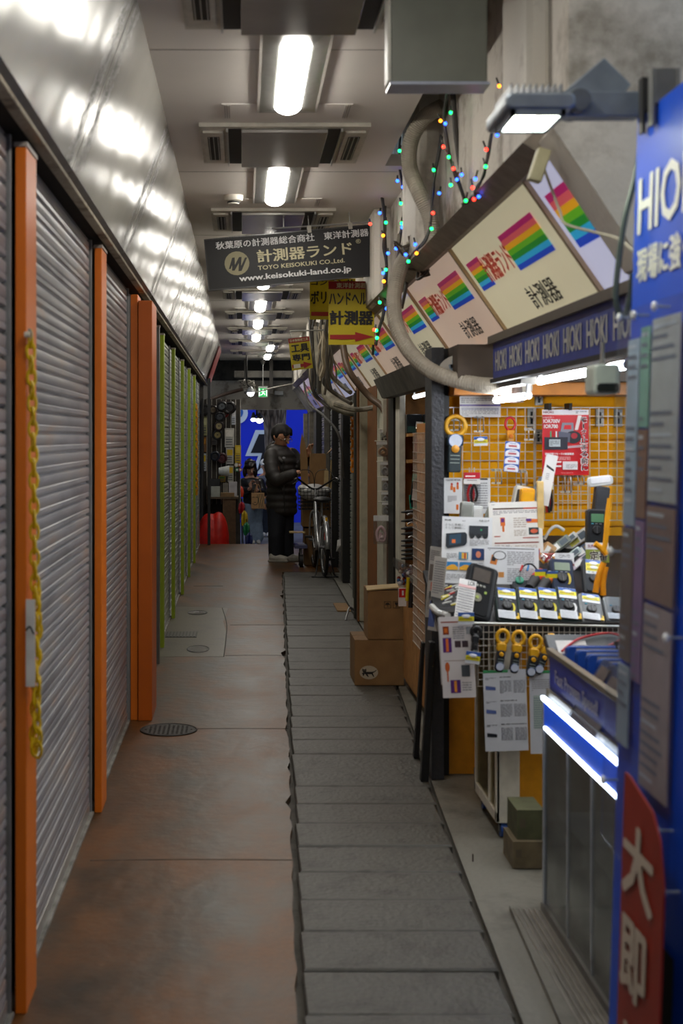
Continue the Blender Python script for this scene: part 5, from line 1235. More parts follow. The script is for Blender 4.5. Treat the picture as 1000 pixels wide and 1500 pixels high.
# clamp meters hanging on the basket
for i, (x, y, rl) in enumerate(((736, 933, 7), (759, 935, 9), (784, 941, 10), (806, 940, 24))):
    clampmeter(['yellow-jawed clamp meter hanging on the basket, leftmost', 'yellow-jawed clamp meter hanging on the basket, second', 'yellow-jawed clamp meter hanging on the basket, third', 'yellow-jawed clamp meter tilted behind the blue counter panel'][i], x, y, 5.12, .021, .0075, .105, rl, '#dca414', '#2c3038', '#dca010', slim=True, jawz=1.2, group='yellow-jawed clamp meters on the basket')
t = clampmeter('small black clamp meter with a yellow price tag left of the basket', 697, 925, 5.1, .016, .008, .10, 6, '#1c1c1e', '#1d1d20', '#26262a', tagc=False)
t2 = thing('price_tag', 'yellow and blue price tag hanging below the small black clamp meter', 'price tag', P(691, 972, 5.06), rad(0, 8, 0)); stickers(t2, .055, .045, 0, 0, wf=1)
# leaflets below the tray
elD = [('r', .05, .06, .95, .075, '#a05040'), ('r', .1, .12, .28, .22, '#8a3a1c'), ('r', .14, .14, .24, .2, '#d87028'), ('l', .4, .12, .75, .28, 6, G_), ('r', .8, .13, .95, .22, '#9a9ca0'), ('r', .08, .26, .34, .44, PU), ('r', .17, .27, .25, .43, '#e87838'), ('r', .44, .3, .62, .38, '#4a3a40'), ('r', .66, .3, .84, .38, '#4a3a40'),
       ('r', .1, .54, .9, .545, '#8a6040'), ('o', .18, .62, .07, .06, '#c8622c'), ('r', .16, .66, .2, .8, '#c8622c'), ('r', .6, .6, .85, .74, '#555a60'), ('r', .25, .78, .55, .94, PU), ('r', .36, .79, .44, .93, '#e89838'), ('l', .6, .8, .9, .92, 4, G_)]
sheetpx('hanging leaflet with purple thermal pictures left of the basket', 649, 903, 697, 1022, 5.13, elD, '#dcd6d6', ry=-3, rz=-8)
sheetpx('back sheet seen edge-on behind the purple thermal leaflet', 646, 905, 652, 1003, 5.17, [], '#b9b6b4', ry=-3)
elE = [('r', 0, 0, .58, .035, '#3f8f5a')]
for j in range(3):
    z = .09+.29*j; elE += [('l', .05, z, .3, z+.03, 2, '#555a66'), ('l', .38, z-.01, .98, z+.01, 1, '#33363c'), ('l', .38, z+.04, .66, z+.2, 9, '#777a84'), ('l', .70, z+.04, .98, z+.2, 9, '#777a84'), ('p', [(.05, z+.1), (.28, z+.12), (.28, z+.16), (.05, z+.15)], '#5566a0' if j < 2 else '#22262e')]
sheetpx('grey white text leaflet with a green header hanging below the basket', 711, 981, 774, 1100, 5.11, elE, '#c9ccd4', ry=-2)
sheetpx('text leaflet with tables right of the green-headed leaflet, cut by the glass case', 777, 982, 812, 1104, 5.12, [('r', 0, 0, 1, .035, '#3f8f5a'), ('l', .1, .1, .9, .25, 6, G_), ('r', .15, .3, .9, .7, '#a8b8b4'), ('l', .15, .32, .9, .7, 14, '#7e8c90'), ('r', .5, .92, .9, .97, '#2a3038')], '#c9ccd4', ry=-1)
sheetpx('folded glossy newspaper sheet hanging on the left corner of the tray', 621, 800, 640, 905, 5.55, [('l', .1, .05, .9, .2, 6, '#5a5a5e'), ('r', .1, .25, .9, .48, '#6b625c'), ('r', .3, .5, .7, .62, '#c05a40'), ('l', .1, .66, .9, .92, 10, '#6a6a6e')], '#aca8a2', ry=5, rz=-38, name='newspaper', cat='newspaper')
sheetpx('blue and white catalogue page behind the hanging newspaper', 625, 815, 645, 924, 5.5, [('r', 0, .6, .5, .95, '#5a6ca8'), ('l', .1, .05, .9, .5, 14, '#74747a'), ('r', .5, .7, .9, .85, '#8f9094')], '#b9b6b0', ry=6, rz=-32, name='newspaper', cat='newspaper')
rr = random.Random(9)
t = thing('lead_assortment', 'bundle of small white and yellow clip leads at the left corner of the tray', 'clip leads', P(660, 880, 5.35))
mb = MB(); a = P(642, 895, 5.3); b = P(676, 895, 5.3); mb.box(a.x, b.x, 5.27, 5.55, a.z-.03, a.z, mat('#2a2b2e', .4)); mb.build('box', t, world=True)
for i in range(26):
    x = rr.uniform(644, 676); y = rr.uniform(857, 888); p = P(x, y, 5.3+(888-y)*.008); d = Vector((.03, rr.uniform(-.01, .01), .010+rr.uniform(-.004, .006)))
    mb = MB(); mb.cyl(p, p+d, .0035, mat(rr.choice(['#d8d8d6', '#c9cac8', '#e0d23a', '#b8b9b8', '#b83a34']), .4), n=6); mb.build('clip_lead', t, world=True)
cable('crumpled white plastic strip below the clip leads', [(632, 888, 5.3), (640, 896, 5.25), (648, 899, 5.25), (656, 902, 5.2)], .012, mat('#c9c9c6', .3), name='plastic_strip', cat='plastic strip')
# boxes on the floor
t = None
for i, (x0, x1, y0, y1, Y, c, lab) in enumerate(((751, 796, 1233, 1272, 4.84, '#6e624a', 'dull brown wooden block on the floor beside the glass case, under the green box'), (757, 797, 1190, 1234, 4.86, '#55573c', 'olive green box on top of the brown block beside the glass case'))):
    s = Y/2000; a = P(x0, y1, Y); z0 = 0 if i == 0 else .0965; h = .0955 if i == 0 else .105
    mb = MB(); mb.box(a.x, a.x+(x1-x0)*s, Y, Y+.18, z0, z0+h, mat(c, .6, var=.25)); mb.box(a.x+.01, a.x+.03, Y-.001, Y, z0+h*.4, z0+h*.7, mat('#5a5040', .6)); o = mb.build('storage_box', world=True, bevel=.003); tag(o, lab, 'box')
mb = MB(); mb.cyl((.83, 4.92, 0), (.83, 4.92, .028), .0025, mat('#2a1c14')); o = mb.build('bolt', world=True); tag(o, 'thin rusty bolt sticking up from the pale floor strip', 'bolt')

# glass showcase with glowing edges
t = thing('glass_showcase', 'glass showcase with glowing white edges and a blue band, beside the blue panel', 'showcase', (1.2, 3.8, 0))
M_PL = mat('#c6ccd6', .25, metal=.6); M_LED = mat('#e6f2ff', .3, var=0, emit=7); M_BB = mat('#1256e0', .35, var=0, emit=.25)
mb = MB(); mb.box(.960, .974, 4.36, 4.375, 0.0, .70, M_PL); mb.build('corner_post', t, world=True, bevel=.002)
for y in (4.06, 3.78, 3.48):
    mb = MB(); mb.box(.964, .974, y-.006, y+.006, .03, .60, M_PL); mb.build('mullion', t, world=True)
mb = MB(); mb.box(.966, .970, 3.0, 4.36, .04, .60, glass('#cdd0d0', .5, .15)); mb.build('glass_pane', t, world=True)
mb = MB(); mb.box(.955, .985, 3.0, 4.375, 0.005, .04, mat('#6d6a66', .35, metal=.5)); mb.build('base_rail', t, world=True)
mb = MB(); mb.box(.962, .972, 3.0, 4.36, .612, .690, M_BB); mb.build('blue_band', t, world=True)
for (a, b) in ((4.37, 3.83), (3.825, 3.0)):
    mb = MB(); mb.box(.955, .966, b, a, .690, .702, M_LED); mb.build('light_strip', t, world=True)
for (a, b) in ((4.34, 4.065), (4.055, 3.785), (3.775, 3.0)):
    mb = MB(); mb.box(.957, .966, b, a, .601, .610, M_LED); mb.build('light_strip', t, world=True)
mb = MB(); mb.box(.975, 1.5, 3.0, 4.36, .68, .70, mat('#7f8288', .4)); mb.box(1.35, 1.5, 3.0, 4.36, 0, .68, mat('#b0aba2', .6, var=.3)); mb.box(.975, 1.5, 4.355, 4.37, .02, .68, glass('#c9ccd0', .2)); mb.box(.99, 1.35, 3.0, 4.35, .02, .03, mat('#8a8782', .5)); mb.box(1.0, 1.34, 3.0, 4.34, .33, .338, mat('#a5a19a', .5)); mb.build('inner_shelf', t, world=True)
# tray on top with blue band and lettering
t = thing('counter_tray', 'dark blue fronted tray with pale English lettering on top of the glass showcase', 'tray', (1.2, 3.8, .702))
mb = MB(); mb.box(.985, .997, 3.05, 4.38, .702, .835, mat('#1f2f86', .4)); mb.box(.997, 1.45, 4.368, 4.38, .702, .835, mat('#1f2f86', .4)); mb.box(.975, .985, 3.05, 4.385, .702, .722, mat('#57503f', .4)); mb.build('tray_side', t, world=True)
mb = MB(); mb.box(.975, .998, 3.05, 4.39, .835, .852, mat('#7b7260', .35, metal=.3)); mb.build('tray_rim', t, world=True, bevel=.002)
vs, fs = text_geo('Fast Proven Speed!', .02)
mb = MB(); mb.add([(.984-p[2], 4.30-p[0]*.52, .742+p[1]*.055) for p in vs], fs, mat('#9a96a8', .5, var=0)); mb.build('lettering', t, world=True)
for i in range(8):
    y = 4.28-i*.082
    t = thing('blue_pouch', ['blue packed instrument pouch, farthest in the counter tray', 'blue packed pouch, second from the far end of the tray', 'blue packed pouch, third from the far end of the tray', 'blue packed pouch, fourth from the far end of the tray', 'blue packed pouch, fifth from the far end of the tray', 'blue packed pouch, sixth from the far end of the tray', 'blue packed pouch, seventh, near the clear holder', 'blue packed pouch, nearest in the counter tray'][i], 'pouch', (1.16, y, .71), rad(-14, 0, 0), 'blue packed pouches in the counter tray')
    x0, x1 = -.135+i*.012, .22
    mb = MB(); mb.rbox(x0, x1, 0, .035, 0, .165, mat('#1c4fae', .35), r=.012); mb.build('pouch_body', t)
    mb = MB(); mb.box(x0+.03, x0+.17, -.002, 0, .128, .155, mat('#c9c3bd', .35)); mb.box(x0+.18, x0+.34-.012*i, -.002, 0, .130, .155, mat('#bfc4d2', .35)); mb.box(x0+.02, x0+.16, .004, .03, .165, .1665, mat('#d8d4d0', .35)); mb.build('label', t)
    mb = MB(); mb.box(x0+.155, x0+.175, -.006, .02, .15, .178, M_BLK); mb.cyl((x0+.165, -.008, .16), (x0+.165, -.005, .16), .006, mat('#e0e0e0')); mb.build('clip', t)
t = thing('instrument_case', 'black instrument case with red wires behind the blue pouches', 'case', (1.14, 4.46, .80), rad(-60, 0, 0))
mb = MB(); mb.rbox(-.13, .18, 0, .03, 0, .14, mat('#23262b', .4), r=.01); mb.build('case_body', t)
mb = MB(); mb.box(-.10, -.0, -.003, 0, .03, .10, mat('#c9c6c4', .3)); mb.build('label', t)
mb = MB(); mb.tube([(-.09, -.006, .04), (-.02, -.01, .10), (.08, -.01, .13), (.12, -.01, .10), (.02, -.008, .04), (-.08, -.008, .02)], .004, mat('#c02a34', .4), n=6); mb.build('wire', t, smooth=True)
t = thing('leaflet_holder', 'clear acrylic holder with brown cards leaning on the glowing showcase edge', 'leaflet holder', (.962, 3.9, .705), rad(0, 32, 0))
mb = MB(); mb.box(0, .004, -.16, .14, 0, .20, glass('#dfe3ea', .25, .2)); mb.build('clear_plate', t)
for (a, b, z0, z1, c) in ((-.13, -.02, .05, .17, '#6a5a56'), (.02, .11, .06, .18, '#5e504c')):
    mb = MB(); mb.box(-.003, 0, a, b, z0, z1, mat(c, .4, var=.25)); mb.box(-.0035, -.003, a+.02, b-.02, z0+.01, z0+.03, mat('#a89a94', .4)); mb.build('card', t)
mb = MB(); mb.box(.004, .006, -.15, .13, .0, .05, mat('#b8a8a8', .4)); mb.build('foot_card', t)
# sliding door track on the floor
t = thing('door_track', 'worn metal sliding door track set in the floor beside the showcase', 'door track', (.915, 3.6, .0))
mb = MB()
mb.box(.868, .958, 2.6, 4.40, -.004, .006, mat('#77726b', .4, metal=.4, var=.35, scale=12))
mb.build('track_plate', t, world=True)
for i in range(6):
    mb = MB(); x = .872+i*.0165; mb.box(x-.002, x+.002, 2.6, 4.39, .006, .014, mat('#a39d94', .3, metal=.6)); mb.build('track_rib', t, world=True)
# ================================================================== second shop and its cartons
M_CARD = mat('#8f6c42', .75, var=.12, scale=9, bump=.15, bscale=90); M_CARD2 = mat('#7d5c36', .75, var=.15, scale=9); M_TP = mat('#c2a878', .35)
t = thing('cardboard_carton', 'large brown carton with a black cat mark, lower of the two by the second shop', 'cardboard box', (.84, 8.6, 0))
mb = MB(); mb.box(.69, .995, 8.4, 8.77, 0, .278, M_CARD); mb.build('carton_body', t, world=True, bevel=.004)
mb = MB(); mb.box(.69, .995, 8.4, 8.58, .278, .281, M_CARD2); mb.box(.69, .995, 8.59, 8.77, .278, .281, M_CARD2); mb.build('flap', t, world=True)
mb = MB(); c = P(540, 985, 8.4); s = 8.4/2000; y = 8.398
mb.add([(c.x+13.5*s*math.cos(a*PI/14), y, c.z+10*s*math.sin(a*PI/14)) for a in range(28)], [tuple(range(28))], mat('#b9ae98', .6, var=.05))
def cpoly(pts, m, y): mb.add([(c.x+p[0]*s, y, c.z+p[1]*s) for p in pts], [tuple(range(len(pts)))], m)
K1 = mat('#141210', .6, var=0)
cpoly([(-7, 1), (-3, 1), (4, 1), (6, 1), (6, -2), (2, -2.6), (-4, -2.4), (-7, -2)], K1, y-.001)
cpoly([(-9.5, 6), (-8, 4.6), (-5.5, 4.6), (-4, 6), (-3.6, 2.5), (-4.5, .2), (-8, 0), (-9.8, 2.5)], K1, y-.0015)
cpoly([(5, 1), (7.5, 1.6), (11, 3.8), (11.3, 2.8), (8, .4), (6, -.6)], K1, y-.001)
cpoly([(3.5, -2), (6, -1.5), (7, -4), (8, -6.3), (6.3, -6.3), (5, -4)], K1, y-.001); cpoly([(-5, -2), (-2, -2.4), (-1, -4.6), (.2, -6.3), (-1.6, -6.3), (-3.5, -4.5)], K1, y-.001)
cpoly([(-10.5, -1), (-7.5, .2), (-6.5, -2.5), (-7.5, -5), (-9, -4.6), (-9, -2.5)], K1, y-.001)
cpoly([(-8.6, 3.4), (-7.7, 3.4), (-7.7, 2.6), (-8.6, 2.6)], mat('#b9ae98', .6, var=0), y-.002); cpoly([(-6.2, 3.4), (-5.3, 3.4), (-5.3, 2.6), (-6.2, 2.6)], mat('#b9ae98', .6, var=0), y-.002)
mb.build('cat_mark', t, world=True)
t = thing('cardboard_carton', 'upright brown carton with open taped top, stacked on the cat-marked carton', 'cardboard box', (.89, 8.6, .2815))
mb = MB(); mb.box(.772, .995, 8.405, 8.70, .2825, .585, M_CARD); mb.build('carton_body', t, world=True, bevel=.004)
mb = MB(); mb.add([(.765, 8.40, .583), (.96, 8.40, .60), (.965, 8.52, .61), (.77, 8.52, .595), (.765, 8.40, .589), (.96, 8.40, .606), (.965, 8.52, .616), (.77, 8.52, .601)], [(0,3,2,1), (4,5,6,7), (0,1,5,4), (1,2,6,5), (2,3,7,6), (3,0,4,7)], M_TP); mb.build('flap', t, world=True)
mb = MB(); c = P(574, 886, 8.4); y = 8.402; s = 8.4/2000; KB = mat('#2a2018', .7, var=0)
for ox in (-6.5, 6.5):
    for (a, b, d, e) in ((-5, 5, -5, -4.4), (-5, 5, 4.4, 5), (-5, -4.4, -5, 5), (4.4, 5, -5, 5)): mb.box(c.x+(ox+a)*s, c.x+(ox+b)*s, y-.001, y, c.z+d*s, c.z+e*s, KB)
    if ox < 0: cpoly([(ox-3.5, 0), (ox-2.5, 2.2), (ox, 3.2), (ox+2.5, 2.2), (ox+3.5, 0)], KB, y-.001); cpoly([(ox-.3, 0), (ox+.3, 0), (ox+.3, -3.4), (ox-.3, -3.4)], KB, y-.001)
    else: cpoly([(ox-2.8, 3.4), (ox+2.8, 3.4), (ox+1.8, .2), (ox+.4, -.8), (ox-.4, -.8), (ox-1.8, .2)], KB, y-.001); cpoly([(ox-.4, -.6), (ox+.4, -.6), (ox+.4, -2.8), (ox-.4, -2.8)], KB, y-.001); cpoly([(ox-2, -2.8), (ox+2, -2.8), (ox+2, -3.4), (ox-2, -3.4)], KB, y-.001)
mb.build('handling_symbols', t, world=True)
# shop counter base, shelves
t = thing('shop_cabinet', 'low wooden cabinet front of the second shop, behind the cartons', 'cabinet', (1.1, 7.7, 0))
mb = MB(); mb.box(1.0, 1.35, 7.0, 8.38, .03, .70, mat('#a8743c', .55, var=.2)); mb.build('cabinet_body', t, world=True, bevel=.003)
mb = MB(); mb.box(.985, 1.0, 7.72, 8.36, .06, .66, mat('#bd8a52', .55, var=.15)); mb.build('door', t, world=True, bevel=.003); mb = MB(); mb.box(.985, 1.0, 7.02, 7.70, .06, .66, mat('#b5824a', .55, var=.15)); mb.build('door', t, world=True, bevel=.003)
mb = MB(); mb.box(.965, 1.37, 6.98, 8.40, .70, .725, mat('#6d685e', .4)); mb.build('top_edge', t, world=True)
t = thing('wooden_shelf', 'wooden shelving inside the second shop holding tools', 'shelf', (1.35, 9.2, 0))
WS = mat('#c08a4c', .55, var=.2, scale=6)
for z in (.95, 1.37, 1.545):
    mb = MB(); mb.box(1.09, 1.62, 9.0, 9.34, z-.012, z+.008, WS); mb.build('shelf_board', t, world=True)
mb = MB(); mb.box(1.06, 1.62, 9.33, 9.345, .7, 1.9, mat('#a87438', .6, var=.2)); mb.build('back_board', t, world=True)
for i in range(2):
    mb = MB(); x = 1.135+i*.11; mb.M = Matrix(); mb.rbox(x-.05, x+.05, 9.02, 9.16, 1.554, 1.68, mat('#1b2226', .3), r=.008); mb.box(x-.045, x+.045, 9.015, 9.02, 1.56, 1.60, mat('#2b4a44', .3)); o = mb.build('black_case', world=True); tag(o, ['black plastic case on the top shelf, left one', 'black plastic case on the top shelf, right one'][i], 'case')
def bagpack(label, x, y, w, h, Y, c1, c2, roll=0, head='#e2e2e0', head2=None, name='blister_pack'):
    s = Y/2000; t = thing(name, label, 'package', P(x, y, Y), rad(0, roll, 0)); W = w*s; H = h*s
    mb = MB(); mb.rbox(-W/2, W/2, 0, .02, 0, H*.82, glass('#eeeeee', .25, .2), r=.006); mb.build('clear_cover', t)
    mb = MB(); mb.box(-W/2, W/2, .006, .010, H*.80, H, mat(head, .4)); 
    if head2: mb.box(W*.2, W/2, .004, .006, H*.80, H, mat(head2, .4))
    mb.build('header_card', t)
    mb = MB(); mb.tube([(-W*.2, .01, H*.1), (-W*.28, .01, H*.4), (0, .006, H*.6), (W*.28, .01, H*.4), (W*.2, .01, H*.12), (-W*.1, .01, H*.15), (0, .006, H*.4)], W*.11, mat(c1, .4), n=7, sub=4); mb.ball((W*.05, .01, H*.25), W*.16, mat(c2, .4), n=8); mb.build('contents', t, smooth=True)
    return t
bagpack('clear bag of red cable hanging in the second shop under a green and white header', 612, 668, 15, 50, 8.2, '#a82030', '#c03040', 6, head2='#2a8a4a')
for i, (x, y, w, h, c1, c2, lab) in enumerate(((566, 650, 18, 20, '#3a3c40', '#4a4c52', 'pack of dark parts high on the brown side wall'), (561, 669, 19, 22, '#b08a68', '#c8a880', 'pack of tan parts below the dark one on the brown side wall'), (564, 697, 14, 20, '#b8b8b8', '#d0d0d0', 'clear blister pack, third from the top on the side wall'), (565, 720, 12, 20, '#a8a8aa', '#c8c8c8', 'clear blister pack, fourth from the top on the side wall'),
        (565, 739, 13, 18, '#b0b0b0', '#6a8aa0', 'clear blister pack with a blue bit, fifth from the top'), (566, 754, 13, 18, '#a0a0a0', '#c0c0c0', 'clear blister pack, lowest of the small ones on the side wall'), (558, 797, 22, 42, '#d8b8bc', '#e8d0d0', 'long clear pack with a pinkish card at the foot of the side wall'))):
    bagpack(lab, x, y, w, h, 10.0-.05*i, c1, c2)
    if i < 6: 
        p = P(x, y-h, 10.0-.05*i); mb = MB(); mb.cyl((p.x-.06, p.y+.03, p.z+.005), (p.x+.06, p.y+.03, p.z+.005), .004, M_WIRE, n=6); mb.cyl((p.x-.05, p.y-.02, p.z+.005), (p.x-.05, p.y+.03, p.z+.005), .003, M_WIRE, n=6); o = mb.build('display_hook', world=True)
        tag(o, ['top', 'second', 'third', 'fourth', 'fifth', 'lowest'][i]+' wire hook on the brown side wall', 'display hook')
for i, (x, y, w, h, c, roll, f, lab) in enumerate(((607, 738, 14, 44, '#16201f', 6, '#c8c6c4', 'tall black pack with a green corner and grey card, under the shelf'), (606, 745, 11, 20, '#1a8f78', -4, '#1b1b1b', 'teal packet with a black mark hanging lower'))):
    s = 8.3/2000; t = thing('tool_packet', lab, 'package', P(x, y, 8.3), rad(0, roll, 0)); W = w*s; H = h*s
    mb = MB(); mb.box(-W/2, W/2, 0, .015, 0, H, mat(c, .4)); mb.build('packet', t)
    mb = MB(); mb.box(-W*.35, W*.35, -.002, 0, H*.12, H*.5, mat(f, .4)); 
    if i == 0: mb.prism([(-W/2, H), (-W/2, H*.72), (W*.3, H)], 1, -.002, 0, mat('#1a9f84', .4))
    mb.build('print', t)
rr = random.Random(2)
for i, y in enumerate((750, 763, 774, 782, 792, 799, 806, 812, 818)):
    p = P(600, y, 8.5); mb = MB(); mb.cyl((p.x-.025, p.y, p.z), (p.x+.02, p.y-.02, p.z+.004), .010, mat('#151515', .4), r2=.013); mb.cyl((p.x-.055, p.y, p.z-.002), (p.x-.025, p.y, p.z), .004, mat('#101010', .4), r2=.010); o = mb.build('black_nozzle', world=True, smooth=True)
    tag(o, ORD[i]+' black nozzle from the top in the column inside the second shop', 'nozzle', 'black nozzles on the second shop rack')
for i in range(3):
    p = P(603+i, (757, 770, 790)[i], 8.4); mb = MB(); mb.tube([p+Vector((-.03, 0, .01)), p+Vector((0, 0, .02)), p+Vector((.03, 0, -.01))], .006, mat('#d0d0d0', .2, metal=.7)); o = mb.build('metal_fitting', world=True, smooth=True)
    tag(o, ['upper', 'middle', 'lower'][i]+' shiny metal fitting among the black nozzles', 'fitting')
t = thing('parts_crate', 'clear plastic tray heaped with small shiny and blue parts', 'parts tray', P(594, 858, 8.1))
mb = MB(); a = P(580, 862, 8.1); b = P(607, 832, 8.1); mb.add([(a.x, 8.0, b.z-.0), (b.x, 7.9, a.z), (b.x, 8.3, a.z), (a.x, 8.3, b.z), (a.x, 8.0, b.z+.05), (b.x, 7.9, b.z), (b.x, 8.3, b.z), (a.x, 8.3, b.z+.05)], [(0,3,2,1), (0,1,5,4), (1,2,6,5), (2,3,7,6), (3,0,4,7)], glass('#d8dce0', .3, .2)); mb.build('tray_shell', t, world=True)
for i in range(34):
    p = P(rr.uniform(583, 607), rr.uniform(828, 856), rr.uniform(7.95, 8.2)); mb = MB(); mb.ball(p, rr.uniform(.008, .016), mat(rr.choice(['#c8ccd0', '#e0e2e4', '#8a98a8', '#4a78b0', '#b8b0a0', '#a84a3a']), .15, metal=.4), n=7); mb.build('small_part', t, world=True, smooth=True)
t = thing('boxed_tool', 'red and white boxed tool hanging at the second shop counter', 'package', P(590, 888, 7.9)); s = 7.9/2000
mb = MB(); mb.box(-6*s, 5*s, 0, .03, 0, 26*s, mat('#e4dedc', .4)); mb.build('box', t); mb = MB(); mb.box(-6*s, 5*s, -.002, 0, 13*s, 26*s, mat('#c81c20', .4)); mb.box(-1.5*s, 1*s, -.003, -.002, 16*s, 23*s, mat('#f0e8e8', .4)); mb.build('print', t)
t = thing('crimp_tool', 'black and yellow hand tool hanging beside the red box', 'hand tool', P(601, 890, 7.7)); s = 7.7/2000
mb = MB(); mb.cyl((0, 0, 0), (.01, 0, 36*s), .014, mat('#18181a', .4)); mb.build('grip', t, smooth=True); mb = MB(); mb.cyl((-.02, 0, 10*s), (-.012, 0, 44*s), .010, mat('#c8b414', .4)); mb.build('yellow_grip', t, smooth=True)
# oblique wooden board with wire grid, black leaning legs
t = thing('display_board', 'narrow wooden board with a wire grid seen edge-on at the second shop', 'display board', (.93, 6.95, .3))
mb = MB(); mb.box(.925, .94, 6.78, 7.25, .42, 1.60, mat('#c08038', .55, var=.15)); mb.build('board', t, world=True, bevel=.002)
mb = MB()
for i in range(10): y = 6.79+i*.05; mb.box(.905, .908, y-.0015, y+.0015, .45, 1.55, M_WIRE)
for i in range(23): z = .45+i*.05; mb.box(.902, .905, 6.78, 7.25, z-.0015, z+.0015, M_WIRE)
mb.build('wire_grid', t, world=True)
mb = MB(); mb.box(.905, .925, 6.8, 6.82, 1.4, 1.42, M_WIRE); mb.build('grid_spacer', t, world=True)
M_BP = mat('#101012', .45, bump=.3)
for i, (x0, x1, Y, z1, lab) in enumerate(((.79, .825, 6.05, .62, 'black foot post standing on the pale strip, nearer one'), (.815, .84, 6.5, .55, 'black foot post just behind the nearer one'))):
    mb = MB(); mb.add([(x0, Y, 0), (x1, Y, 0), (x1, Y+.05, 0), (x0, Y+.05, 0), (x0+.04, Y, z1), (x1+.03, Y, z1), (x1+.03, Y+.05, z1), (x0+.04, Y+.05, z1)], [(0,3,2,1), (4,5,6,7), (0,1,5,4), (1,2,6,5), (2,3,7,6), (3,0,4,7)], M_BP); o = mb.build('foot_post', world=True, bevel=.003); tag(o, lab, 'post')
t = thing('plastic_strip', 'clear bluish plastic strip hanging at the top of the second shop front', 'plastic strip', P(628, 615, 6.9)); mb = MB(); s = 6.9/2000
mb.add([(-5*s, 0, 75*s), (3*s, 0, 75*s), (5*s, 0, 0), (-2*s, 0, 0), (-5*s, .01, 75*s), (3*s, .01, 75*s), (5*s, .01, 0), (-2*s, .01, 0)], [(0,3,2,1), (4,5,6,7), (0,1,5,4), (1,2,6,5), (2,3,7,6), (3,0,4,7)], mat('#aab0d0', .2, alpha=.6)); mb.build('strip', t)
# oval sticker cluster on the fascia foot
t = thing('sticker_board', 'rounded white board covered with small coloured stickers, behind the conduit', 'sticker board', P(680, 553, 6.05), rad(0, -12, 0)); s = 6.05/2000
mb = MB(); pts = [(34*s*math.cos(a*PI/12)*(1 if abs(a-12) > 0 else 1), 18*s*math.sin(a*PI/12)+18*s) for a in range(24)]; mb.prism(pts, 1, 0, .006, mat('#cfcbc4', .4)); mb.build('board', t)
mb = MB(); rr = random.Random(8)
for i in range(22):
    a = rr.uniform(0, 6.28); q = rr.uniform(.1, .85); x = 30*s*q*math.cos(a); z = 18*s+14*s*q*math.sin(a); mb.box(x-.010, x+.010, -.002, 0, z-.009, z+.009, mat(rr.choice(['#b84a50', '#4a68a8', '#d8d8d8', '#8a9ab0', '#d8b060', '#e0e0e0']), .4, var=0))
mb.build('stickers', t)

# ================================================================== dark shutters further down on the right
for i, (y0, y1, m_, lab) in enumerate(((11.75, 12.75, M_SL3, 'brownish dim shutter behind the orange chain, nearest on the right'), (13.15, 14.2, M_SL2, 'pale lavender shutter strip between black posts'), (14.75, 15.9, M_SL1, 'dim shutter beside the bicycle handlebar'), (16.3, 17.4, M_SL2, 'dim shutter behind the open cartons'), (17.9, 19.3, M_SL3, 'farthest dark shutter on the right'))):
    shutter(lab, y0, y1, 1.13, -1, m_, M_ALU, z1=1.92, railmat=M_BLK)
for i, y in enumerate((11.56, 12.85, 12.98, 14.3, 14.5, 16.0, 17.55, 19.5, 21.5, 23.5)):
    mb = MB(); c = ('#4a4742', '#141312', '#6b675f', '#151413', '#54514c', '#191817', '#5f5b54', '#1a1918', '#6d675c', '#7d7668')[i]
    z0 = 0 if y < 19.5 else -.35
    mb.box(1.05, 1.12, y, y+.09, z0, 1.93, mat(c, .5, var=.2)); o = mb.build('wall_post', world=True, bevel=.003)
    tag(o, ['grey', 'black', 'pale', 'second black', 'second grey', 'third black', 'third grey', 'fourth black', 'pale brown', 'last pale'][i]+' post among the dark right-hand shutters'+(' near the street' if i > 6 else ''), 'post', 'posts between the right-hand shutters')
for i, (x, z0, z1, r, c) in enumerate(((.96, 0, 1.92, .018, '#26241f'), (.945, 0, 1.9, .010, '#4a463c'), (.955, .3, 1.9, .008, '#1c1b19'))):
    mb = MB(); mb.cyl((x, 11.45+i*.04, z0), (x, 11.45+i*.04, z1), r, mat(c, .6)); o = mb.build('wall_pipe', world=True, smooth=True); tag(o, ['thick dark pipe rising left of the white pillar', 'thin brown pipe next to the thick dark one', 'thinnest black pipe left of the white pillar'][i], 'pipe')
mb = MB(); mb.tube([(.955, 11.5, .05), (.90, 11.45, .10), (.87, 11.4, .04), (.86, 11.38, .004)], .009, mat('#9a9a9a', .3, metal=.7)); o = mb.build('bent_pipe', world=True, smooth=True); tag(o, 'short bent metal pipe at the foot of the white pillar', 'pipe')
mb = MB(); mb.box(.83, .95, 11.95, 12.5, 0, .01, M_CARD); o = mb.build('cardboard_sheet', world=True); tag(o, 'small flat cardboard piece on the paving near the bent pipe', 'cardboard')
t = thing('paper_sheet', 'crumpled white paper hanging low behind the bicycle wheel', 'paper', P(498, 808, 14.9)); mb = MB(); s = .00745
mb.add([(-6*s, 0, 0), (5*s, .02, 1*s), (6*s, 0, 14*s), (2*s, -.03, 19*s), (-4*s, .01, 17*s), (-5*s, -.02, 8*s), (0, -.05, 9*s)], [(0, 1, 6), (1, 2, 6), (2, 3, 6), (3, 4, 6), (4, 5, 6), (5, 0, 6)], mat('#c9c6c2', .6)); mb.build('sheet', t)

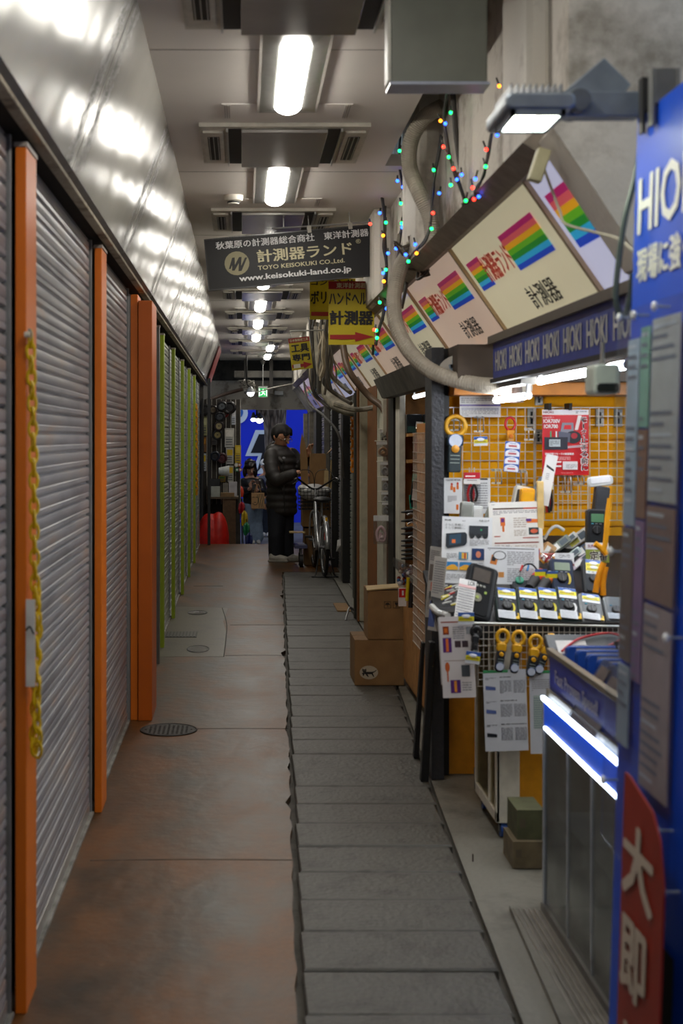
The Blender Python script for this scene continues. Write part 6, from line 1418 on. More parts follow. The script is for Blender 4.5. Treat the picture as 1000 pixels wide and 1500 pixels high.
# ---------------------------------------------------------------- bicycle
def bicycle():
    R = .325; L = 1.08
    t = thing('bicycle', 'old silver city bicycle with a front basket, parked by the dark shutters', 'bicycle', (P(481, 848, 14.7).x-.03, 14.95, 0), rad(0, 0, 3))
    SV = mat('#b9babd', .25, metal=.7); BK = mat('#121214', .5); CH = mat('#9a9a9c', .25, metal=.8)
    for nm, y in (('rear_wheel', 0), ('front_wheel', L)):
        mb = MB(); pts = [(0, y+(R-.018)*math.cos(a*PI/16), R+.002+(R-.018)*math.sin(a*PI/16)) for a in range(32)]; mb.tube(pts, .019, BK, n=8, closed=True, sub=1); w_ = mb.build(nm, t, smooth=True)
        mb = MB(); pts = [(0, y+(R-.042)*math.cos(a*PI/16), R+.002+(R-.042)*math.sin(a*PI/16)) for a in range(32)]; mb.tube(pts, .010, SV, n=6, closed=True, sub=1); mb.build('rim', w_, smooth=True)
        mb = MB()
        for a in range(20):
            q = a*PI/10; mb.cyl((.02 if a % 2 else -.02, y, R), (0, y+(R-.045)*math.cos(q), R+(R-.045)*math.sin(q)), .0022, CH, n=4)
        mb.build('spokes', w_)
        mb = MB(); mb.cyl((-.05, y, R), (.05, y, R), .018, CH); mb.build('hub', w_, smooth=True)
        mb = MB(); pts = []; a0, a1 = ((.0, 3.6) if y == 0 else (-.3, 2.7))
        for i in range(15):
            a = a0+(a1-a0)*i/14; pts.append((y-(R+.02)*math.cos(a), R+(R+.02)*math.sin(a)))
        v = []; f = []
        for (py, pz) in pts: v += [(-.028, py, pz-.006), (0, py, pz+.006), (.028, py, pz-.006)]
        for i in range(14): f += [(3*i, 3*i+1, 3*i+4, 3*i+3), (3*i+1, 3*i+2, 3*i+5, 3*i+4)]
        mb.add(v, f, SV); o = mb.build('fender', t, smooth=True); q = o.modifiers.new('s', 'SOLIDIFY'); q.thickness = .003
    mb = MB(); bb = (0, .43, .28); seat = (0, .28, .70); hd = (0, .93, .80); hb = (0, .96, .70)
    mb.tube([hd, (0, .78, .50), (0, .58, .33), bb], .018, SV, n=10); mb.cyl(bb, seat, .015, SV); mb.cyl((0, .92, .86), (0, .965, .66), .02, SV)
    for s in (-1, 1):
        mb.cyl((0, .43, .28), (s*.055, 0, R), .009, SV); mb.cyl((0, .30, .62), (s*.055, 0, R), .008, SV); mb.tube([(0, .965, .68), (s*.05, .99, .62), (s*.055, L, R)], .011, SV, n=8)
    mb.build('frame', t, smooth=True)
    mb = MB(); mb.cyl((0, .28, .70), (0, .25, .80), .012, CH); mb.ball((0, .20, .835), 1, BK, n=14, sc=(.105, .12, .035)); mb.ball((0, .32, .84), 1, BK, n=12, sc=(.03, .12, .025)); mb.build('saddle', t, smooth=True)
    mb = MB(); mb.tube([(-.25, .72, 1.03), (-.22, .82, 1.05), (-.12, .93, .98), (0, .95, .92), (.12, .93, .98), (.22, .82, 1.05), (.25, .72, 1.03)], .012, mat('#2c2c2e', .3, metal=.6), n=8); mb.cyl((0, .925, .84), (0, .95, .93), .012, CH); hb_ = mb.build('handlebar', t, smooth=True)
    for s in (-1, 1):
        mb = MB(); mb.cyl((s*.255, .71, 1.03), (s*.235, .80, 1.045), .018, BK); mb.build('grip', hb_, smooth=True)
        mb = MB(); mb.tube([(s*.20, .84, 1.03), (s*.25, .80, 1.0), (s*.28, .74, .985)], .006, BK, n=6); mb.build('brake_lever', hb_, smooth=True)
        mb = MB(); mb.tube([(s*.22, .85, 1.04), (s*.16, 1.0, 1.14), (s*.02, 1.05, 1.10), (0, 1.0, .8)], .004, BK, n=5); mb.build('brake_cable', t, smooth=True)
    b = MB(); x0, x1, y0, y1, z0, z1 = -.17, .17, 1.0, 1.25, .68, .93
    for k in range(7):
        z = z0+(z1-z0)*k/6
        for (a, c, d, e) in ((x0, x1, y0, y0), (x0, x1, y1, y1), (x0, x0, y0, y1), (x1, x1, y0, y1)): b.box(min(a, c)-.003, max(a, c)+.003, min(d, e)-.003, max(d, e)+.003, z-.004, z+.004, BK)
    for k in range(9):
        x = x0+(x1-x0)*k/8
        for y in (y0, y1): b.box(x-.003, x+.003, y-.003, y+.003, z0, z1, BK)
        b.box(x-.003, x+.003, y0, y1, z0-.003, z0+.003, BK)
    b.build('basket', t)
    mb = MB(); mb.box(-.012, .012, .995, 1.0, .60, .70, CH); mb.tube([(0, 1.0, .66), (.0, 1.1, .5), (.06, L, R)], .006, CH); mb.build('basket_stay', t, smooth=True)
    mb = MB(); mb.lathe([(.085, -.004), (.085, .004)], BK, c=(.05, .43, .28), axis='x', n=24); mb.cyl((.06, .43, .28), (.075, .33, .16), .009, CH); mb.cyl((-.06, .43, .28), (-.075, .53, .40), .009, CH); mb.build('crank', t, smooth=True)
    for s, y, z in ((1, .33, .16), (-1, .53, .40)): mb = MB(); mb.box(min(s*.08, s*.16), max(s*.08, s*.16), y-.035, y+.035, z-.012, z+.012, BK); mb.build('pedal', t, bevel=.003)
    mb = MB(); mb.box(.045, .058, -.02, .50, .25, .40, mat('#2a2a2c', .35)); mb.build('chain_guard', t, bevel=.01)
    mb = MB(); mb.tube([(-.05, 0, R), (-.10, -.05, .03), (-.13, -.08, .008), (.13, -.08, .008), (.10, -.05, .03), (.05, 0, R)], .008, BK, n=6, sub=3); mb.build('kickstand', t, smooth=True)
    mb = MB(); mb.box(-.03, .03, -.27, -.262, .42, .50, mat('#c02018', .3)); mb.build('reflector', t)
    mb = MB(); mb.box(-.012, .012, -.20, -.19, .62, .66, mat('#e0a818', .3)); mb.build('sticker', t)
    return t
bk = bicycle()
t = thing('plastic_bag', 'white plastic bag stuffed in the bicycle basket', 'plastic bag', bk.location+Vector((-.06, 1.12, .86)), rad(0, 0, 3))
mb = MB(); rr = random.Random(1); mb.ball((0, 0, .02), 1, mat('#c9c8c6', .35, bump=.6, bscale=12), n=18, sc=(.18, .13, .10)); mb.ball((.12, 0, .04), 1, mat('#c9c8c6', .35, bump=.6, bscale=12), n=12, sc=(.09, .1, .05)); mb.ball((-.13, 0, .06), 1, mat('#c9c8c6', .35, bump=.6, bscale=12), n=12, sc=(.06, .08, .05)); mb.build('bag_body', t, smooth=True)

# ---------------------------------------------------------------- cartons beside the man
def carton(label, x0, x1, y0, y1, z0, z1, flaps=(), m=M_CARD, hollow=True):
    t = thing('cardboard_carton', label, 'cardboard box', ((x0+x1)/2, (y0+y1)/2, z0)); e = .006
    mb = MB(); mb.box(x0, x1, y0, y0+e, z0, z1, m); mb.box(x0, x1, y1-e, y1, z0, z1, m); mb.box(x0, x0+e, y0+e, y1-e, z0, z1, m); mb.box(x1-e, x1, y0+e, y1-e, z0, z1, m); mb.box(x0, x1, y0, y1, z0, z0+e, m)
    if not hollow: mb.box(x0, x1, y0, y1, z1-e, z1, m)
    mb.build('carton_body', t, world=True)
    for fp in flaps:
        mb = MB(); n = len(fp); v = [Vector(p) for p in fp]; nn = (v[1]-v[0]).cross(v[2]-v[0]).normalized()*.006; v2 = [p+nn for p in v]
        mb.add(v+v2, [tuple(range(n)), tuple(reversed(range(n, 2*n)))]+[(i, (i+1) % n, n+(i+1) % n, n+i) for i in range(n)], M_CARD2); mb.build('flap', t, world=True)
    return t
s = 16.2/2000
def q(x, y, Y=16.2): return P(x, y, Y)
z1 = q(445, 718).z
carton('tall brown carton that the man works on, beside the bicycle', q(443, 800).x, q(484, 800).x, 16.2, 16.7, q(445, 772).z, z1, [[q(444, 718, 16.21), q(472, 718, 16.21), q(472, 714, 16.5), q(444, 714, 16.5)]], hollow=False)
carton('lower brown carton that carries the tall one', q(446, 800).x, q(480, 800).x, 16.22, 16.68, 0, q(445, 773).z-.004, hollow=False, m=M_CARD2)
zt2 = z1+.012
carton('open brown carton with raised flaps on top of the pile', q(455, 700).x, q(478, 700).x, 16.3, 16.68, zt2, q(460, 665).z,
       [[q(456, 665, 16.3), q(455, 665, 16.65), q(452, 650, 16.65), q(455, 652, 16.3)], [q(478, 665, 16.3), q(478, 665, 16.65), q(490, 650, 16.65), q(490, 655, 16.3)]])
def board(label, pts, Y, m=M_CARD, d=.012):
    mb = MB(); mb.prism([(P(x, y, Y).x, P(x, y, Y).z) for x, y in pts], 1, Y, Y+d, m); o = mb.build('cardboard_sheet', world=True); tag(o, label, 'cardboard'); return o
board('tall pointed cardboard flap standing before the man', [(441, 716), (452, 716), (450, 670), (447, 650), (442, 634), (439, 655)], 16.12)
board('narrow folded cardboard strips standing in the pile, taller one', [(482, 716), (486, 716), (487, 672), (493, 678), (484, 674)], 16.28, M_TP)
board('narrow folded cardboard strips standing in the pile, shorter one', [(474, 716), (481, 716), (481, 690), (478, 686), (475, 690)], 16.22, M_TP)
board('flat brown tray of cardboard held out at the side of the man', [(421, 687), (443, 688), (442, 698), (426, 700)], 16.9, mat('#6b4426', .7))
mb = MB(); a = P(424, 777, 16.0); b = P(447, 781, 16.0); mb.box(a.x, b.x, 16.0, 16.2, b.z, b.z+.012, M_TP); o = mb.build('cardboard_sheet', world=True); tag(o, 'pale cardboard flap jutting out low beside the man', 'cardboard')
t = thing('hand_truck', 'small blue-grey hand truck with black wheels behind the man', 'hand truck', P(437, 815, 16.35))
mb = MB(); a = P(430, 797, 16.3); mb.box(a.x, a.x+.15, 16.0, 16.4, a.z-.03, a.z+.01, mat('#4a4c70', .4)); mb.build('deck', t, world=True, bevel=.004)
for y in (16.05, 16.32): mb = MB(); mb.cyl((a.x+.06, y, .075), (a.x+.10, y, .075), .075, M_BLK, n=20); mb.build('wheel', t, world=True, smooth=True); 
mb = MB(); mb.box(a.x+.065, a.x+.09, 16.03, 16.07, .08, a.z-.02, mat('#55555a')); mb.box(a.x+.065, a.x+.09, 16.30, 16.34, .08, a.z-.02, mat('#55555a')); mb.build('fork', t, world=True)
# ================================================================== people
SK = mat('#c08a6a', .5, var=.06); HAIR = mat('#120e0c', .75, var=.2, scale=60)
def hand(C, a, spread, curl, r=.0095, thumb=1):
    'palm centre C, a = direction of fingers, spread = direction across the palm, curl = direction the fingers bend'
    a = Vector(a).normalized(); sp = Vector(spread).normalized(); cu = Vector(curl).normalized(); C = Vector(C)
    sh = [('c', [(C-a*.045, .024), (C-a*.01+sp*.012, .021), (C+a*.035+sp*.02, .015)]), ('c', [(C-a*.04, .022), (C-sp*.014, .021), (C+a*.035-sp*.02, .014)])]
    for i, (o, L) in enumerate(((.030, .062), (.011, .072), (-.009, .068), (-.028, .052))):
        p = C+a*.04+sp*o; p2 = p+a*L*.5+cu*.006; p3 = p2+a*L*.25+cu*L*.28; p4 = p3+a*L*.05+cu*L*.3
        sh.append(('c', [(p, r), (p2, r*.95), (p3, r*.88), (p4, r*.78)]))
    p = C-a*.02+sp*.022*thumb; sh.append(('c', [(p, .014), (p+a*.03+sp*.028*thumb+cu*.01, .012), (p+a*.055+sp*.03*thumb+cu*.025, .010)]))
    return sh
def face(t, c, R, fwd, parent, hairm=HAIR, glasses=False, mouth='#8a4a42'):
    'nose, eyes, mouth, ears added on the head at c, half height R, looking along fwd'
    f = Vector(fwd).normalized(); side = f.cross(Vector((0, 0, 1))).normalized(); up = side.cross(f).normalized()
    k = R*.80
    for s in (-1, 1):
        e = c+f*k*.93+side*s*R*.30+up*R*.04
        mb = MB(); mb.ball(e, R*.10, mat('#d8d0c8', .3), n=8); mb.ball(e+f*R*.06, R*.055, mat('#1a1210', .3), n=8); mb.build('eye', parent, world=True, smooth=True)
        mb = MB(); mb.tube([e+up*R*.2-side*s*R*.14+f*R*.03, e+up*R*.25+f*R*.05, e+up*R*.19+side*s*R*.17], R*.035, hairm, n=6, sub=3); mb.build('eyebrow', parent, world=True)
    mb = MB(); mb.tube([c+f*k*.97-up*R*.48-side*R*.18, c+f*(k+.01)*1.02-up*R*.47, c+f*k*.97-up*R*.48+side*R*.18], R*.045, mat(mouth, .5), n=6, sub=3); mb.build('lips', parent, world=True)
    if glasses:
        mb = MB(); G = mat('#b0a080', .2, metal=.8)
        for s in (-1, 1):
            e = c+f*(k+.010)+side*s*R*.32+up*R*.02; pts = [e+side*R*.22*math.cos(a*PI/7)+up*R*.15*math.sin(a*PI/7) for a in range(14)]; mb.tube(pts, .0018, G, n=5, closed=True, sub=1)
            mb.tube([e+side*s*R*.26, c+side*s*R*.80+f*R*.05+up*R*.05], .003, G, n=5, sub=2)
        mb.tube([c+f*(k+.012)-side*R*.10+up*R*.04, c+f*(k+.012)+side*R*.10+up*R*.04], .003, G, n=5, sub=2)
        mb.build('glasses', t, world=True, smooth=True)
def head_shapes(c, R, f):
    f = Vector(f).normalized(); side = f.cross(Vector((0, 0, 1))).normalized(); up = side.cross(f).normalized()
    return [('e', c+up*R*.15-f*R*.05, (R*.78, R*.82, R*.85)), ('e', c-up*R*.30+f*R*.16, (R*.58, R*.58, R*.62)), ('c', [(c+f*R*.75+up*R*.10, R*.09), (c+f*R*.98-up*R*.18, R*.12)]),
            ('c', [(c+side*R*.80-up*R*.02-f*R*.05, R*.12), (c+side*R*.80-up*R*.2, R*.09)]), ('c', [(c-side*R*.80-up*R*.02-f*R*.05, R*.12), (c-side*R*.80-up*R*.2, R*.09)]),
            ('e', c-up*R*.72+f*R*.38, (R*.26, R*.24, R*.2))]
def hair_shapes(c, R, f, lo=.0):
    f = Vector(f).normalized(); side = f.cross(Vector((0, 0, 1))).normalized(); up = side.cross(f).normalized()
    return [('e', c+up*R*.36-f*R*.20, (R*.86, R*.88, R*.76)), ('e', c+up*R*.05-f*R*.42, (R*.70, R*.66, R*(.80+lo))), ('c', [(c+up*R*.80+f*R*.30-side*R*.35, R*.22), (c+up*R*.62+f*R*.62-side*R*.05, R*.16), (c+up*R*.42+f*R*.70+side*R*.35, R*.13)]), ('c', [(c+up*R*.82+f*R*.25+side*R*.3, R*.22), (c+up*R*.66+f*R*.60+side*R*.35, R*.14)]), ('c', [(c+up*R*.75+f*R*.35-side*R*.45, R*.2), (c+up*R*.40+f*R*.60-side*R*.52, R*.12)]),
            ('e', c+up*R*.25+side*R*.62-f*R*.1, (R*.26, R*.4, R*(.5+lo))), ('e', c+up*R*.25-side*R*.62-f*R*.1, (R*.26, R*.4, R*(.5+lo)))]
# --- the man in the dark puffer coat
Ym = 16.8
def m_(x, y, d=0): return P(x, y, Ym+d)
man = thing('person', 'person in a long dark puffer coat and glasses bending over the cartons', 'person', (P(410, 822, Ym).x, Ym, 0))
hc = m_(412, 639, -.02); R = .140; fw = Vector((.62, -.60, -.42))
neck = m_(406, 656, .03); chest = m_(410, 680, .02); belly = m_(411, 712, .0); hip = m_(411, 745, .0)
shL = m_(397, 668, -.10); elL = m_(406, 703, -.26); wrL = m_(432, 694, -.36); haL = m_(438, 692, -.38)
shR = m_(427, 666, .14); elR = m_(441, 684, .02); wrR = m_(449, 668, -.2); haR = m_(452, 662, -.30)
kL = m_(404, 783, -.08); aL = m_(404, 813, -.06); kR = m_(419, 781, .05); aR = m_(421, 810, .06)
sh = head_shapes(hc, R, fw) + [('c', [(hc-Vector((0, 0, R*.6)), .06), (neck, .062), (chest, .13), (belly, .14), (hip, .13)]),
      ('c', [(neck, .07), (shL, .07), (elL, .048), (wrL, .031), (haL-Vector((.02, 0, 0)), .026)]), ('c', [(neck, .07), (shR, .07), (elR, .048), (wrR, .031), (haR-Vector((.0, 0, .02)), .026)]),
      ('c', [(hip-Vector((.06, .05, 0)), .09), (kL, .06), (aL, .042)]), ('c', [(hip+Vector((.06, .05, 0)), .09), (kR, .06), (aR, .042)])]
sh += hand(haL+Vector((.03, 0, 0)), (1, -.1, -.15), (0, 1, .2), (.1, 0, -1)) + hand(haR, (.25, -.2, 1), (1, .4, 0), (.3, -1, .1), thumb=-1)
body = blend(sh, 'body', SK, voxel=.011, smooth=2, parent=man)
face(man, hc, R, fw, body, glasses=True)
blend(hair_shapes(hc, R, fw), 'hair', HAIR, voxel=.012, smooth=2, parent=man)
PUF = mat('#2b2725', .6, var=.15, scale=10, bump=.25, bscale=14)
# quilted coat: rolls stacked down the trunk and along the sleeves
sh = []
prof = [(660, 407, .15, .12), (667, 409, .20, .15), (676, 410, .215, .165), (686, 411, .205, .165), (697, 411, .20, .165), (708, 411, .195, .165), (719, 412, .195, .17), (730, 412, .20, .175), (740, 412, .20, .18), (748, 413, .195, .175)]
for (y, x, rx, ry) in prof: sh.append(('e', m_(x, y), (rx, ry, .088)))
def sleeve(ch, r0, r1, n):
    pts = spline([Vector(p) for p in ch], n); k = len(pts)
    for i, p in enumerate(pts):
        r = r0+(r1-r0)*i/(k-1); sh.append(('e', p, (r*(1.0 if i % 2 else .96),)*3))
    for a, b in zip(pts, pts[1:]): sh.append(('c', [(a, r0*.80+(r1-r0)*.5*pts.index(a)/k), (b, r0*.78+(r1-r0)*.5*pts.index(a)/k)]))
sleeve([shL, m_(398, 688, -.2), elL, m_(420, 698, -.33), m_(430, 694.5, -.36)], .098, .066, 4)
sleeve([shR, m_(435, 676, .1), elR, m_(447, 674, -.12), m_(449, 669, -.2)], .095, .062, 4)
coat = blend(sh, 'coat', PUF, voxel=.014, smooth=5, parent=man)
blend([('c', [(m_(396, 660, .04), .05), (m_(400, 653, .08), .055), (m_(409, 655, .12), .055), (m_(418, 660, .06), .045)]), ('c', [(m_(396, 660, .04), .045), (m_(404, 668, -.10), .04), (m_(413, 676, -.16), .03)]), ('e', m_(399, 660, .10), (.09, .09, .09))], 'hood', PUF, voxel=.012, smooth=2, parent=man)
mb = MB(); pts = [m_(414, 672, -.175), m_(415, 700, -.185), m_(416, 725, -.19), m_(417, 750, -.185)]; mb.tube(pts, .006, mat('#0f0e0e', .4), n=6); mb.build('zip', man, world=True)
blend([('c', [(m_(413, 664, -.09), .028), (m_(415, 672, -.13), .022)]), ('c', [(m_(417, 662, -.06), .026), (m_(417, 671, -.12), .022)])], 'scarf', mat('#7d7c80', .7), voxel=.01, parent=man)
blend([('c', [(hip+Vector((-.05, -.03, -.02)), .12), (kL, .098), (m_(404, 806, -.06), .095), (aL, .092)]), ('c', [(hip+Vector((.05, .04, -.02)), .12), (kR, .096), (m_(420, 804, .06), .088), (aR, .082)])], 'trousers', mat('#141824', .75, var=.2, bump=.3, bscale=12), voxel=.013, smooth=2, parent=man)
for (xx, yy, d, dirx) in ((399, 819, -.1, 1), (416, 815.5, .05, 1)):
    c0 = Vector((m_(xx, 800, d).x, Ym+d, .05))
    sho = blend([('c', [(c0, .048), (c0+Vector((.08, -.02, .0)), .046), (c0+Vector((.16, -.04, -.012)), .036)]), ('c', [(c0+Vector((.0, 0, .03)), .042), (c0+Vector((.05, -.01, .01)), .045)])], 'shoe', mat('#b0aba2', .5, var=.2), voxel=.008, smooth=2, parent=man)
    mb = MB(); mb.M = Matrix.Translation(c0) @ Matrix.Rotation(-.24, 4, 'Z'); mb.rbox(-.052, .20, -.045, .045, -.049, -.022, mat('#8f8a80', .6), r=.012); mb.build('sole', sho, world=True)

# --- the woman with a phone outside, lower street level
Yw = 24.0; G0 = -.35
def w_(x, y, d=0): return P(x, y, Yw+d)
wo = thing('person', 'person with black hair and pale blue jeans looking down at a phone outside', 'person', (P(372, 790, Yw).x, Yw, G0))
hc = w_(366.5, 686); R = .125; fw = Vector((.25, -.85, -.45)); HB = mat('#1a0f10', .4, var=.2)
neck = w_(366, 697, .03); chest = w_(368, 712, .03); hip = w_(371, 742)
sh = head_shapes(hc, R, fw)+[('c', [(hc-Vector((0, 0, .08)), .05), (neck, .05), (chest, .11), (w_(370, 728), .10), (hip, .12)]),
     ('c', [(neck, .055), (w_(358, 706), .06), (w_(356, 722, -.06), .045), (w_(366, 716, -.26), .03)]), ('c', [(neck, .055), (w_(380, 706), .06), (w_(385, 722, -.06), .045), (w_(376, 718, -.26), .03)]),
     ('c', [(hip-Vector((.07, 0, 0)), .09), (w_(369, 770), .06), (Vector((w_(370, 780).x, Yw, G0+.08)), .04)]), ('c', [(hip+Vector((.06, 0, 0)), .09), (w_(376, 770), .06), (Vector((w_(377, 780).x, Yw, G0+.08)), .04)])]
sh += hand(w_(368, 711, -.30), (.3, -.2, 1), (-1, 0, .2), (.3, -1, 0))+hand(w_(375, 716, -.30), (-.2, -.2, 1), (1, 0, .2), (-.3, -1, 0), thumb=-1)
body = blend(sh, 'body', mat('#d0a08a', .5, var=.05), voxel=.012, smooth=2, parent=wo); face(wo, hc, R, fw, body, hairm=HB, mouth='#a03038')
blend(hair_shapes(hc, R*1.05, fw, .35)+[('e', hc+Vector((-.02, -.085, .035)), (.085, .04, .05)), ('e', hc+Vector((-.10, -.02, -.06)), (.04, .06, .10)), ('e', hc+Vector((.09, -.02, -.06)), (.04, .06, .10))], 'hair', HB, voxel=.012, smooth=2, parent=wo)
LJ = mat('#22242a', .35, var=.2, bump=.3, bscale=10)
blend([('e', w_(368, 709), (.20, .14, .12)), ('e', w_(369, 720), (.19, .14, .14)), ('e', w_(370, 732), (.185, .14, .12)), ('c', [(w_(357, 706), .08), (w_(354.5, 722, -.05), .07), (w_(364, 718, -.20), .055)]), ('c', [(w_(381, 706), .08), (w_(386.5, 722, -.05), .07), (w_(379, 719, -.20), .055)])], 'jacket', LJ, voxel=.014, smooth=2, parent=wo)
blend([('e', w_(370, 712, -.1), (.07, .06, .10)), ('e', w_(371, 726, -.1), (.09, .07, .14)), ('c', [(w_(377, 707, -.08), .05), (w_(380, 722, -.10), .05)])], 'brown_top', mat('#3a241c', .7), voxel=.014, parent=wo)
fx = lambda x: P(x, 700, Yw).x
blend([('c', [(hip+Vector((-.07, 0, -.0)), .115), (w_(369.5, 765), .105), (Vector((fx(370), Yw, G0+.12)), .11)]), ('c', [(hip+Vector((.06, 0, 0)), .115), (w_(376, 765), .10), (Vector((fx(377.5), Yw, G0+.12)), .105)])], 'jeans', mat('#8fa6c4', .8, var=.12, bump=.2, bscale=14), voxel=.014, smooth=2, parent=wo)
for x in (370, 378): 
    c0 = Vector((fx(x), Yw-.03, G0+.045)); blend([('c', [(c0, .045), (c0+Vector((.01, -.12, -.008)), .036)])], 'shoe', mat('#e0e0e2', .5), voxel=.009, parent=wo)
t = thing('smartphone', 'small dark phone held up by the person in pale jeans', 'phone', w_(372, 712, -.355), rad(-20, 0, 8)); mb = MB(); mb.rbox(-.036, .036, 0, .009, -.07, .07, mat('#15151a', .2), r=.01); mb.build('phone_body', t); mb = MB(); mb.box(-.026, -.004, -.002, 0, .035, .06, mat('#2c2c34', .2)); mb.build('camera_bump', t)
t = thing('paper_bag', 'kraft paper bag with dark green wavy lines hanging from the phone holder', 'bag', w_(377.5, 745, -.36)); s = .01182
W, H = 19*s, 23*s
mb = MB(); mb.box(-W/2, W/2, -.05, .05, 0, H, mat('#b98f62', .65, var=.06)); mb.build('bag_body', t, bevel=.004)
GR = mat('#12443a', .5, var=0); mb = MB()
for k in range(3):
    pts = [(W*(.08+.15*k)+W*.035*math.sin(j*1.25+k), -.053, H*(.06+.88*j/7)) for j in range(8)]; mb.tube(pts, .0045, GR, n=5, sub=4)
mb.tube([(-W*.05, -.053, H*.90), (W*.02, -.053, H*.6), (-W*.03, -.053, H*.35), (-W*.22, -.053, H*.25), (-W*.42, -.053, H*.35)], .004, GR, n=5, sub=5); mb.tube([(-W*.44, -.053, H*.72), (-W*.34, -.053, H*.76), (-W*.26, -.053, H*.72)], .0045, GR, n=5, sub=4); mb.tube([(-W*.16, -.053, H*.72), (-W*.1, -.053, H*.76), (-W*.03, -.053, H*.72)], .0045, GR, n=5, sub=4); mb.tube([(-W*.3, -.053, H*.42), (-W*.22, -.053, H*.40), (-W*.14, -.053, H*.43)], .0045, GR, n=5, sub=4)
mb.build('print', t, smooth=True)
for sx in (-1, 1): mb = MB(); mb.tube([(-W*.25, sx*.04, H), (-W*.1, sx*.02, H+.13), (W*.1, sx*.02, H+.13), (W*.25, sx*.04, H)], .005, mat('#a8804e', .6), n=6); mb.build('handle', t, smooth=True)
# --- third person, mostly hidden behind the man
Yq = 25.8
def h_(x, y, d=0): return P(x, y, Yq+d)
pe = thing('person', 'person in dark blue jeans and a white cap, mostly hidden behind the man', 'person', (h_(389, 700).x, Yq, G0))
hc = h_(389, 683); gx = lambda x: h_(x, 700).x; hip = h_(389, 740)
sh = head_shapes(hc, .115, Vector((0, -1, -.1)))+[('c', [(hc-Vector((0, 0, .08)), .05), (h_(389, 694), .05), (h_(389, 710), .11), (hip, .12)]), ('c', [(h_(389, 695), .05), (h_(378, 702), .055), (h_(377, 722), .042), (h_(381, 735, -.15), .03)]), ('c', [(h_(389, 695), .05), (h_(400, 702), .055), (h_(401, 722), .042), (h_(397, 735, -.15), .03)]),
     ('c', [(hip-Vector((.07, 0, 0)), .08), (h_(386, 765), .055), (Vector((gx(386), Yq, G0+.08)), .04)]), ('c', [(hip+Vector((.07, 0, 0)), .08), (h_(393, 765), .055), (Vector((gx(393), Yq, G0+.08)), .04)])]
sh += hand(h_(381, 737, -.19), (0, -.6, -.8), (1, 0, 0), (0, 1, -.3))+hand(h_(397, 737, -.19), (0, -.6, -.8), (-1, 0, 0), (0, 1, -.3))
body = blend(sh, 'body', SK, voxel=.013, parent=pe); face(pe, hc, .115, Vector((0, -1, -.1)), body)
blend([('e', hc+Vector((0, .01, .065)), (.11, .115, .085)), ('e', hc+Vector((0, -.10, .04)), (.075, .08, .018))], 'cap', mat('#d8dade', .6), voxel=.011, parent=pe)
blend([('e', h_(389, 705), (.20, .13, .13)), ('e', h_(389, 720), (.19, .13, .16)), ('e', h_(389, 734), (.19, .13, .12)), ('c', [(h_(378, 702), .075), (h_(376.5, 722), .065), (h_(380, 733, -.12), .05)]), ('c', [(h_(400, 702), .075), (h_(401.5, 722), .065), (h_(398, 733, -.12), .05)])], 'jacket', mat('#5b6884', .7, var=.2), voxel=.014, parent=pe)
blend([('c', [(hip-Vector((.07, 0, 0)), .105), (h_(386, 765), .085), (Vector((gx(386), Yq, G0+.11)), .08)]), ('c', [(hip+Vector((.07, 0, 0)), .105), (h_(393, 765), .085), (Vector((gx(393), Yq, G0+.11)), .08)])], 'jeans', mat('#23304a', .8, var=.2), voxel=.014, parent=pe)
for x in (386, 393): c0 = Vector((gx(x), Yq-.03, G0+.045)); blend([('c', [(c0, .045), (c0+Vector((0, -.12, -.008)), .036)])], 'shoe', mat('#e4e4ea', .5), voxel=.01, parent=pe)

# ================================================================== the street beyond
t = thing('tree', 'rough-barked street tree trunk seen through the passage end', 'tree', (P(403, 640, 27.5).x, 27.5, G0))
m, N, L, b = node_mat('bark'); tc = N.new('ShaderNodeTexCoord'); mp = N.new('ShaderNodeMapping'); mp.inputs['Scale'].default_value = (7, 7, 1.6); L.new(tc.outputs['Object'], mp.inputs['Vector']); vo = N.new('ShaderNodeTexVoronoi'); vo.inputs['Scale'].default_value = 3; L.new(mp.outputs[0], vo.inputs['Vector'])
r = ramp(N, [(.1, '#8f7e72'), (.5, '#6b5a50'), (.9, '#2c221d')]); L.new(vo.outputs['Distance'], r.inputs['Fac']); L.new(r.outputs['Color'], b.inputs['Base Color']); b.inputs['Roughness'].default_value = .9
bp = N.new('ShaderNodeBump'); bp.inputs['Strength'].default_value = 1; bp.inputs['Distance'].default_value = -.04; L.new(vo.outputs['Distance'], bp.inputs['Height']); L.new(bp.outputs[0], b.inputs['Normal'])
mb = MB(); rr = random.Random(6); pr = [(.36, 0), (.29, .25), (.25, .8), (.22, 1.5), (.21, 2.0), (.25, 2.5), (.28, 3.2), (.3, 4.2)]; v = []; f = []; n = 26
for k, (ra, z) in enumerate(pr):
    for j in range(n): a = 2*PI*j/n; q2 = ra*(1+rr.uniform(-.07, .07)); v.append((q2*math.cos(a)+.03*math.sin(z*1.7), q2*math.sin(a), z))
for k in range(len(pr)-1):
    for j in range(n): f.append((k*n+j, k*n+(j+1) % n, (k+1)*n+(j+1) % n, (k+1)*n+j))
mb.add(v, f, m); mb.build('trunk', t, smooth=True)
mb = MB(); mb.tube([(-.15, 0, 2.3), (-.5, -.2, 2.75), (-1.1, -.3, 3.3)], [.12, .1, .07], m, n=12); mb.build('branch', t, smooth=True)
BLW = mat('#1634e6', .5, var=.06, scale=1.2)
t = thing('blue_billboard', 'huge vivid blue hoarding with a white and black emblem across the street', 'billboard', (.6, 30, G0)); Yb = 29.98
mb = MB(); mb.box(-2.0, 4.2, 30, 30.15, G0, 4.2, BLW); mb.build('board', t, world=True)
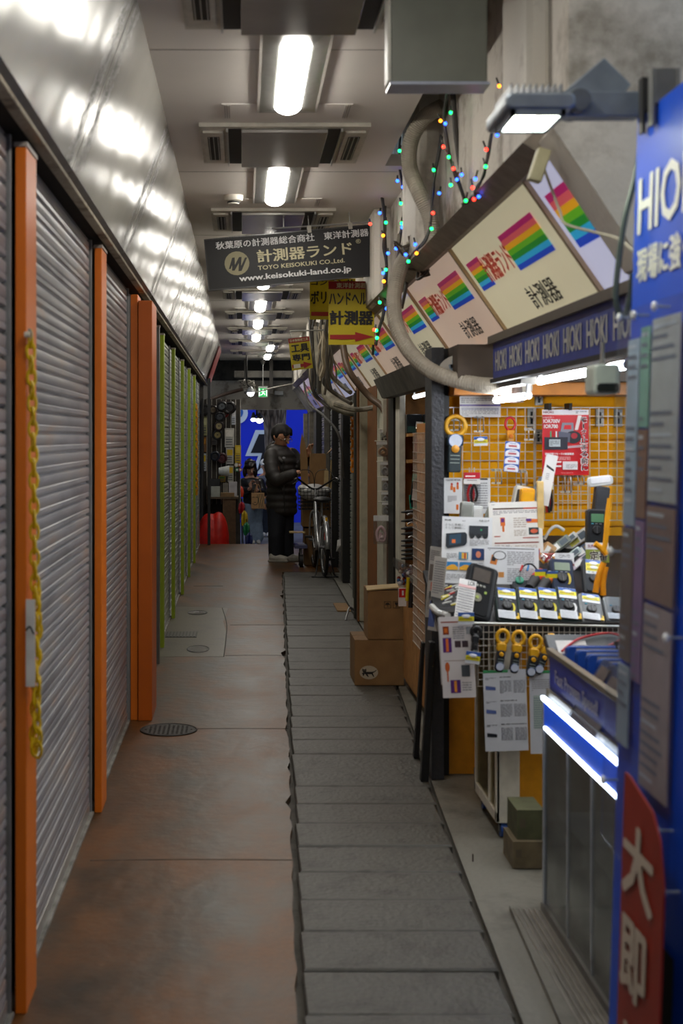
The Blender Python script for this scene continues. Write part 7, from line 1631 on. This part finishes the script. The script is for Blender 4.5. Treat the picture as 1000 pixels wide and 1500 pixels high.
def bpoly(pts, c, d, nm):
    mb = MB(); v = [(P(x, y, Yb).x, Yb-d, P(x, y, Yb).z) for x, y in pts]; v += [(a, b2+.01, c2) for a, b2, c2 in v]; n = len(pts)
    mb.add(v, [tuple(range(n)), tuple(reversed(range(n, 2*n)))]+[(i, (i+1) % n, n+(i+1) % n, n+i) for i in range(n)], mat(c, .5, var=0)); mb.build(nm, t, world=True)
bpoly([(374, 630), (410, 630), (410, 668), (388, 694), (368, 694), (378, 668), (359, 668)], '#e8ecf8', .01, 'emblem_outline')
bpoly([(379, 636), (406, 636), (400, 664), (376, 692), (384, 663.5), (367, 663.5)], '#181420', .02, 'emblem_bolt')
bpoly([(347+16*math.cos(a*PI/12), 605+16*math.sin(a*PI/12)) for a in range(24)], '#e8ecf8', .01, 'round_emblem')
bpoly([(347+9*math.cos(a*PI/12), 604+9*math.sin(a*PI/12)) for a in range(24)], '#2a6ac0', .02, 'round_emblem_centre')
t = thing('street_lamp', 'pair of glowing bulbs hanging under the passage end', 'lamp', P(377, 606, 25.3))
for (x, y, r, e) in ((371, 615, .042, 25), (380, 616, .058, 40)):
    mb = MB(); mb.ball(P(x, y, 25.3), r, mat('#fff0d8', .3, var=0, emit=e), n=14, sc=(1.1, 1, .8)); mb.build('bulb', t, world=True, smooth=True)
    mb = MB(); p = P(x, y, 25.3); mb.lathe([(r*1.3, .03), (r*.8, .09), (.02, .14)], mat('#3a4048', .4), c=p, n=16); mb.build('shade', t, world=True)
mb = MB(); mb.cyl(P(376, 608, 25.3), P(376, 585, 25.27), .02, mat('#2a2c30')); mb.cyl(P(370, 609, 25.3), P(381, 608, 25.3), .015, mat('#2a2c30')); mb.build('bracket', t, world=True)

# ---------------------------------------------------------------- stall at the left of the passage end
Ys = 20.6; s = Ys/2000
def g_(x, y, d=0): return P(x, y, Ys+d)
mb = MB(); mb.box(-.55, -.51, 19.3, 19.36, 0, 2.36, mat('#15161a', .4)); o = mb.build('wall_post', world=True); o.location.x = P(306, 700, 19.33).x; tag(o, 'round black upright pole at the left of the passage end', 'pole')
t = thing('stall_board', 'dark display board crowded with tools at the left of the passage end', 'display board', (g_(322, 700).x, Ys+.3, G0))
mb = MB(); a = g_(296, 585, .3); b = g_(352, 585, .3); mb.box(a.x, b.x, Ys+.3, Ys+.34, G0, a.z, mat('#3a352e', .7, var=.4, scale=8)); mb.box(a.x, a.x+.03, 20.4, Ys+.3, G0, a.z, mat('#26231f', .7)); mb.build('board', t, world=True)
mb = MB(); 
for i in range(9): x = a.x+(b.x-a.x)*i/8; mb.box(x-.003, x+.003, Ys+.285, Ys+.29, .5, a.z, M_WIRE)
mb.build('wire_grid', t, world=True)
rings = [(325, 595, 8, '#16171a', '#6d7478'), (322, 610, 8, '#141416', '#4a5056'), (320.5, 624, 8, '#241618', '#b8a878'), (318.5, 637, 8, '#141416', '#a09058'), (336, 597, 10, '#0e0e10', '#15151a'), (300, 600, 9, '#18181a', '#202024'), (315, 668, 7.5, '#18202e', '#0c0e12'), (325, 671, 8, '#3c0f14', '#5a1a20'), (312, 600, 7, '#2a2420', '#8a7c60'), (329, 606, 6, '#7a1c1c', '#b8b0a8')]
labs = ['top', 'second', 'third', 'fourth', 'largest', 'leftmost', 'navy', 'dark red', 'brown', 'red-rimmed']
for i, (x, y, r, c, ci) in enumerate(rings):
    p = g_(x, y, .02*i); R = r*s
    t = thing('cable_reel', labs[i]+' round reel hanging on the tool stall', 'reel', p, group='reels hanging on the tool stall')
    mb = MB(); mb.tube([(R*.78*math.cos(k*PI/12), 0, R*.78*math.sin(k*PI/12)) for k in range(24)], R*.22, mat(c, .35), n=8, closed=True, sub=1); mb.build('coil', t, smooth=True)
    mb = MB(); mb.lathe([(R*.6, .01), (R*.6, .03)], mat(ci, .5), axis='y', n=18); mb.lathe([(R*.12, -.03), (R*.12, .02)], M_BLK, axis='y', n=10); mb.build('core', t)
def gbox(label, x0, x1, y0, y1, c, d=0, dep=.1, name='boxed_goods', cat='package', f=None, rx=0):
    t = thing(name, label, cat, g_((x0+x1)/2, y1, d)); W = (x1-x0)*s; H = (y1-y0)*s
    mb = MB(); mb.box(-W/2, W/2, 0, dep, 0, H, mat(c, .5, var=.2, scale=9)); mb.build('pack', t, bevel=.003)
    if f:
        mb = MB(); mb.box(-W*.38, W*.38, -.003, 0, H*.55, H*.9, mat(f, .5))
        for k in range(3): mb.box(-W*.38, W*.3, -.003, 0, H*(.12+.13*k), H*(.17+.13*k), mat('#55585c', .5))
        mb.build('print', t)
    return t
for (x0, x1, y0, y1, c, f, lab) in ((329, 343, 627, 655, '#c8c6bc', '#e8e4d8', 'pale sheet of packed goods in the middle of the tool stall'), (331, 342, 656, 680, '#b9b8b2', '#d8b414', 'grey card rack below the pale sheet on the tool stall'), (344, 353, 652, 678, '#d2b21c', '#e0c84a', 'yellow packet rack at the right edge of the tool stall'),
        (297, 303, 610, 638, '#b0b07c', '#d0d0a0', 'olive card stack at the left edge of the tool stall'), (296, 302, 640, 662, '#8a5a1c', '#c88a28', 'orange brown packets at the left edge of the stall'), (296, 302, 664, 690, '#c4cad2', '#e0c020', 'blue and white packets at the left edge of the stall'), (333, 342, 682, 706, '#b4b4a8', '#e0b820', 'yellow striped cards behind the lampshade'), (320, 330, 697, 706, '#c0982c', '#5a8a3c', 'small orange and green box under the lampshade'), (309, 318, 640, 652, '#5a5650', '#8a8880', 'dark small box between the reels'), (339, 345, 600, 622, '#d0d6e0', '#f0f0f0', 'bluish white card high on the stall')):
    gbox(lab, x0, x1, y0, y1, c, d=.18, dep=.06, f=f)
for i, (x, y, c) in enumerate(((346, 681, '#d8d4c8'), (351, 681, '#c87838'), (347, 688, '#2f8a5c'), (352, 688, '#c06858'))):
    p = g_(x, y, .1); mb = MB(); mb.lathe([(.03, 0), (.03, .03)], mat(c, .4), c=p, axis='y', n=16); mb.lathe([(.015, -.002), (.015, .0)], mat('#eeeeee', .4), c=p, axis='y', n=12); o = mb.build('tape_roll', world=True); tag(o, ['white', 'orange', 'green', 'red'][i]+' tape roll under the yellow packet rack', 'tape roll')
t = thing('lampshade', 'white cone shaped lampshade hanging sideways on the tool stall', 'lampshade', g_(328, 690)); mb = MB()
mb.lathe([(.045, -.08), (.05, -.08), (.085, .08), (.08, .08)], mat('#c8ccc8', .4), axis='x', n=22); mb.build('shade', t, smooth=True)
t = thing('stall_table', 'brown cardboard-fronted table of the tool stall', 'table', (g_(325, 700).x, Ys-.1, G0))
mb = MB(); a = g_(304, 728, -.3); b = g_(349, 728, -.3); mb.box(a.x, b.x, Ys-.3, Ys+.25, a.z-.03, a.z, mat('#5a4a34', .6, var=.3)); mb.build('table_top', t, world=True)
mb = MB(); a2 = g_(326, 728, -.3); mb.box(a2.x, b.x-.04, Ys-.28, Ys+.2, G0, a.z-.03, mat('#5c452c', .7, var=.2)); mb.build('table_front', t, world=True)
def tb(label, x0, x1, y0, c, name='boxed_goods', dep=.12, d=-.25, f=None): return gbox(label, x0, x1, y0, 728-.1, c, d=d, dep=dep, name=name, f=f)
tb('white carton standing on the left of the stall table', 309, 322, 713, '#a8aca0')
tb('open wooden box on the stall table', 323, 343, 722, '#8a6c44'); tb('black bin behind the white carton', 305, 322, 702, '#1c1c1e', d=-.05, dep=.2); tb('white crumpled bag on the stall table', 335, 347, 706, '#c8c4c8', d=0)
tb('small grey box at the back of the stall table', 326, 334, 708, '#8a8478', d=.02)
t = thing('red_bag', 'large bright red cloth bag on the ground under the stall table', 'bag', (g_(315, 790, -.6).x, Ys-.75, G0))
blend([('e', g_(306, 783, -.6)+Vector((0, 0, -.1)), (.19, .2, .42)), ('e', g_(320, 783, -.6)+Vector((0, 0, -.1)), (.16, .2, .44)), ('e', g_(312, 800, -.6)+Vector((0, 0, -.12)), (.24, .22, .2))], 'bag_cloth', mat('#c81a0c', .5, var=.2, scale=8, bump=.9, bscale=9), voxel=.02, smooth=2, parent=t)
# folded umbrellas in a row
for i, (x, y0, y1, c, cn) in enumerate(((352, 712, 728, '#d8401c', 'orange red'), (347, 722, 745, '#1c1c20', 'black'), (354, 735, 752, '#b01828', 'crimson'), (358, 748, 770, '#c8a818', 'yellow'), (361, 765, 784, '#1c7a4c', 'green'), (365, 780, 800, '#1c2c6a', 'navy'))):
    d = .7-i*.2; top = g_(x, y0, d); bot = Vector((top.x+.03, top.y+.05, G0)); t = thing('folded_umbrella', cn+' folded umbrella in the row beside the tool stall', 'umbrella', bot, group='folded umbrellas beside the tool stall')
    q1 = top.lerp(bot, .12); q2 = g_(x, y1, d)
    mb = MB(); rr = random.Random(i); n = 12; v = []; f = []
    for k, (u, ra) in enumerate(((0, .015), (.2, .05), (.6, .062), (1, .045))):
        for j in range(n): a_ = 2*PI*j/n; r2 = ra*(1 if j % 2 else .62); pc = top.lerp(q2, u); v.append((pc.x+r2*math.cos(a_), pc.y+r2*math.sin(a_), pc.z))
    for k in range(3):
        for j in range(n): f.append((k*n+j, k*n+(j+1) % n, (k+1)*n+(j+1) % n, (k+1)*n+j))
    f.append(tuple(range(n))); f.append(tuple(3*n+j for j in range(n))); mb.add(v, f, mat(c, .45)); mb.build('canopy', t, world=True)
    mb = MB(); mb.cyl(top+Vector((0, 0, .05)), bot, .008, mat('#2a2a2c', .3), n=8); mb.build('shaft', t, world=True)
# clamp lamp, pipe, small things at the lintel
t = thing('clip_lamp', 'bright clip-on spot lamp among cables under the far beam', 'lamp', P(367, 575, 22.5)); p = P(367, 575, 22.5)
mb = MB(); mb.lathe([(.02, .10), (.05, .06), (.08, 0), (.076, 0)], mat('#c8ccd0', .3, metal=.5), c=p, n=20); mb.build('lamp_cup', t, world=True, smooth=True); mb = MB(); mb.ball(p+Vector((0, -.02, -.01)), .055, mat('#f4f8ff', .3, var=0, emit=22), n=12); mb.build('bulb', t, world=True, smooth=True)
mb = MB(); mb.tube([p+Vector((0, 0, .1)), P(362, 562, 22.5), P(361, 540, 22.5), Vector((P(361, 540, 22.5).x, 22.5, 2.9))], .012, M_BLK); mb.build('arm', t, world=True, smooth=True)
cable('rusty pipe slanting up under the far beam on the left', [(300, 588, 21.3), (330, 577, 21.8), (356, 570, 21.8)], .03, mat('#3c2c22', .7), name='rusty_pipe', cat='pipe')
t = thing('cable_coil', 'tangle of cables hanging at the top of the clip-on lamp', 'cable bundle', P(362, 565, 22.6)); rr = random.Random(31)
for i in range(9): mb = MB(); mb.tube([P(362+rr.uniform(-13, 13), 566+rr.uniform(-10, 8), 22.6+rr.uniform(-.1, .1)) for j in range(4)], .012, mat(rr.choice(['#1c1b1a', '#6a665e', '#aaa69c'])), n=6, sub=5); mb.build('wire', t, world=True, smooth=True)
cable('drooping wire from the clip-on lamp to the exit sign beam', [(372, 575, 23), (385, 572, 23), (400, 568, 23), (440, 560, 23)], .012, mat('#7a766c', .6))
mb = MB(); p = P(409, 575, 24.5); mb.box(p.x-.08, p.x+.08, 24.9, 24.98, p.z-.03, p.z+.04, mat('#b8bcc0', .4)); o = mb.build('junction_box', world=True, bevel=.004); tag(o, 'small white box on the lintel right of the exit sign', 'junction box')
for i, (x, c) in enumerate(((360, '#2c2a28'), (397, '#3a3632'))):
    mb = MB(); a = P(x, 560, 24); mb.box(a.x-.03, a.x+.03, 24, 24.06, a.z-.2, 3.04 if i == 0 else 2.9, mat(c, .6)); o = mb.build('hanger_bar', world=True); tag(o, ['dark hanger bar left of the exit sign', 'dark hanger bar right of the exit sign'][i], 'hanger')
mb = MB(); mb.prism([(-.50, 2.37), (-.34, 2.85), (-.33, 2.85), (-.49, 2.37)], 1, 19.8, 21.2, mat('#8a1c1c', .4)); o = mb.build('red_sign', world=True); tag(o, 'small red sign at the far end of the left sheet cladding', 'sign')
